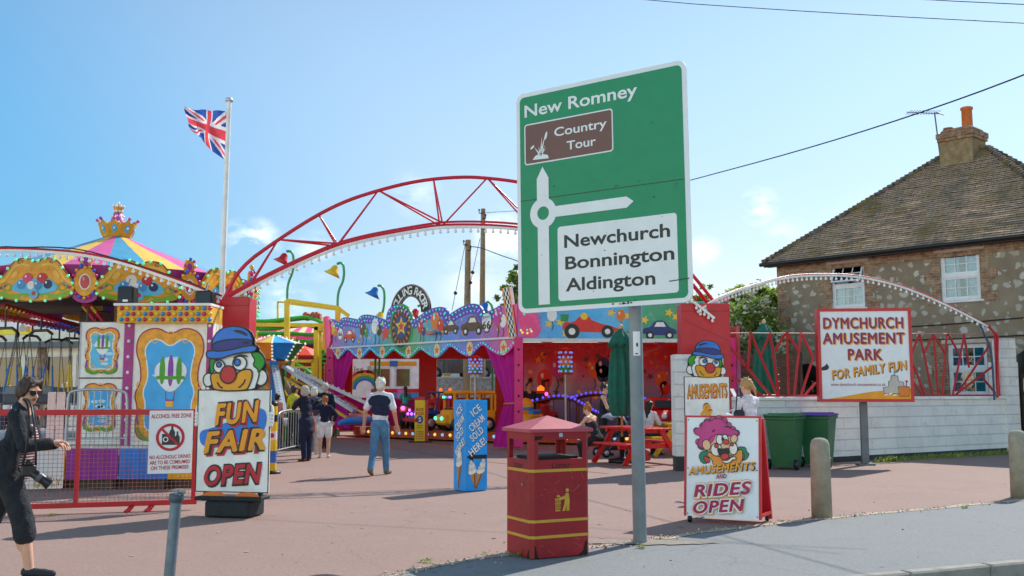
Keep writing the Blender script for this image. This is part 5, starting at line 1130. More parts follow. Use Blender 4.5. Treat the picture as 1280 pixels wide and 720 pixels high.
# ================================================================ SCALLOPED RACING RIDE
RA, RB, RC = (.15, 26.0), (-5.95, 32.5), (5.75, 26.3)
rr = thing('racing_ride', 'open fronted children racing ride with scalloped purple and blue painted front', 'ride', (RA[0], RA[1], 0))
def rel(x, y, z=0): return Vector((x-RA[0], y-RA[1], z))
BA_ = math.atan2(RA[1]-RB[1], RA[0]-RB[0]); LF = math.hypot(RA[0]-RB[0], RA[1]-RB[1])
AC_ = math.atan2(RC[1]-RA[1], RC[0]-RA[0]); LS = math.hypot(RC[0]-RA[0], RC[1]-RA[1])
fpt = lambda zx, zy: on_plane(380+zx/4.5, 340+zy/4.5, RB, BA_)
def airbrush(name, stops, L, nz=.5, vert=None):
    m, t, b = newmat(name); cc = N(t, 'ShaderNodeTexCoord'); sp = N(t, 'ShaderNodeSeparateXYZ'); t.links.new(cc.outputs['Object'], sp.inputs[0])
    mr = N(t, 'ShaderNodeMapRange'); mr.inputs['From Max'].default_value = L; t.links.new(sp.outputs[0 if vert is None else 2], mr.inputs['Value'])
    if vert: mr.inputs['From Min'].default_value = vert[0]; mr.inputs['From Max'].default_value = vert[1]
    ad = N(t, 'ShaderNodeMath', operation='MULTIPLY_ADD'); ad.inputs[1].default_value = nz*.25; t.links.new(noise(t, 1.1, 5, .6, dist=.4), ad.inputs[0]); t.links.new(mr.outputs[0], ad.inputs[2])
    sb = N(t, 'ShaderNodeMath', operation='SUBTRACT'); sb.inputs[1].default_value = nz*.125; t.links.new(ad.outputs[0], sb.inputs[0])
    c = ramp(t, sb.outputs[0], stops); c = mixc(t, ramp(t, noise(t, 3.5, 6, .7), [(.5, 0.0), (.72, .22)]), c, (.75, .45, .7)); c = mixc(t, ramp(t, noise(t, 2.7, 6, .7), [(.3, .4), (.5, 0.0)]), c, (.03, .05, .25))
    t.links.new(c, b.inputs['Base Color']); b.inputs['Roughness'].default_value = .35; b.inputs['Coat Weight'].default_value = .2; return m
M_FASC = airbrush('fascia_airbrush', [(0, '#b0308f'), (.1, '#3a54c0'), (.25, '#1c8fd8'), (.36, '#1a9a8a'), (.5, '#2c9a52'), (.58, '#2098a8'), (.68, '#2a7fd8'), (.8, '#5a4fc0'), (.9, '#b03a9c'), (1, '#ec1f7c')], LF)
TURQ, VIOL = glow('#54e6d2', .25), glow('#b48cff', .25); PINKB = glow('#ff8ad8', .4)
top = [(100,215),(150,262),(205,290),(212,255),(260,258),(312,272),(322,242),(370,240),(430,258),(475,288),(478,215),(500,190),(530,180),(565,188),(588,212),(608,275),(640,258),(700,212),(765,195),(798,205),(802,258),(840,225),(900,190),(955,176),(985,190),(1003,238),(1040,222),(1112,188)]
tq = chaikin([fpt(*p) for p in top], 2, False)
base = [fpt(1190, 372), fpt(140, 418)]; zb_ = (base[0][1]+base[1][1])/2
tq = [(x, z) for x, z in tq if 0 < x < LF]
mb = MB(); mb.prism([(0, zb_)]+[(0, tq[0][1])]+tq+[(LF-.02, tq[-1][1]), (LF-.02, zb_)], 0, .12); fa = mb.build('fascia', M_FASC, rr, rel(*RB), BA_)
mb = MB()
def bulbs(mb, pts, sp, r, mis, y=-.02, off=(0, 0)):
    acc = 0; k = 0
    for a, b_ in zip(pts, pts[1:]):
        L = math.hypot(b_[0]-a[0], b_[1]-a[1]); 
        if L < 1e-6: continue
        while acc < L:
            f = acc/L; mb.ball((a[0]+(b_[0]-a[0])*f+off[0], y, a[1]+(b_[1]-a[1])*f+off[1]), r, 6, mis[k % len(mis)]); acc += sp; k += 1
        acc -= L
mb.stroke([(x, z-.13) for x, z in tq], .28, -.004, 2, None, False)
bulbs(mb, tq, .15, .03, [0, 1, 0], -.02, (0, -.06)); bulbs(mb, tq, .15, .03, [1, 0, 1], -.02, (.06, -.19))
mb.build('light_row', [TURQ, VIOL, paint('#4a3fa0', .4)], fa, (0, 0, 0))
vs = [(155,430),(172,470),(190,490),(210,470),(245,430),(278,470),(310,490),(340,470),(370,430),(402,470),(435,490),(468,470),(500,432),(540,470),(580,490),(615,470),(650,428),(700,470),(745,488),(785,450),(820,410),(875,460),(930,480),(968,440),(1000,402),(1050,448),(1110,475),(1150,450),(1186,402)]
vq = [(max(.0, min(LF-.02, x)), z) for x, z in chaikin([fpt(*p) for p in vs], 2, False)]
zt_ = zb_-.03
mb = MB(); mb.prism([(LF-.02, zt_), (0, zt_)]+vq, .02, .07); mb.build('valance', M_FASC, rr, rel(*RB), BA_)
mb = MB(); bulbs(mb, vq, .11, .028, [0, 0, 1], .0, (0, .07)); 
for zx, zy in ((190,455),(310,455),(438,450),(585,447),(745,440),(930,430),(1120,425)):
    x, z = fpt(zx, zy); r = .16; mb.flat(ell(x, z, r*.85, r*1.25, 18), .014, 2); mb.flat(starpoly(x, z, r*.75), .011, 3)
mb.build('valance_lights', [TURQ, VIOL, paint('#e8c890', .4), paint('#d8641c', .4)], rr, rel(*RB), BA_)
mb = MB(); mb.box((0, -.03, zb_-.05), (LF, .08, zb_)); mb.build('silver_trim', steel('#b9bcc0'), rr, rel(*RB), BA_)
# painted pictures on the front: medallion, balloons, cars, road shield
PIC = [paint(c) for c in ('#d8261c', '#f0c020', '#5a3418', '#e8e4dc', '#1c2a70', '#e07018', '#1f8a3c', '#101014', '#c82a8a')]
mb = MB()
cx, cz = fpt(548, 310); mb.flat(ell(cx, cz, .53, .66, 32), -.006, 7); mb.stroke(ell(cx, cz, .53, .66, 32), .08, -.008, 6)
for k in range(16): a = k*math.pi/8; mb.flat([(cx+.3*math.cos(a), cz+.36*math.sin(a)), (cx+.44*math.cos(a-.1), cz+.55*math.sin(a-.1)), (cx+.44*math.cos(a+.1), cz+.55*math.sin(a+.1))], -.009, 5)
mb.flat(ell(cx, cz, .3, .36, 24), -.010, 4); mb.flat(starpoly(cx, cz+.02, .3), -.012, 1); mb.flat(starpoly(cx, cz+.02, .17), -.014, 0)
def balloon(x, z, s, c): mb.flat(ell(x, z+s*.25, s*.24, s*.32, 16), -.006, c); mb.flat(ell(x-s*.08, z+s*.36, s*.05, s*.08, 8), -.009, 3); mb.stroke([(x, z-s*.08), (x+s*.06, z-s*.3), (x-s*.02, z-s*.5)], s*.04, -.006, 7, None, False)
def car(x, z, s, c):
    mb.flat(chaikin([(x-s*.6, z-s*.2), (x-s*.58, z+s*.05), (x-s*.3, z+s*.08), (x-s*.15, z+s*.32), (x+s*.2, z+s*.32), (x+s*.35, z+s*.08), (x+s*.62, z), (x+s*.62, z-s*.2)], 1), -.006, c)
    mb.flat([(x-s*.18, z+s*.1), (x-s*.08, z+s*.26), (x+s*.15, z+s*.26), (x+s*.24, z+s*.1)], -.009, 3)
    for q in (-.33, .36): mb.flat(ell(x+s*q, z-s*.2, s*.15, n=14), -.010, 7); mb.flat(ell(x+s*q, z-s*.2, s*.07, n=10), -.012, 3)
for zx, zy, s, c, k in ((160,345,.6,1,'b'),(255,360,.6,0,'c'),(330,350,.62,2,'b'),(400,340,.7,3,'b'),(460,345,.55,0,'s'),(655,340,.5,0,'b'),(740,315,.75,5,'b'),(825,310,.6,2,'c'),(945,300,.8,2,'c'),(1090,290,.7,8,'b')):
    x, z = fpt(zx, zy)
    if k == 'b': balloon(x, z, s*1.1, c); balloon(x+s*.3, z-.08, s*.8, (c+4) % 9)
    elif k == 'c': car(x, z, s, c)
    else: mb.flat(starpoly(x, z, s*.5), -.006, c)
rng = random.Random(3)
for i in range(60):
    x = rng.uniform(.4, LF-.5); mb.flat(starpoly(x, zb_+rng.uniform(.15, .65), rng.uniform(.03, .08), rot=rng.random()), -.0045, rng.choice((1, 5, 5, 1)))
x, z = fpt(1028, 292); mb.flat(chaikin([(x-.2, z+.28), (x, z+.34), (x+.2, z+.28), (x+.24, z), (x, z-.32), (x-.24, z)], 1), -.006, 7); mb.flat(chaikin([(x-.17, z+.25), (x, z+.3), (x+.17, z+.25), (x+.2, z), (x, z-.27), (x-.2, z)], 1), -.009, 3); mb.text('66', x, z-.03, .2, -.012, 7, None, 0, .05); mb.text('ROUTE', x, z+.18, .06, -.012, 7, None, 0, .04)
x, z = fpt(205, 348); mb.flat(ell(x, z, .14, .18, 14), -.006, 3); mb.text('66', x, z, .14, -.009, 7, None, 0, .04)
mb.build('painted_pictures', PIC, rr, rel(*RB), BA_)
# upright checker corner piece and its pink wing
mb = MB(); c0, c1, c2, c3 = fpt(1122, 92), fpt(1158, 84), fpt(1198, 366), fpt(1160, 366)
mb.prism([c3, c2, c1, c0], -.03, .1, 0); nr = 12
for i in range(nr):
    for j in range(4):
        if (i+j) % 2: 
            f0, f1, g0, g1 = i/nr, (i+1)/nr, j/4, (j+1)/4
            q = lambda f, g: ((c0[0]*(1-g)+c1[0]*g)*(1-f)+(c3[0]*(1-g)+c2[0]*g)*f, (c0[1]*(1-g)+c1[1]*g)*(1-f)+(c3[1]*(1-g)+c2[1]*g)*f)
            mb.flat([q(f0, g0), q(f0, g1), q(f1, g1), q(f1, g0)], -.034, 1)
mb.stroke([c3, c2, c1, c0], .05, -.036, 2); mb.build('checker_panel', [WHITE, BLACK, paint('#e8821c')], rr, rel(*RB), BA_)
PINK = airbrush('pink_airbrush', [(0, '#f01878'), (.6, '#e81f8c'), (1, '#c02aa0')], 2)
def wing(loc, ang, sgn, nm, hk=1.0):
    mb = MB(); pl_ = [(0, zb_-.02), (sgn*.62, zb_-.02), (sgn*.5, zb_+.7*hk), (sgn*.22, zb_+.9*hk), (sgn*.12, zb_+1.75*hk), (0, zb_+1.7*hk)]
    mb.prism(chaikin(pl_, 1)[:], 0, .1, 0)
    for i in range(16): mb.ball((sgn*rng.uniform(.05, .36), -.01, zb_+rng.uniform(.1, 1.2)*hk*.8), .03, 6, 1+i % 2)
    mb.build(nm, [PINK, glow('#ffd44a', .5), TURQ], rr, loc, ang)
wing(rel(RA[0]+.02, RA[1]-.02), AC_, 1, 'wing_panel'); wing(rel(RC[0], RC[1]), AC_, -1, 'wing_panel', .68)
mb = MB(); mb.prism(chaikin([(-.25, zb_), (.12, zb_), (.1, zb_+.75), (-.1, zb_+1.05), (-.38, zb_+1.0)], 1), -.05, .05, 0); mb.stroke([(-.33, zb_+1.0), (-.2, zb_)], .1, -.056, 1, None, False); mb.build('wing_panel', [PINK, paint('#f08a1c')], rr, rel(*RB), BA_)
# right hand fascia
M_FASR = airbrush('blue_airbrush', [(0, '#c050b0'), (.12, '#2aa0dc'), (.45, '#38b0e4'), (.6, '#1f9a6c'), (.75, '#1c8f58'), (1, '#2aa8b8')], LS)
sp_ = lambda px, py: on_plane(px, py, RA, AC_)
mb = MB(); mb.prism([(0, zb_-.05), (LS, zb_-.05), (LS, zb_+.95), (0, zb_+.95)], 0, .12); mb.build('fascia', M_FASR, rr, rel(*RA), AC_)
mb = MB(); mb.box((0, -.04, zb_-.14), (LS, .06, zb_-.05)); mb.build('silver_trim', steel('#b9bcc0'), rr, rel(*RA), AC_)
mb = MB()
x, z = sp_(738, 409); s = .75
mb.flat(chaikin([(x-s*1.0, z-s*.15), (x-s*.95, z+s*.2), (x-s*.6, z+s*.15), (x-s*.35, z+s*.42), (x-s*.1, z+s*.42), (x+s*.1, z+s*.2), (x+s*1.0, z-s*.02), (x+s*1.05, z-s*.2)], 1), -.006, 0); mb.flat([(x-s*1.05, z+s*.2), (x-s*1.05, z+s*.45), (x-s*.75, z+s*.45), (x-s*.8, z+s*.2)], -.007, 6); mb.flat(ell(x+s*1.05, z-s*.18, s*.35, s*.06, 12), -.008, 6)
for q, r_ in ((-.65, .27), (.6, .22)): mb.flat(ell(x+s*q, z-s*.15, s*r_, n=16), -.010, 7); mb.flat(ell(x+s*q, z-s*.15, s*r_*.45, n=12), -.012, 3)
mb.flat(ell(x-s*.22, z+s*.38, s*.13, n=10), -.010, 1)
x, z = sp_(824, 411); car(x, z-.02, .75, 4)
for zx, zy in ((764,391),(806,400),(836,391),(845,396),(700,403),(686,405),(707,417),(665,398),(672,412),(785,395)): x, z = sp_(zx, zy); mb.flat(starpoly(x, z, .12, rot=.3), -.005, 1)
x, z = sp_(776, 400); balloon(x, z, .5, 5); x, z = sp_(658, 405); balloon(x, z, .5, 6); x, z = sp_(690, 400); balloon(x, z, .55, 3)
mb.build('painted_pictures', PIC, rr, rel(*RA), AC_)
# corner posts, floor, back wall with openings, mural, roof
MAGENTA = paint('#e01070', .4); VELVET = canvas('curtain_velvet', '#d020a8', .35)
for (x, y) in (RA, RB, RC):
    mb = MB(); mb.box((-.09, -.09, .1), (.13, .09, zb_-.02), 0, Matrix.Translation(rel(x, y)) @ Matrix.Rotation(AC_, 4, 'Z'))
    for k in range(6): mb.ball(rel(x, y)+Vector((.02, -.1, .6+k*.4)), .03, 8, 1)
    mb.build('corner_post', [MAGENTA, BLACK], rr)
def curtain(base, top_w, tie, ang, x0, sgn, zb=.15):
    mb = MB(); nx, nz = 22, 16; vs = []
    for j in range(nz+1):
        f = j/nz; z = zb+(zt_-.1-zb)*f; wd = tie+(top_w-tie)*abs(f-.42)**1.3*2.1 if f > .42 else tie+(top_w*.75-tie)*((.42-f)/.42)**.8
        for i in range(nx+1):
            g = i/nx; vs.append((x0+sgn*g*wd, .16+.05*math.sin(g*22+f*3)*(.4+wd), z))
    mb.add(vs, [(j*(nx+1)+i, j*(nx+1)+i+1, (j+1)*(nx+1)+i+1, (j+1)*(nx+1)+i) for j in range(nz) for i in range(nx)], 0, None, True)
    zt = zb+(zt_-.1-zb)*.42; mb.tube([(x0, .1, zt), (x0+sgn*tie*1.05, .1, zt-.02), (x0+sgn*tie*1.05, .24, zt)], .02, 6, 1)
    mb.build('curtain', [VELVET, GOLD], rr, rel(*base), ang)
curtain(RB, 1.3, .55, BA_, .05, 1, .35); curtain(RA, 1.25, .35, BA_+math.pi, .12, 1, .05) if False else curtain(RB, 1.35, .5, BA_, LF-.12, -1, .05)
BY = 35.2
q0, q1 = RB[0]-1.0, 6.0
bx = lambda px: (px-640)/FPX*BY*1.0-q0
wz = lambda py: CAMZ+(HORIZON-py)/FPX*BY
op1 = (bx(441), wz(497), bx(524), wz(449)); op2 = (bx(546), wz(497), bx(619), wz(449))
mb = MB(); grid_wall(mb, bx(655), zb_+.3, [op1, op2], .1, z0=.15); mb.build('back_wall', mat('wine_red', '#b0141e', .5, var=.15), rr, rel(q0, BY))
mb = MB(); mb.box((0, -.02, .15), (bx(526), -.003, op1[1]-.01)); mb.build('lower_panel', VELVET, rr, rel(q0, BY))
M_MUR = airbrush('mural_airbrush', [(0, '#3a5fb0'), (.3, '#7a7fb8'), (.5, '#9a88b0'), (.66, '#c05a8a'), (.8, '#d02030'), (1, '#b81420')], 3, .35, (.2, zb_+.2))
mb = MB(); mb.box((0, 0, .15), (q1-q0-bx(655), .1, zb_+.3)); mb.build('mural', M_MUR, rr, rel(q0+bx(655), BY))
mb = MB()
for i in range(60): mb.flat(starpoly(rng.uniform(.1, 5.2), rng.uniform(1.0, zb_), rng.uniform(.05, .16), rot=rng.random()), -.004, rng.choice((1, 5, 5, 2)))
for i in range(7): balloon(rng.uniform(.3, 5.2), rng.uniform(1.4, 2.3), rng.uniform(.7, 1.2), rng.choice((0, 5, 8, 4)))
mb.build('mural_stars', PIC, rr, rel(q0+bx(655), BY))
for x, y0, y1 in ((q1, RC[1], BY), (q0+1.0, RB[1], BY)):
    mb = MB(); mb.box((-.05, 0, .15), (.05, y1-y0, zb_+.3)); mb.build('side_wall', M_MUR if x > 0 else mat('wine_red', '#b0141e'), rr, rel(x, y0+.12))
poly = [(RA[0], RA[1]+.15), (RC[0], RC[1]+.15), (q1, BY+.1), (RB[0]-.0, BY+.1), (RB[0]+.1, RB[1]+.15)]
mb = MB(); n = len(poly); zt2 = zb_+.32
mb.add([(*rel(x, y, zt2),) for x, y in poly]+[(*rel(x, y, zt2+.08),) for x, y in poly], [tuple(range(n-1, -1, -1)), tuple(range(n, 2*n))]+[(i, (i+1) % n, n+(i+1) % n, n+i) for i in range(n)]); mb.build('roof', canvas('canvas_red', '#e8a090', .75), rr)
mb = MB()
for k in range(6): mb.bar(rel(-5+k*2.0, BY-.1, zt2-.08), rel(-2.2+k*1.45, 28.2-(.9 if k > 2 else 0), zt2-.08), .08)
mb.build('rafters', paint('#c86a5a'), rr)
fl_ = [(RA[0]+.1, RA[1]+2.6), (RC[0]-.2, RC[1]+1.6), (q1-.1, BY-.15), (RB[0]+.3, BY-.15), (RB[0]+.9, RB[1]+.75)]
fl_ = chaikin(fl_, 2); n = len(fl_); FZ = .34
mb = MB(); mb.add([tuple(rel(x, y, FZ)) for x, y in fl_]+[tuple(rel(x, y, .0)) for x, y in fl_], [tuple(range(n))], 0); mb.add([tuple(rel(x, y, FZ)) for x, y in fl_]+[tuple(rel(x, y, .06)) for x, y in fl_], [(i, n+i, n+(i+1) % n, (i+1) % n) for i in range(n)], 1)
fl3 = [(x, y) for x, y in fl_]+[fl_[0]]
acc = 0; k = 0
for a, b_ in zip(fl3, fl3[1:]):
    L = math.hypot(b_[0]-a[0], b_[1]-a[1])
    if a[1] < 33.5:
        while acc < L: f = acc/L; mb.ball(rel(a[0]+(b_[0]-a[0])*f, a[1]+(b_[1]-a[1])*f-.02, .2), .05, 8, 2+k % 2); acc += .33; k += 1
        acc -= L
mb.build('platform', [mat('plank_floor', '#57463c', .8, var=.2), mat('orange_skirt', '#c04a22', .45, var=.35, scale=7), glow('#7ab8ff', .6), glow('#ffe06a', .6)], rr)
# arched name board above the front
zx0, zz0 = fpt(548, 205); TQ = Matrix.Translation(rel(*RB)) @ Matrix.Rotation(BA_, 4, 'Z')
nb_c = fpt(543, 196); R0, R1 = .47, .8
mb = MB(); arc = [(nb_c[0]+R1*1.2*math.cos(R(a)), nb_c[1]-.12+R1*math.sin(R(a))) for a in range(-4, 186, 6)]+[(nb_c[0]+R0*1.2*math.cos(R(a)), nb_c[1]-.12+R0*math.sin(R(a))) for a in range(182, -6, -6)]
mb.prism(arc, .35, .42, 0); mb.stroke(arc, .05, .344, 1)
word = 'ROLLING RACER'
for i, chx in enumerate(word):
    a = R(168-i*156/(len(word)-1)); rm = (R0+R1)/2
    if chx != ' ': mb.text(chx, nb_c[0]+rm*1.2*math.cos(a), nb_c[1]-.12+rm*math.sin(a), .235, .343, 2, None, a-math.pi/2, .03)
mb.bar((nb_c[0]-.8, .4, zb_), (nb_c[0]-.8, .4, nb_c[1]), .05); mb.bar((nb_c[0]+.8, .4, zb_), (nb_c[0]+.8, .4, nb_c[1]), .05)
mb.build('name_board', [paint('#2a1c24', .6), paint('#6a3a48'), WHITE], rr, rel(*RB), BA_)
# column of coloured lights on the platform (two)
def light_column(px, Y, y0, y1, lab):
    x = P(px, 490, Y).x; t = thing('light_column', lab, 'lamp', (x, Y, FZ)); z0 = P(px, y1, Y).z-FZ; z1 = P(px, y0, Y).z-FZ
    mb = MB(); mb.tube([(0, 0, 0), (0, 0, z0)], .035, 8); mb.build('pole', steel('#b8b4ae'), t)
    mb = MB(); h = (z1-z0)/3
    for i, m_ in enumerate((0, 1, 2)): mb.lathe([(.17, z0+i*h), (.17, z0+(i+1)*h)], 16, m_)
    mb.lathe([(.001, z0-.02), (.2, z0-.02), (.2, z0+.02), (.17, z0+.03)], 16, 2); mb.lathe([(.2, z1), (.001, z1+.08)], 16, 2); mb.build('drum', [paint('#2f9a2c'), paint('#e89a18'), paint('#c8201c')], t)
    mb = MB()
    for i in range(5):
        for j in range(8): a = j*math.pi/4+.4*(i % 2); mb.ball((.18*math.cos(a), .18*math.sin(a), z0+h*.3+i*h*.58), .035, 8)
    mb.build('bulbs', glow('#6a9cff', .45), t)
light_column(707, 28.5, 437, 467, 'drum of blue bulbs on a pole before the starry mural'); light_column(594, 29.3, 447, 467, 'drum of blue bulbs on a pole above the yellow toy bus')
# ---------------------------------------------------------------- toy vehicles on the platform
def wheels(t, pts, r, wd, hub=steel('#c0c4c8'), rz=0):
    for x, y in pts:
        mb = MB(); T = Matrix.Translation((x, y, r)) @ Matrix.Rotation(R(90), 4, 'Y'); mb.lathe([(.02, -wd/2), (r*.85, -wd/2), (r, -wd/4), (r, wd/4), (r*.85, wd/2), (.02, wd/2)], 18, 0, T)
        w_ = mb.build('wheel', BLACK, t); mb = MB(); mb.lathe([(.01, -wd/2-.012), (r*.5, -wd/2-.012), (r*.55, 0), (r*.5, wd/2+.012), (.01, wd/2+.012)], 14, 0, T); mb.build('hub', hub, w_)
def plc(px, Y, z=FZ): p = P(px, 490, Y); return (p.x, Y, z)
YEL = paint('#efa010', .35)
bus = thing('toy_bus', 'small yellow ride-on school bus with star on the ride platform', 'toy bus', plc(585, 29.6), R(-62))
mb = MB(); mb.cbox((0, 0, .42), (.72, 1.5, .44), bev=.05); mb.cbox((0, -.78, .36), (.62, .3, .3), bev=.06); mb.cbox((0, .06, 1.14), (.76, 1.4, .12), bev=.05)
for x in (-.34, .34):
    for y in (-.6, -.2, .2, .6, .72): mb.box((x-.025, y-.03, .6), (x+.025, y+.03, 1.1))
mb.box((-.34, .7, .6), (.34, .74, .75)); mb.build('body', YEL, bus)
mb = MB(); mb.box((-.3, -.66, .94), (.3, -.62, 1.08)); mb.text('BUS', 0, 1.01, .07, -.665, 1, None, 0, .04); mb.build('sign_box', [BLACK, WHITE], bus)
mb = MB()
for x, m_ in ((-.26, 0), (-.18, 0), (.18, 1), (.26, 1)): mb.ball((x, -.68, 1.01), .04, 8, m_)
for x in (-.22, .22): mb.ball((x, -.94, .4), .06, 8, 0)
mb.build('lamps', [glow('#5affc8', 1.0), glow('#b070ff', 1.0)], bus)
mb = MB(); mb.box((-.32, -.62, .62), (.32, .66, .7)); mb.box((-.3, .1, .7), (.3, .2, .95)); mb.box((-.3, .5, .7), (.3, .6, .95)); mb.build('seats', paint('#3a2a26'), bus)
mb = MB(); T = Matrix.Translation((-.362, 0, 0)) @ Matrix.Rotation(R(-90), 4, 'Z'); mb.flat(starpoly(-.1, .42, .15), -.003, 0, T); mb.flat(starpoly(-.1, .42, .09), -.006, 1, T); mb.flat(ell(.4, .42, .1, n=8), -.003, 2, T); mb.text('STOP', .4, .42, .05, -.006, 3, None, 0, .03, 0, T); mb.build('decals', [paint('#7a3a9a'), paint('#d8401c'), RED, WHITE], bus)
wheels(bus, [(-.33, -.5), (.33, -.5), (-.33, .5), (.33, .5)], .22, .16)
jeep = thing('toy_jeep', 'small blue and red ride-on jeep with roll frame beside the yellow bus', 'toy jeep', plc(547, 31.0), R(-50))
mb = MB(); mb.cbox((0, -.1, .42), (.66, 1.1, .3), bev=.04); mb.cbox((0, -.75, .45), (.5, .4, .24), bev=.04); mb.box((-.44, -.62, .5), (-.3, -.1, .6)); mb.box((.3, -.62, .5), (.44, -.1, .6)); mb.build('body', paint('#1c4fb4', .35), jeep)
mb = MB(); mb.cbox((0, .55, .5), (.66, .35, .36), bev=.03); mb.cbox((0, -1.0, .32), (.7, .1, .12), bev=.02); mb.cbox((.0, .3, .8), (.5, .12, .5), bev=.04); mb.build('red_trim', RED, jeep)
mb = MB()
for x in (-.3, .3): mb.tube([(x, -.3, .55), (x, -.15, 1.15), (x, .5, 1.15), (x, .6, .6)], .03, 6)
mb.tube([(-.3, -.15, 1.15), (.3, -.15, 1.15)], .03, 6); mb.tube([(-.3, .5, 1.15), (.3, .5, 1.15)], .03, 6); mb.build('roll_frame', paint('#24406a'), jeep)
mb = MB()
for x in (-.2, .0, .2): mb.ball((x, -.96, .5), .05, 8)
for x in (-.25, .25): mb.lathe([(.001, 0), (.06, 0), (.05, .09), (.001, .11)], 10, 1, Matrix.Translation((x, .3, 1.18)))
mb.build('lamps', [glow('#d070ff', 1.2), glow('#ff7a30', .6)], jeep); wheels(jeep, [(-.36, -.55), (.36, -.55), (-.36, .45), (.36, .45)], .24, .18)
bike = thing('toy_motorbike', 'small orange and black ride-on motorbike under the child in turquoise', 'toy motorbike', plc(507, 31.9), R(180))
mb = MB(); mb.tube([(0, -.55, .3), (0, -.35, .75), (0, -.1, .62), (0, .35, .6), (0, .6, .72)], [.05, .08, .13, .14, .05], 10); mb.cbox((0, .05, .38), (.3, .5, .3), bev=.06); mb.build('body', paint('#2a2428'), bike)
mb = MB(); mb.tube([(-.32, -.3, .95), (0, -.4, .86), (.32, -.3, .95)], .025, 6); mb.cbox((0, .66, .62), (.22, .12, .22), bev=.04, mi=1); mb.build('handlebar', [steel(), paint('#d8641c')], bike)
mb = MB(); mb.ball((0, .74, .66), .07, 10); mb.ball((-.2, .7, .6), .045, 8); mb.build('tail_lamp', glow('#ff6ad0', 1.5), bike); wheels(bike, [(0, -.6), (0, .55)], .3, .16)
tow = thing('toy_truck', 'small red ride-on tow truck with an orange beacon behind the magenta post', 'toy truck', plc(676, 31.5), R(-20))
mb = MB(); mb.cbox((0, -.4, .55), (.66, .7, .5), bev=.08); mb.cbox((0, .35, .45), (.66, .8, .26), bev=.05); mb.cbox((0, -.1, 1.0), (.6, .5, .4), bev=.08); mb.build('body', paint('#c8301c', .35), tow)
mb = MB(); mb.bar((0, .6, .5), (0, .2, 1.5), .09); mb.bar((0, .2, 1.5), (0, .8, 1.55), .07); mb.tube([(0, .8, 1.5), (0, .8, 1.1)], .015, 5); mb.build('crane', BLACK, tow)
mb = MB(); mb.lathe([(.12, 1.2), (.12, 1.3), (.001, 1.38)], 12, 0); mb.ball((.3, -.35, 1.1), .06, 8, 1); mb.ball((-.3, -.35, 1.1), .06, 8, 2); mb.build('beacon', [glow('#ff8a2a', .6), glow('#ff60c8', 1.2), glow('#5affb0', 1.0)], tow)
mb = MB(); mb.box((-.26, -.36, .85), (.26, -.345, 1.12)); mb.box((-.302, -.3, .88), (-.3, .1, 1.12)); mb.build('window', glassmat('car_glass', (.05, .06, .07)), tow); wheels(tow, [(-.34, -.45), (.34, -.45), (-.34, .45), (.34, .45)], .22, .16)
rc = thing('toy_car', 'small bright red ride-on car behind the yellow picnic table', 'toy car', plc(826, 28.6), R(20))
mb = MB(); mb.cbox((0, 0, .45), (.95, 1.5, .4), bev=.12); mb.cbox((0, .15, .8), (.8, .7, .4), bev=.14); mb.build('body', RED, rc); mb = MB(); mb.box((-.32, -.215, .72), (.32, -.2, .93)); mb.build('windscreen', glassmat('car_glass', (.05, .06, .07)), rc)
mb = MB(); mb.ball((-.3, -.74, .5), .09, 10); mb.ball((.3, -.74, .5), .09, 10); mb.build('headlight', WHITE, rc); wheels(rc, [(-.44, -.45), (.44, -.45), (-.44, .45), (.44, .45)], .24, .18)
ho = thing('toy_train', 'small yellow and blue ride-on train car next to the magenta corner post', 'toy train', plc(660, 28.2), R(-25))
mb = MB(); mb.cbox((0, 0, .35), (.6, .9, .4), bev=.05); mb.lathe([(.001, .5), (.2, .52), (.22, .8), (.15, .95), (.001, 1.0)], 14, 0, Matrix.Translation((0, -.15, 0))); mb.build('body', YEL, ho); mb = MB(); mb.cbox((0, .0, .6), (.56, .6, .14), bev=.03); mb.lathe([(.226, .66), (.226, .74)], 14, 0, Matrix.Translation((0, -.15, 0))); mb.build('blue_band', paint('#2a7fc0'), ho); wheels(ho, [(-.3, -.3), (.3, -.3), (-.3, .3), (.3, .3)], .15, .1)
# little coaster track with blue lamps inside the ride
tk = thing('toy_track', 'low dark toy track edged with violet lamps across the ride platform', 'track', (2.6, 29.5, FZ))
def tl(px, py, Y): p = P(px, py, Y); return (p.x-2.6, Y-29.5, p.z-FZ)
cur = chaikin([tl(660,505,30.5), tl(690,497,30.5), tl(712,498,30.2), tl(730,508,29.8), tl(742,516,29.2), tl(760,522,28.9), tl(800,522,28.8)], 2, False)
cur2 = chaikin([tl(712,500,31.5), tl(735,493,31.8), tl(760,494,31.8), tl(800,500,31.4), tl(845,505,31)], 2, False)
for cu in (cur, cur2):
    mb = MB(); mb.tube(cu, .05, 6); mb.tube([(x+.1, y+.5, z) for x, y, z in cu], .05, 6)
    for x, y, z in cu[::3]: mb.bar((x, y, z), (x+.1, y+.5, z), .06, .04); mb.bar((x, y, 0), (x, y, z), .04)
    rail_ = mb.build('rail', paint('#5a2a24'), tk); mb = MB()
    for x, y, z in cu[::1]: mb.ball((x, y-.05, z+.07), .045, 6)
    mb.build('lamp_row', glow('#5a58ff', .6), rail_)
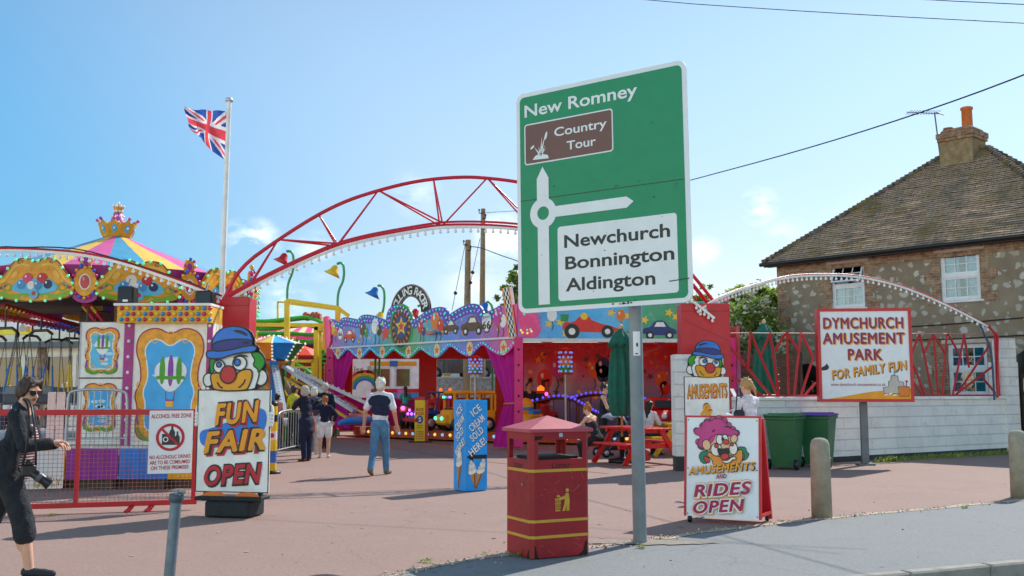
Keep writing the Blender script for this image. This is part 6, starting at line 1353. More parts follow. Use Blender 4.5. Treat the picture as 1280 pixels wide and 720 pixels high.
# ================================================================ RED PILLARS, LATTICE ARCH, LIGHT STRIPS
M_PIL = mat('pillar_red', '#c01224', .4, var=.1, scale=2, dirt=.15)
def pillar(lab, x0, x1, top, Y, dp=.5):
    a, b_ = P(x0, top, Y), P(x1, top, Y); t = thing('entrance_pillar', lab, 'pillar', (a.x, Y, 0)); w_ = b_.x-a.x
    mb = MB(); mb.cbox((w_/2, dp/2, a.z/2), (w_, dp, a.z), bev=.012); mb.build('shaft', M_PIL, t)
    mb = MB(); mb.box((-.012, -.004, a.z*.55), (.0, dp, a.z*.56)); mb.box((0, -.006, a.z-.16), (w_, -.001, a.z-.15)); mb.bar((0, -.003, a.z-.3), (w_, -.003, a.z-.75), .006, .004); mb.build('seam', paint('#7a0a18'), t); return t
pillar('red boxed pillar carrying the left foot of the arch beside the booth', 266, 312, 371, 17.3); pillar('red boxed pillar carrying the right foot of the arch behind the white block pier', 851, 912, 379, 19.3)
pp = G(845, 589); pw = P(905, 490, pp.y).x-pp.x
t = thing('block_pier', 'short white block pier in front of the right red pillar', 'pier', (pp.x, pp.y, 0)); ph = P(850, 443, pp.y).z
mb = MB(); mb.box((0, 0, .28), (pw, .42, ph)); mb.build('blocks', M_WBLK, t); mb = MB(); mb.box((.01, .01, 0), (pw-.01, .41, .28)); mb.build('plinth', mat('plinth_black', '#3a3c3c'), t)
YL, YR = 17.55, 19.55
ar = thing('lattice_arch', 'red lattice arch with a strip of white bulbs spanning between the two red pillars', 'arch', (0, 18.5, 0))
def ap(px, py, dy=0):
    # points on the upright plane of the arch
    x0, x1 = P(290, 490, YL).x, P(885, 490, YR).x; ang = math.atan2(YR-YL, x1-x0); u, z = on_plane(px, py, (x0, YL), ang)
    return Vector((x0+u*math.cos(ang)-dy*math.sin(ang), YL+u*math.sin(ang)+dy*math.cos(ang)-18.5, z))
topc = [(281,372),(300,334),(347.8,299.4),(398,267.7),(435,250),(473,238),(508,229),(541.8,223.5),(581,221),(609,222.5),(647,227),(700,238),(745,255),(790,279),(830,307),(865,342),(893,378)]
botc = [(285,377),(300,367.5),(340,347),(380,328),(421,311),(455,302),(486,296),(520,290),(553,285),(600,284.5),(648,287.5),(690,295),(730,306),(770,322),(810,343),(850,370),(868,381)]
TR = paint('#c8102a', .35)
tp_ = chaikin([tuple(ap(*p)) for p in topc], 2, False); mb = MB(); mb.tube(tp_, .034, 10); mb.build('top_chord', TR, ar)
bts = []
for dy in (-.16, .16):
    q = chaikin([tuple(ap(x, y-6, dy)) for x, y in botc], 2, False); mb = MB(); mb.tube(q, .022, 8); mb.build('bottom_chord', TR, ar)
for a, b_ in [((347.8,299.4),(313,356)),((347.8,299.4),(421,306)),((398,267.7),(421,306)),((473,238),(424,304)),((473,238),(551,280)),((541.8,223.5),(551,279)),((609,222.5),(556,279)),((609,222.5),(668,285)),((660,229),(668,285)),((720,245),(672,285)),((720,245),(770,316)),((780,273),(772,316)),((840,316),(776,318)),((840,316),(862,372))]:
    for dy in (-.16, .16):
        mb = MB(); mb.tube([ap(*a), ap(b_[0], b_[1], dy)], .017, 6); mb.build('diagonal', TR, ar)
def strip(parent, pts, n, dz=.07, r=.042, Tf=None):
    q = chaikin(pts, 2, False); mb = MB()
    for a, b_ in zip(q, q[1:]): mb.bar(a, b_, .04, .045)
    st = mb.build('light_strip', WHITE, parent)
    L = [0]
    for a, b_ in zip(q, q[1:]): L.append(L[-1]+(Vector(b_)-Vector(a)).length)
    mb = MB(); mb.lathe([(.001, -.09), (.022, -.083), (.031, -.065), (.026, -.045), (.015, -.03), (.015, -.01)], 10); bm_ = None; k = 0
    for i in range(n):
        s_ = L[-1]*(i+.5)/n
        while L[k+1] < s_: k += 1
        f = (s_-L[k])/(L[k+1]-L[k]); p = Vector(q[k]).lerp(Vector(q[k+1]), f)-Vector((0, 0, .02))
        if bm_ is None: bm_ = mb.build('bulb', mat('bulb_white', '#eceae4', .12, var=.03), st, p)
        else: c = bm_.copy(); COL.objects.link(c); c.parent = st; c.location = p
    return st
strip(ar, [tuple(ap(x, y, -.1)) for x, y in botc], 66)
sa = thing('side_arch', 'low arched light strip rising left from the red pillar in front of the swing ride', 'arch', (-6, 17.2, 0))
sp0 = [(-90,330),(-40,318),(0,313),(30,313.5),(60,315),(100,318),(150,328),(190,341),(230,355),(277,373)]
w3 = lambda px, py, Y, o: tuple(P(px, py, Y)-Vector(o))
strip(sa, [w3(x, y, 17.15, (-6, 17.2, 0)) for x, y in sp0], 40)
mb = MB(); mb.tube(chaikin([w3(x, y-3, 17.3, (-6, 17.2, 0)) for x, y in sp0], 2, False), .022, 8); mb.build('top_tube', TR, sa)
mb = MB(); q = P(-90, 330, 17.2); mb.bar((q.x+6, 0, 0), (q.x+6, 0, q.z), .1); mb.build('end_post', TR, sa)
mb = MB(); mb.tube(chaikin([w3(x, y-5+2*math.sin(x*.3), 17.1, (-6, 17.2, 0)) for x, y in sp0], 1, False), .012, 5); mb.build('cable', BLACK, sa)
sb = thing('side_arch', 'arched light strip rising right from the red pillar over the zigzag railing', 'arch', (8, 21, 0))
sp1 = [(872,390,19.2),(889,377,19.4),(915,366,20.2),(942.5,357.5,21),(965,351,21.6),(987,346.5,22.1),(1010,344.5,22.5),(1035,344.2,22.9),(1060,345,23.2),(1085,348,23.5),(1127,358,23.9),(1182,380.5,24.3),(1238,410,24.7)]
strip(sb, [w3(x, y, Y, (8, 21, 0)) for x, y, Y in sp1], 62)
mb = MB(); mb.tube(chaikin([w3(x, y-2.2, Y+.1, (8, 21, 0)) for x, y, Y in sp1], 2, False), .012, 8); mb.build('top_tube', TR, sb)
mb = MB(); mb.tube([w3(866, 356, 19.2, (8, 21, 0)), w3(884, 378, 19.5, (8, 21, 0))], .04, 8); mb.tube([w3(1236, 408, 24.6, (8, 21, 0)), w3(1247, 420, 24.7, (8, 21, 0)), w3(1247, 497, 24.7, (8, 21, 0))], .03, 6); mb.build('end_tube', TR, sb)
mb = MB(); mb.tube(chaikin([w3(1225, 405, 24.5, (8, 21, 0)), w3(1231, 420, 24.5, (8, 21, 0)), w3(1238, 432, 24.5, (8, 21, 0)), w3(1241, 460, 24.5, (8, 21, 0)), w3(1243, 500, 24.5, (8, 21, 0))], 2, False), .025, 6); mb.build('cable', paint('#2a4a6a'), sb)
st2 = thing('front_light_strip', 'short strip of white bulbs hanging on the front of the right red pillar', 'light strip', (3.5, 19.1, 0)); strip(st2, [w3(868, 378, 19.2, (3.5, 19.1, 0)), w3(893, 398, 19.2, (3.5, 19.1, 0))], 5)
# ================================================================ FLAG AND POLE
fp = P(280.5, 340, 19.6); ft = P(286.5, 126, 19.6)
t = thing('flagpole', 'tall white flagpole with a domed cap behind the left red pillar', 'flagpole', (fp.x-.06, 19.6, 0)); d = ft-Vector((fp.x-.06, 19.6, 0))
mb = MB(); mb.tube([(0, 0, 0), d*.5, d], [.062, .055, .045], 14); mb.build('pole', WHITE, t); mb = MB(); mb.lathe([(.001, -.02), (.07, -.02), (.085, .0), (.07, .05), (.001, .07)], 16, 0, Matrix.Translation(d)); mb.build('cap', steel('#c8c8c8'), t)
def jack(u, v):
    x, y = u*60, v*30; dx, dy = abs(x-30), abs(y-15)
    if dx < 3 or dy < 3: return 0
    if dx < 5 or dy < 5: return 1
    for s in (1, -1):
        e = (y-15)-s*(x-30)*.5; dd = abs(e)/1.118
        if dd < 1.0: return 0
        if dd < 3: return 1
    return 2
mb = MB(); nu, nv = 72, 40; vs = []
for j in range(nv+1):
    for i in range(nu+1):
        u, v = i/nu, j/nv
        hgt = 1.02-.62*u**1.3; zz = -.06*u*0+.07*u-(1-v)*hgt
        x = -(.87*u+.02*math.sin(v*5))+.1*(1-v)*u; y = .13*math.sin(u*9+v*2.5)*(.25+u)+.06*math.sin(u*17-v*6)*u+.05*math.sin(v*9+u*4)*u
        zz += .035*math.sin(u*11+1.3*v)*(u); vs.append((x, y, zz))
fs = [(j*(nu+1)+i, j*(nu+1)+i+1, (j+1)*(nu+1)+i+1, (j+1)*(nu+1)+i) for j in range(nv) for i in range(nu)]
b0_ = len(mb.v); mb.add(vs, fs, 0, None, True); mb.m = [jack((i+.5)/nu, (j+.5)/nv) for j in range(nv) for i in range(nu)]
def flagmat(n, c):
    m, t, b = newmat(n); b.inputs['Base Color'].default_value = (*lin(c), 1); b.inputs['Roughness'].default_value = .8
    tr = N(t, 'ShaderNodeBsdfTranslucent'); tr.inputs[0].default_value = (*lin(c), 1); ms = N(t, 'ShaderNodeMixShader'); ms.inputs[0].default_value = .45
    t.links.new(b.outputs[0], ms.inputs[1]); t.links.new(tr.outputs[0], ms.inputs[2]); t.links.new(ms.outputs[0], t.nodes['Material Output'].inputs['Surface']); return m
o = mb.build('union_flag', [flagmat('flag_red', '#e4505a'), flagmat('flag_white', '#ecebf0'), flagmat('flag_blue', '#3558a8')], None, P(287, 140, 19.6)); tag(o, 'crumpled red white and blue flag flying from the white pole', 'flag')
# ================================================================ SWING RIDE
SC = (-8.5, 21.2); SR = 2.98; DECK = .66
sw = thing('swing_ride', 'gold and striped chair swing ride with crown top and hanging seats', 'ride', (SC[0], SC[1], 0))
STR = [paint('#d8609c', .5), paint('#4a9cc0', .5), paint('#eec050', .5), paint('#c84f8c', .5)]
zc0, zc1 = 3.75, 4.82
mb = MB(); cols = [0, 1, 2]; mb.lathe([(SR-.12, zc0), (SR*.62, zc0+.42), (SR*.3, zc0+.78), (.2, zc1)], 40, 0, mis=lambda j, i: cols[(i//2) % 3], smooth=False); mb.build('canopy', STR, sw)
mb = MB(); mb.lathe([(.001, 3.28), (SR-.15, 3.3), (SR-.15, 3.36), (.001, 3.4)], 30, 0); mb.build('ceiling', paint('#3a2c28', .8), sw)
mb = MB(); mb.lathe([(SR-.16, 3.3), (SR-.1, 3.86)], 60, 0); mb.build('backing_ring', paint('#9c2a78', .5), sw)
mb = MB(); mb.lathe([(.55, DECK), (.5, 1.2), (.42, 2.7), (.5, 2.9), (.6, 3.28)], 16, 0, mis=lambda j, i: i % 2); mb.build('column', [paint('#5a3a8a'), paint('#c8a030')], sw)
# crown
kz = 4.78
KS = Matrix.Translation((0, 0, kz)) @ Matrix.Scale(.8, 4) @ Matrix.Translation((0, 0, -kz))
mb = MB(); mb.lathe([(.001, kz), (.3, kz), (.36, kz+.05), (.3, kz+.1)], 20, 0, KS); mb.lathe([(.24, kz+.12), (.2, kz+.42), (.12, kz+.68), (.001, kz+.74)], 16, 1, KS)
crown = mb.build('crown', [paint('#c89a18', .35), paint('#c04fa0', .4)], sw)
for i in range(8):
    T = KS @ Matrix.Rotation(i*math.pi/4+.2, 4, 'Z') @ Matrix.Translation((0, -.34, kz+.02)) @ Matrix.Rotation(R(20), 4, 'X')
    mb = MB(); mb.prism(chaikin([(-.16, 0), (.16, 0), (.2, .2), (.15, .4), (.07, .36), (0, .52), (-.07, .36), (-.15, .4), (-.2, .2)], 1), 0, .04, 0, T); mb.flat(ell(0, .22, .075, .11, 14), -.006, 1, T); mb.ball((0, -.02, .23), .035, 6, 2, T); mb.ball((0, -.01, .5), .05, 6, 3, T); mb.build('petal', [paint('#d09a1a', .35), paint('#4ab0d8'), WHITE, paint('#c04fa0')], crown)
mb = MB()
for k in range(3):
    for i in range(9): a = i*2*math.pi/9+k*.3; mb.ball(KS @ Vector(((.24-.05*k)*math.cos(a), (.24-.05*k)*math.sin(a), kz+.26+.17*k)), .032, 6, 0)
mb.ball(KS @ Vector((0, 0, kz+.82)), .1, 12, 1)
for i in range(8): a = i*math.pi/4; mb.ball(KS @ Vector((.14*math.cos(a), .14*math.sin(a), kz+.87)), .034, 6, 0); mb.ball(KS @ Vector((.1*math.cos(a), .1*math.sin(a), kz+.74)), .034, 6, 0)
mb.ball(KS @ Vector((0, 0, kz+.96)), .04, 6, 0); mb.build('finial', [WHITE, GOLD], crown)
# rounding boards: ten shields and ten medallions
GLD = mat('scroll_gold', '#e89c18', .38, var=.25, scale=9, dirt=.35, dirtcol='#a04a0c'); GRN = paint('#7ca818', .4); TEAL = paint('#5ab8dc', .4); PUR = paint('#a02a8c', .4)
GB = glow('#7af0b0', .25); BB = {'r': gloss('#d81f70'), 'b': gloss('#1f5fd0'), 'y': gloss('#e8b818')}
nb = 10; a0 = math.atan2(-SC[1], -SC[0])  # towards the camera
acam = -math.pi/2+R(-6.0)
pics = [paint('#d83a6a'), paint('#e8d8c0'), paint('#1f7a4a'), paint('#1c2a50'), RED]
for i in range(nb):
    am_ = acam+(i)*2*math.pi/nb
    T = Matrix.Rotation(am_+math.pi/2, 4, 'Z') @ Matrix.Translation((0, -SR*math.cos(.21), 3.16)) @ Matrix.Diagonal((1, 1, .83, 1))
    wd = .75
    mb = MB(); sh = chaikin([(-wd*1.02, .12), (-.5*wd, .02), (0, .0), (.5*wd, .02), (wd*1.02, .12), (wd*1.0, .45), (wd*.8, .62), (wd*.55, .95), (wd*.2, .98), (0, .86), (-wd*.2, .98), (-wd*.55, .95), (-wd*.8, .62), (-wd*1.0, .45)], 2)
    mb.prism(sh, -.03, .03, 0, T); mb.stroke(sh, .03, -.034, 5, T)
    for s in (-1, 1):
        mb.stroke(chaikin([(s*wd*.9, .2), (s*wd*.6, .1), (s*wd*.3, .12), (s*wd*.1, .2)], 2, False), .1, -.036, 1, T, False); mb.stroke(chaikin([(s*wd*.95, .4), (s*wd*.75, .5), (s*wd*.6, .75), (s*wd*.4, .85), (s*wd*.15, .8)], 2, False), .05, -.036, 6, T, False)
        mb.stroke(ell(s*wd*.72, .32, .08, n=14), .035, -.038, 1, T); mb.flat(ell(s*wd*.55, .6, .05, .1, 10, s*.6), -.037, 6, T)
    for s in (-1, 1):
        for q, (cx_, cz_, r_) in enumerate(((.82, .52, .05), (.42, .88, .06), (.2, .9, .045), (.9, .3, .04), (.3, .09, .04))): mb.stroke([(s*wd*cx_+r_*(1-.07*k)*math.cos(k*.6), cz_+r_*(1-.07*k)*math.sin(k*.6)) for k in range(12)], .016, -.0385, 5 if q % 2 else 6, T, False)
        for q in range(3): mb.flat(chaikin([(s*wd*(.95-.06*q), .26+.02*q), (s*wd*(.78-.06*q), .3+.05*q), (s*wd*(.9-.06*q), .36+.04*q)], 1), -.0375, 10, T)
    mb.flat(chaikin([(-wd*.62, .3), (-wd*.5, .2), (0, .17), (wd*.5, .2), (wd*.62, .3), (wd*.5, .45), (wd*.25, .55), (0, .5), (-wd*.25, .55), (-wd*.5, .45)], 2), -.040, 2, T)
    # simple bunches of balloons stand for the pictures inside the shields
    for s, c in ((-1, 3), (1, 4)):
        for q, (dx, dz, r_) in enumerate(((.14, .52, .1), (.26, .38, .085), (.06, .36, .08))): mb.flat(ell(s*dx, dz, r_, r_*1.2, 14), -.044-.003*q, (c+q*2) % 3+7 if q else c, T); mb.flat(ell(s*dx-.03, dz+.04, .02, .03, 8), -.055, 8, T)
    mb.flat(chaikin([(-.1, .12), (0, .04), (.1, .12), (.06, .25), (0, .32), (-.06, .25)], 1), -.058, 2, T); mb.flat(ell(0, .18, .04, .055, 10), -.061, 4, T)
    mb.build('rounding_board', [GLD, GRN, TEAL, pics[i % 5], RED, paint('#8a4a0c'), paint('#f0b840', .35), pics[3], WHITE, paint('#3a8ac0'), PUR], sw)
    mb = MB(); per = sh[::3]
    for x, z in per: mb.ball(T @ Vector((x, -.06, z)), .033, 6)
    mb.build('bulb_edge', GB, sw)
    T = Matrix.Rotation(am_+math.pi/2+math.pi/nb, 4, 'Z') @ Matrix.Translation((0, -SR*math.cos(.1)-.02, 3.15)) @ Matrix.Diagonal((.78, 1, .88, 1))
    mb = MB(); mb.prism(chaikin([(-.3, .1), (-.12, -.02), (.12, -.02), (.3, .1), (.26, .55), (.12, .72), (-.12, .72), (-.26, .55)], 1), -.02, .03, 3, T); mb.prism(ell(0, .42, .25, .3, 24), -.05, -.021, 0, T); mb.prism(ell(0, .86, .13, .16, 18), -.04, .02, 0, T); mb.flat(ell(0, .86, .07, .09, 14), -.043, 3, T); mb.flat(ell(0, .42, .13, .17, 18), -.054, 2, T); mb.flat(ell(0, .42, .105, .145, 18), -.057, 1, T); mb.flat(ell(-.03, .48, .025, .04, 8), -.06, 4, T); mb.build('medallion', [GLD, paint('#c01428', .2), WHITE, PUR, paint('#e88a98')], sw)
    mb = MB()
    for k, (x, z) in enumerate(ell(0, .42, .27, .34, 16)): mb.ball(T @ Vector((x, -.06, z)), .036, 6, k % 3)
    for k, (x, z) in enumerate(ell(0, .88, .14, .16, 8)): mb.ball(T @ Vector((x, -.06, z)), .036, 6, k % 3)
    mb.build('bulb_edge', [BB['y'], BB['r'], BB['b']], sw)
# spokes with rows of bulbs, hanger bars, chains and seats
chainm = steel('#55504c'); seatm = paint('#6a6c74')
seat_me = None
for i in range(nb):
    am_ = acam+i*2*math.pi/nb+.31; T = Matrix.Rotation(am_, 4, 'Z')
    mb = MB(); mb.bar((.5, 0, 2.78), (SR-.25, 0, 3.12), .16, .08, 3, T=T)
    for s in (-1, 1):
        for k in range(22): f = k/21; mb.ball(T @ Vector((.7+(SR-1.0)*f, s*.07, 2.75+.34*f)), .032, 6, 1 if f < .4 else (2 if f < .8 else 0)); 
    mb.build('spoke', [gloss('#f0c818'), gloss('#1f48e8'), gloss('#f01f6c'), paint('#8a1420')], sw)
    for rad in (SR-.35, SR-1.15):
        T2 = T @ Matrix.Translation((rad, 0, 0)); ph = (i*37 % 10)*.06
        mb = MB(); mb.tube([T2 @ Vector(p) for p in ((0, 0, 3.05), (0, 0, 2.72))], .02, 6); mb.tube([T2 @ Vector(p) for p in ((0, -.32, 2.62), (0, -.18, 2.7), (0, .18, 2.7), (0, .32, 2.62))], .03, 6); hg = mb.build('hanger', steel('#4a4038'), sw)
        mb = MB()
        for s in (-1, 1):
            for xx in (-.14, .16): 
                a, b_ = T2 @ Vector((0, s*.3, 2.62)), T2 @ Vector((xx, s*.24, 1.5)); mb.tube([a, b_], .008, 5, 0)
                q = a.lerp(b_, .55); mb.tube([q, b_], .019, 6, 1)
        mb.build('chains', [chainm, paint('#2a6ab0' if i % 2 else '#c8a428')], hg)
        mb = MB(); Ts_ = T2 @ Matrix.Translation((0, 0, 1.28)) @ Matrix.Rotation(R(90), 4, 'Z'); mb.cbox((0, 0, 0), (.38, .3, .04), 0, Ts_, bev=.015); mb.cbox((0, .17, .18), (.36, .03, .3), 0, Ts_, bev=.015); mb.cbox((-.19, .02, .1), (.02, .28, .16), 0, Ts_, bev=.01); mb.cbox((.19, .02, .1), (.02, .28, .16), 0, Ts_, bev=.01); mb.tube([Ts_ @ Vector(p) for p in ((-.24, -.2, .2), (0, -.26, .2), (.24, -.2, .2))], .018, 6); mb.build('seat', seatm, hg)
mb = MB(); mb.box((-.5, -2.6, 2.75), (.5, -2.4, 3.2)) if False else mb.cbox((.2, -1.4, 2.85), (.5, .4, .5), bev=.03); mb.build('motor_housing', paint('#4a4038', .7), sw)
# deck, coloured skirt panels
dk = thing('ride_deck', 'raised deck of the swing ride skirted with purple blue and yellow cloths', 'deck', (-9.2, 15.6, 0))
x_ = lambda px: P(px, 490, 15.55).x+9.2
mb = MB(); mb.box((-2.0, .06, DECK-.06), (x_(252), 1.7, DECK)); mb.lathe([(.001, DECK-.005), (3.25, DECK-.005), (3.25, DECK-.1)], 48, 0, Matrix.Translation((SC[0]+9.2, SC[1]-15.6, 0))); mb.build('deck_plate', mat('chequer_plate', '#b9b6b2', .4, var=.3, scale=26, metal=.5, bump=.5, bscale=40), dk)
for i, (a, b_, c_) in enumerate([(-60, -2, '#2a62b0'), (-2, 42, '#d89018'), (42, 79, '#1f8a50'), (79, 84, '#e8a018'), (84, 150, '#90168a'), (150, 212, '#1f6fc4'), (212, 252, '#e8a018')]):
    mb = MB(); nn = 14; w_ = x_(b_)-x_(a)
    mb.add([(x_(a)+w_*k/nn, -.012*math.sin(k*1.7+i), z) for z in (.16, DECK-.03) for k in range(nn+1)], [(k, k+1, nn+2+k, nn+1+k) for k in range(nn)], 0, None, True); mb.build('skirt_cloth', mat('skirt_'+c_[1:], c_, .6, var=.12, scale=2, bump=.2, bscale=6), dk)
mb = MB()
for k in range(8): mb.box((-1.9+k*.8, .1, 0), (-1.8+k*.8, .2, DECK-.06))
mb.box((-2.0, .3, 0), (x_(252), .34, .14)); mb.build('leg_frame', paint('#38302c'), dk)
# painted booth
by = 16.0; b0x, b1x = P(158, 490, by).x, P(264, 490, by).x; BW_ = b1x-b0x
bo = thing('painted_booth', 'white fairground booth with gold framed blue sky panel and coloured bulb cornice', 'booth', (b0x, by, DECK))
zt = P(200, 404, by).z-DECK
mb = MB(); mb.box((0, 0, 0), (BW_, .5, zt)); mb.build('box', paint('#ece6da', .35), bo)
mb = MB(); mb.box((-.06, -.02, 0), (.09, -.002, zt)); mb.box((BW_-.09, -.02, 0), (BW_+.0, -.002, zt))
for k in range(9): mb.ball((.02, -.03, .15+k*.25), .03, 8, 1); mb.ball((BW_-.045, -.03, .15+k*.25), .03, 8, 1)
mb.build('pilaster', [paint('#a8237c'), WHITE], bo)
mb = MB(); zc = P(200, 383, by).z-DECK; mb.box((-.15, -.12, zt), (BW_-.01, .52, zc)); mb.box((-.2, -.16, zc), (BW_, .56, zc+.04), 4)
nbx = 16
for j in range(3):
    for k in range(nbx): mb.ball((-.08+(BW_+.06)*k/(nbx-1), -.13, zt+.05+j*.09), .037, 8, 1+(k+2*j) % 3)
for j in range(3):
    for k in range(3): mb.ball((-.16, -.02+k*.2, zt+.05+j*.09), .037, 8, 1+(k+j) % 3)
mb.build('bulb_cornice', [paint('#e2a81c'), gloss('#2a8fd0'), gloss('#d01f50'), gloss('#f0c020'), WHITE], bo)
def scroll_panel(parent, x0, z0, x1, z1, y, sky='#38a8e4', pic=True, name='picture_panel'):
    w_, h_ = x1-x0, z1-z0; X = lambda a, b_: (x0+a*w_, z0+b_*h_); mb = MB()
    o_ = chaikin([X(*p) for p in [(.12,.02),(.5,.05),(.88,.02),(.98,.12),(.93,.3),(1.0,.42),(.9,.52),(.92,.68),(1.0,.8),(.94,.95),(.7,1.0),(.5,.93),(.3,1.0),(.06,.95),(0,.8),(.08,.68),(.1,.52),(0,.42),(.07,.3),(.02,.12)]], 2)
    i_ = chaikin([X(*p) for p in [(.2,.1),(.5,.12),(.8,.1),(.85,.2),(.82,.34),(.88,.44),(.8,.55),(.82,.68),(.87,.8),(.8,.88),(.66,.9),(.5,.82),(.34,.9),(.2,.88),(.13,.8),(.18,.68),(.2,.55),(.12,.44),(.18,.34),(.15,.2)]], 2)
    mb.flat(o_, y-.003, 0); mb.stroke(o_, .022, y-.005, 3); mb.flat(i_, y-.006, 1); mb.stroke(i_, .02, y-.008, 4)
    for a in range(12):
        f = a/12*2*math.pi; q = X(.5+.43*math.cos(f), .5+.44*math.sin(f)); mb.stroke(ell(q[0], q[1], .035, .05, 12, f), .014, y-.0095, 5)
    for s in (-1, 1):
        mb.stroke(chaikin([X(.5+s*.05, .07), X(.5+s*.2, .02), X(.5+s*.36, .05), X(.5+s*.44, .14)], 2, False), .05, y-.011, 6, None, False); mb.stroke(chaikin([X(.5+s*.42, .16), X(.5+s*.45, .24), X(.5+s*.4, .3)], 1, False), .03, y-.011, 7, None, False)
    rg = random.Random(int(w_*1000))
    for k in range(7): q = X(rg.uniform(.28, .72), rg.uniform(.2, .8)); mb.flat(ell(q[0], q[1], .11*w_/.9, .028, 12), y-.0095, 8)
    if pic:
        # a neutral hot air balloon in white, green and purple stands in for the picture
        bx, bz, r_ = *X(.52, .58), .24*w_
        mb.flat(chaikin([(bx-r_, bz), (bx-r_*.9, bz+r_*.7), (bx, bz+r_*1.15), (bx+r_*.9, bz+r_*.7), (bx+r_, bz), (bx+r_*.3, bz-r_*.95), (bx-r_*.3, bz-r_*.95)], 2), y-.012, 2); 
        for k, m_ in ((-.5, 6), (.5, 6), (0, 7)): mb.flat(ell(bx+k*r_, bz+.08, r_*.17, r_*(.95-.25*abs(k)), 18), y-.014, m_)
        mb.stroke([(bx-r_*.85, bz-.12*r_), (bx+r_*.85, bz-.12*r_)], r_*.2, y-.016, 6, None, False)
        for k in (-1, 1): mb.stroke([(bx+k*r_*.28, bz-r_*.95), (bx+k*r_*.2, bz-r_*1.5)], .012, y-.012, 3, None, False)
        mb.flat([(bx-r_*.24, bz-r_*1.45), (bx+r_*.24, bz-r_*1.45), (bx+r_*.2, bz-r_*1.85), (bx-r_*.2, bz-r_*1.85)], y-.013, 5); mb.stroke([(bx-r_*.26, bz-r_*1.46), (bx+r_*.26, bz-r_*1.46)], .03, y-.015, 7, None, False)
    return mb.build(name, [GLD, paint(sky, .4), paint('#e8e8ea'), paint('#a8234c'), WHITE, paint('#f0b030'), paint('#4a9a1c'), paint('#8a3aa0'), paint('#b8e0f4')], parent)
scroll_panel(bo, .12, .02, BW_-.12, zt-.06, -.002)
# narrow painted boards left of the booth
px0, px1 = P(98, 490, 16.3).x, P(153, 490, 16.3).x; w_ = px1-px0
nb_ = thing('painted_board', 'narrow white board with two gold framed pictures left of the booth', 'board', (px0, 16.3, DECK)); zt = P(120, 403, 16.3).z-DECK
mb = MB(); mb.box((0, 0, 0), (w_, .08, zt)); mb.box((0, -.012, zt*.535), (w_, -.001, zt*.545), 1); mb.stroke([(0, 0), (w_, 0), (w_, zt), (0, zt)], .03, -.004, 2); mb.build('panel', [paint('#e8e4dc'), BLACK, paint('#b8b4b8')], nb_)
scroll_panel(nb_, .08, zt*.57, w_-.08, zt*.96, -.002, '#58b8e0', True); scroll_panel(nb_, .08, .2, w_-.08, zt*.5, -.002, '#38a8e4', False)
# speakers on the ride
for px, py, Y, lab in ((160, 369, 17.9, 'black loudspeaker under the gold boards above the booth'), (257, 375, 16.9, 'black horn shaped loudspeaker beside the left red pillar')):
    p = P(px, py, Y); t = thing('loudspeaker', lab, 'loudspeaker', p); mb = MB(); mb.cbox((0, 0, 0), (.29, .26, .3), bev=.02); mb.build('cabinet', BLACK, t); mb = MB(); mb.cbox((0, -.135, .02), (.24, .012, .2)); mb.build('grille', paint('#26303a', .7), t); mb = MB(); mb.box((-.04, -.136, -.13), (.05, -.131, -.09)); mb.build('badge', WHITE, t)
    mb = MB(); mb.tube([(0, 0, .15), (0, .1, .3)], .02, 6); mb.build('bracket', steel(), t)
# silver queue railings on the deck
def railing(lab, pts, h, n, base):
    o = Vector(pts[0]); t = thing('queue_railing', lab, 'railing', o); a, b_ = Vector(pts[0])-o, Vector(pts[1])-o; d = (b_-a); m_ = steel('#b4b6b8')
    mb = MB(); mb.tube(chaikin([a, a+Vector((0, 0, h*.85)), a+Vector((0, 0, h))+d*.06, a+Vector((0, 0, h))+d*.94, b_+Vector((0, 0, h*.85)), b_], 2, False), .022, 8); mb.tube([a+Vector((0, 0, .12)), b_+Vector((0, 0, .12))], .016, 6); mb.build('frame', m_, t)
    mb = MB()
    for k in range(1, n): q = a+d*(k/n); mb.tube([q+Vector((0, 0, .12)), q+Vector((0, 0, h))], .009, 5)
    mb.build('balusters', m_, t)
railing('curved silver railing on the swing ride deck before the narrow painted board', [(P(85, 490, 15.7).x, 15.7, DECK), (P(160, 490, 15.7).x, 15.7, DECK)], .88, 9, 0)
railing('silver queue railing where people lean behind the fun fair board', [G(346, 569), G(384, 560)], 1.05, 12, 0)
p = P(60, 490, 16.5); t = thing('slatted_gate', 'pale pink slatted gate on the swing ride deck', 'gate', (p.x, 16.5, DECK)); mb = MB()
for k in range(2): mb.cbox((k*.15+.07, 0, .42), (.13, .03, .84), bev=.01)
mb.build('slats', paint('#e0b8b4'), t); mb = MB(); mb.box((0, .02, .2), (.3, .05, .25)); mb.box((0, .02, .7), (.3, .05, .75)); mb.build('rail', steel(), t)
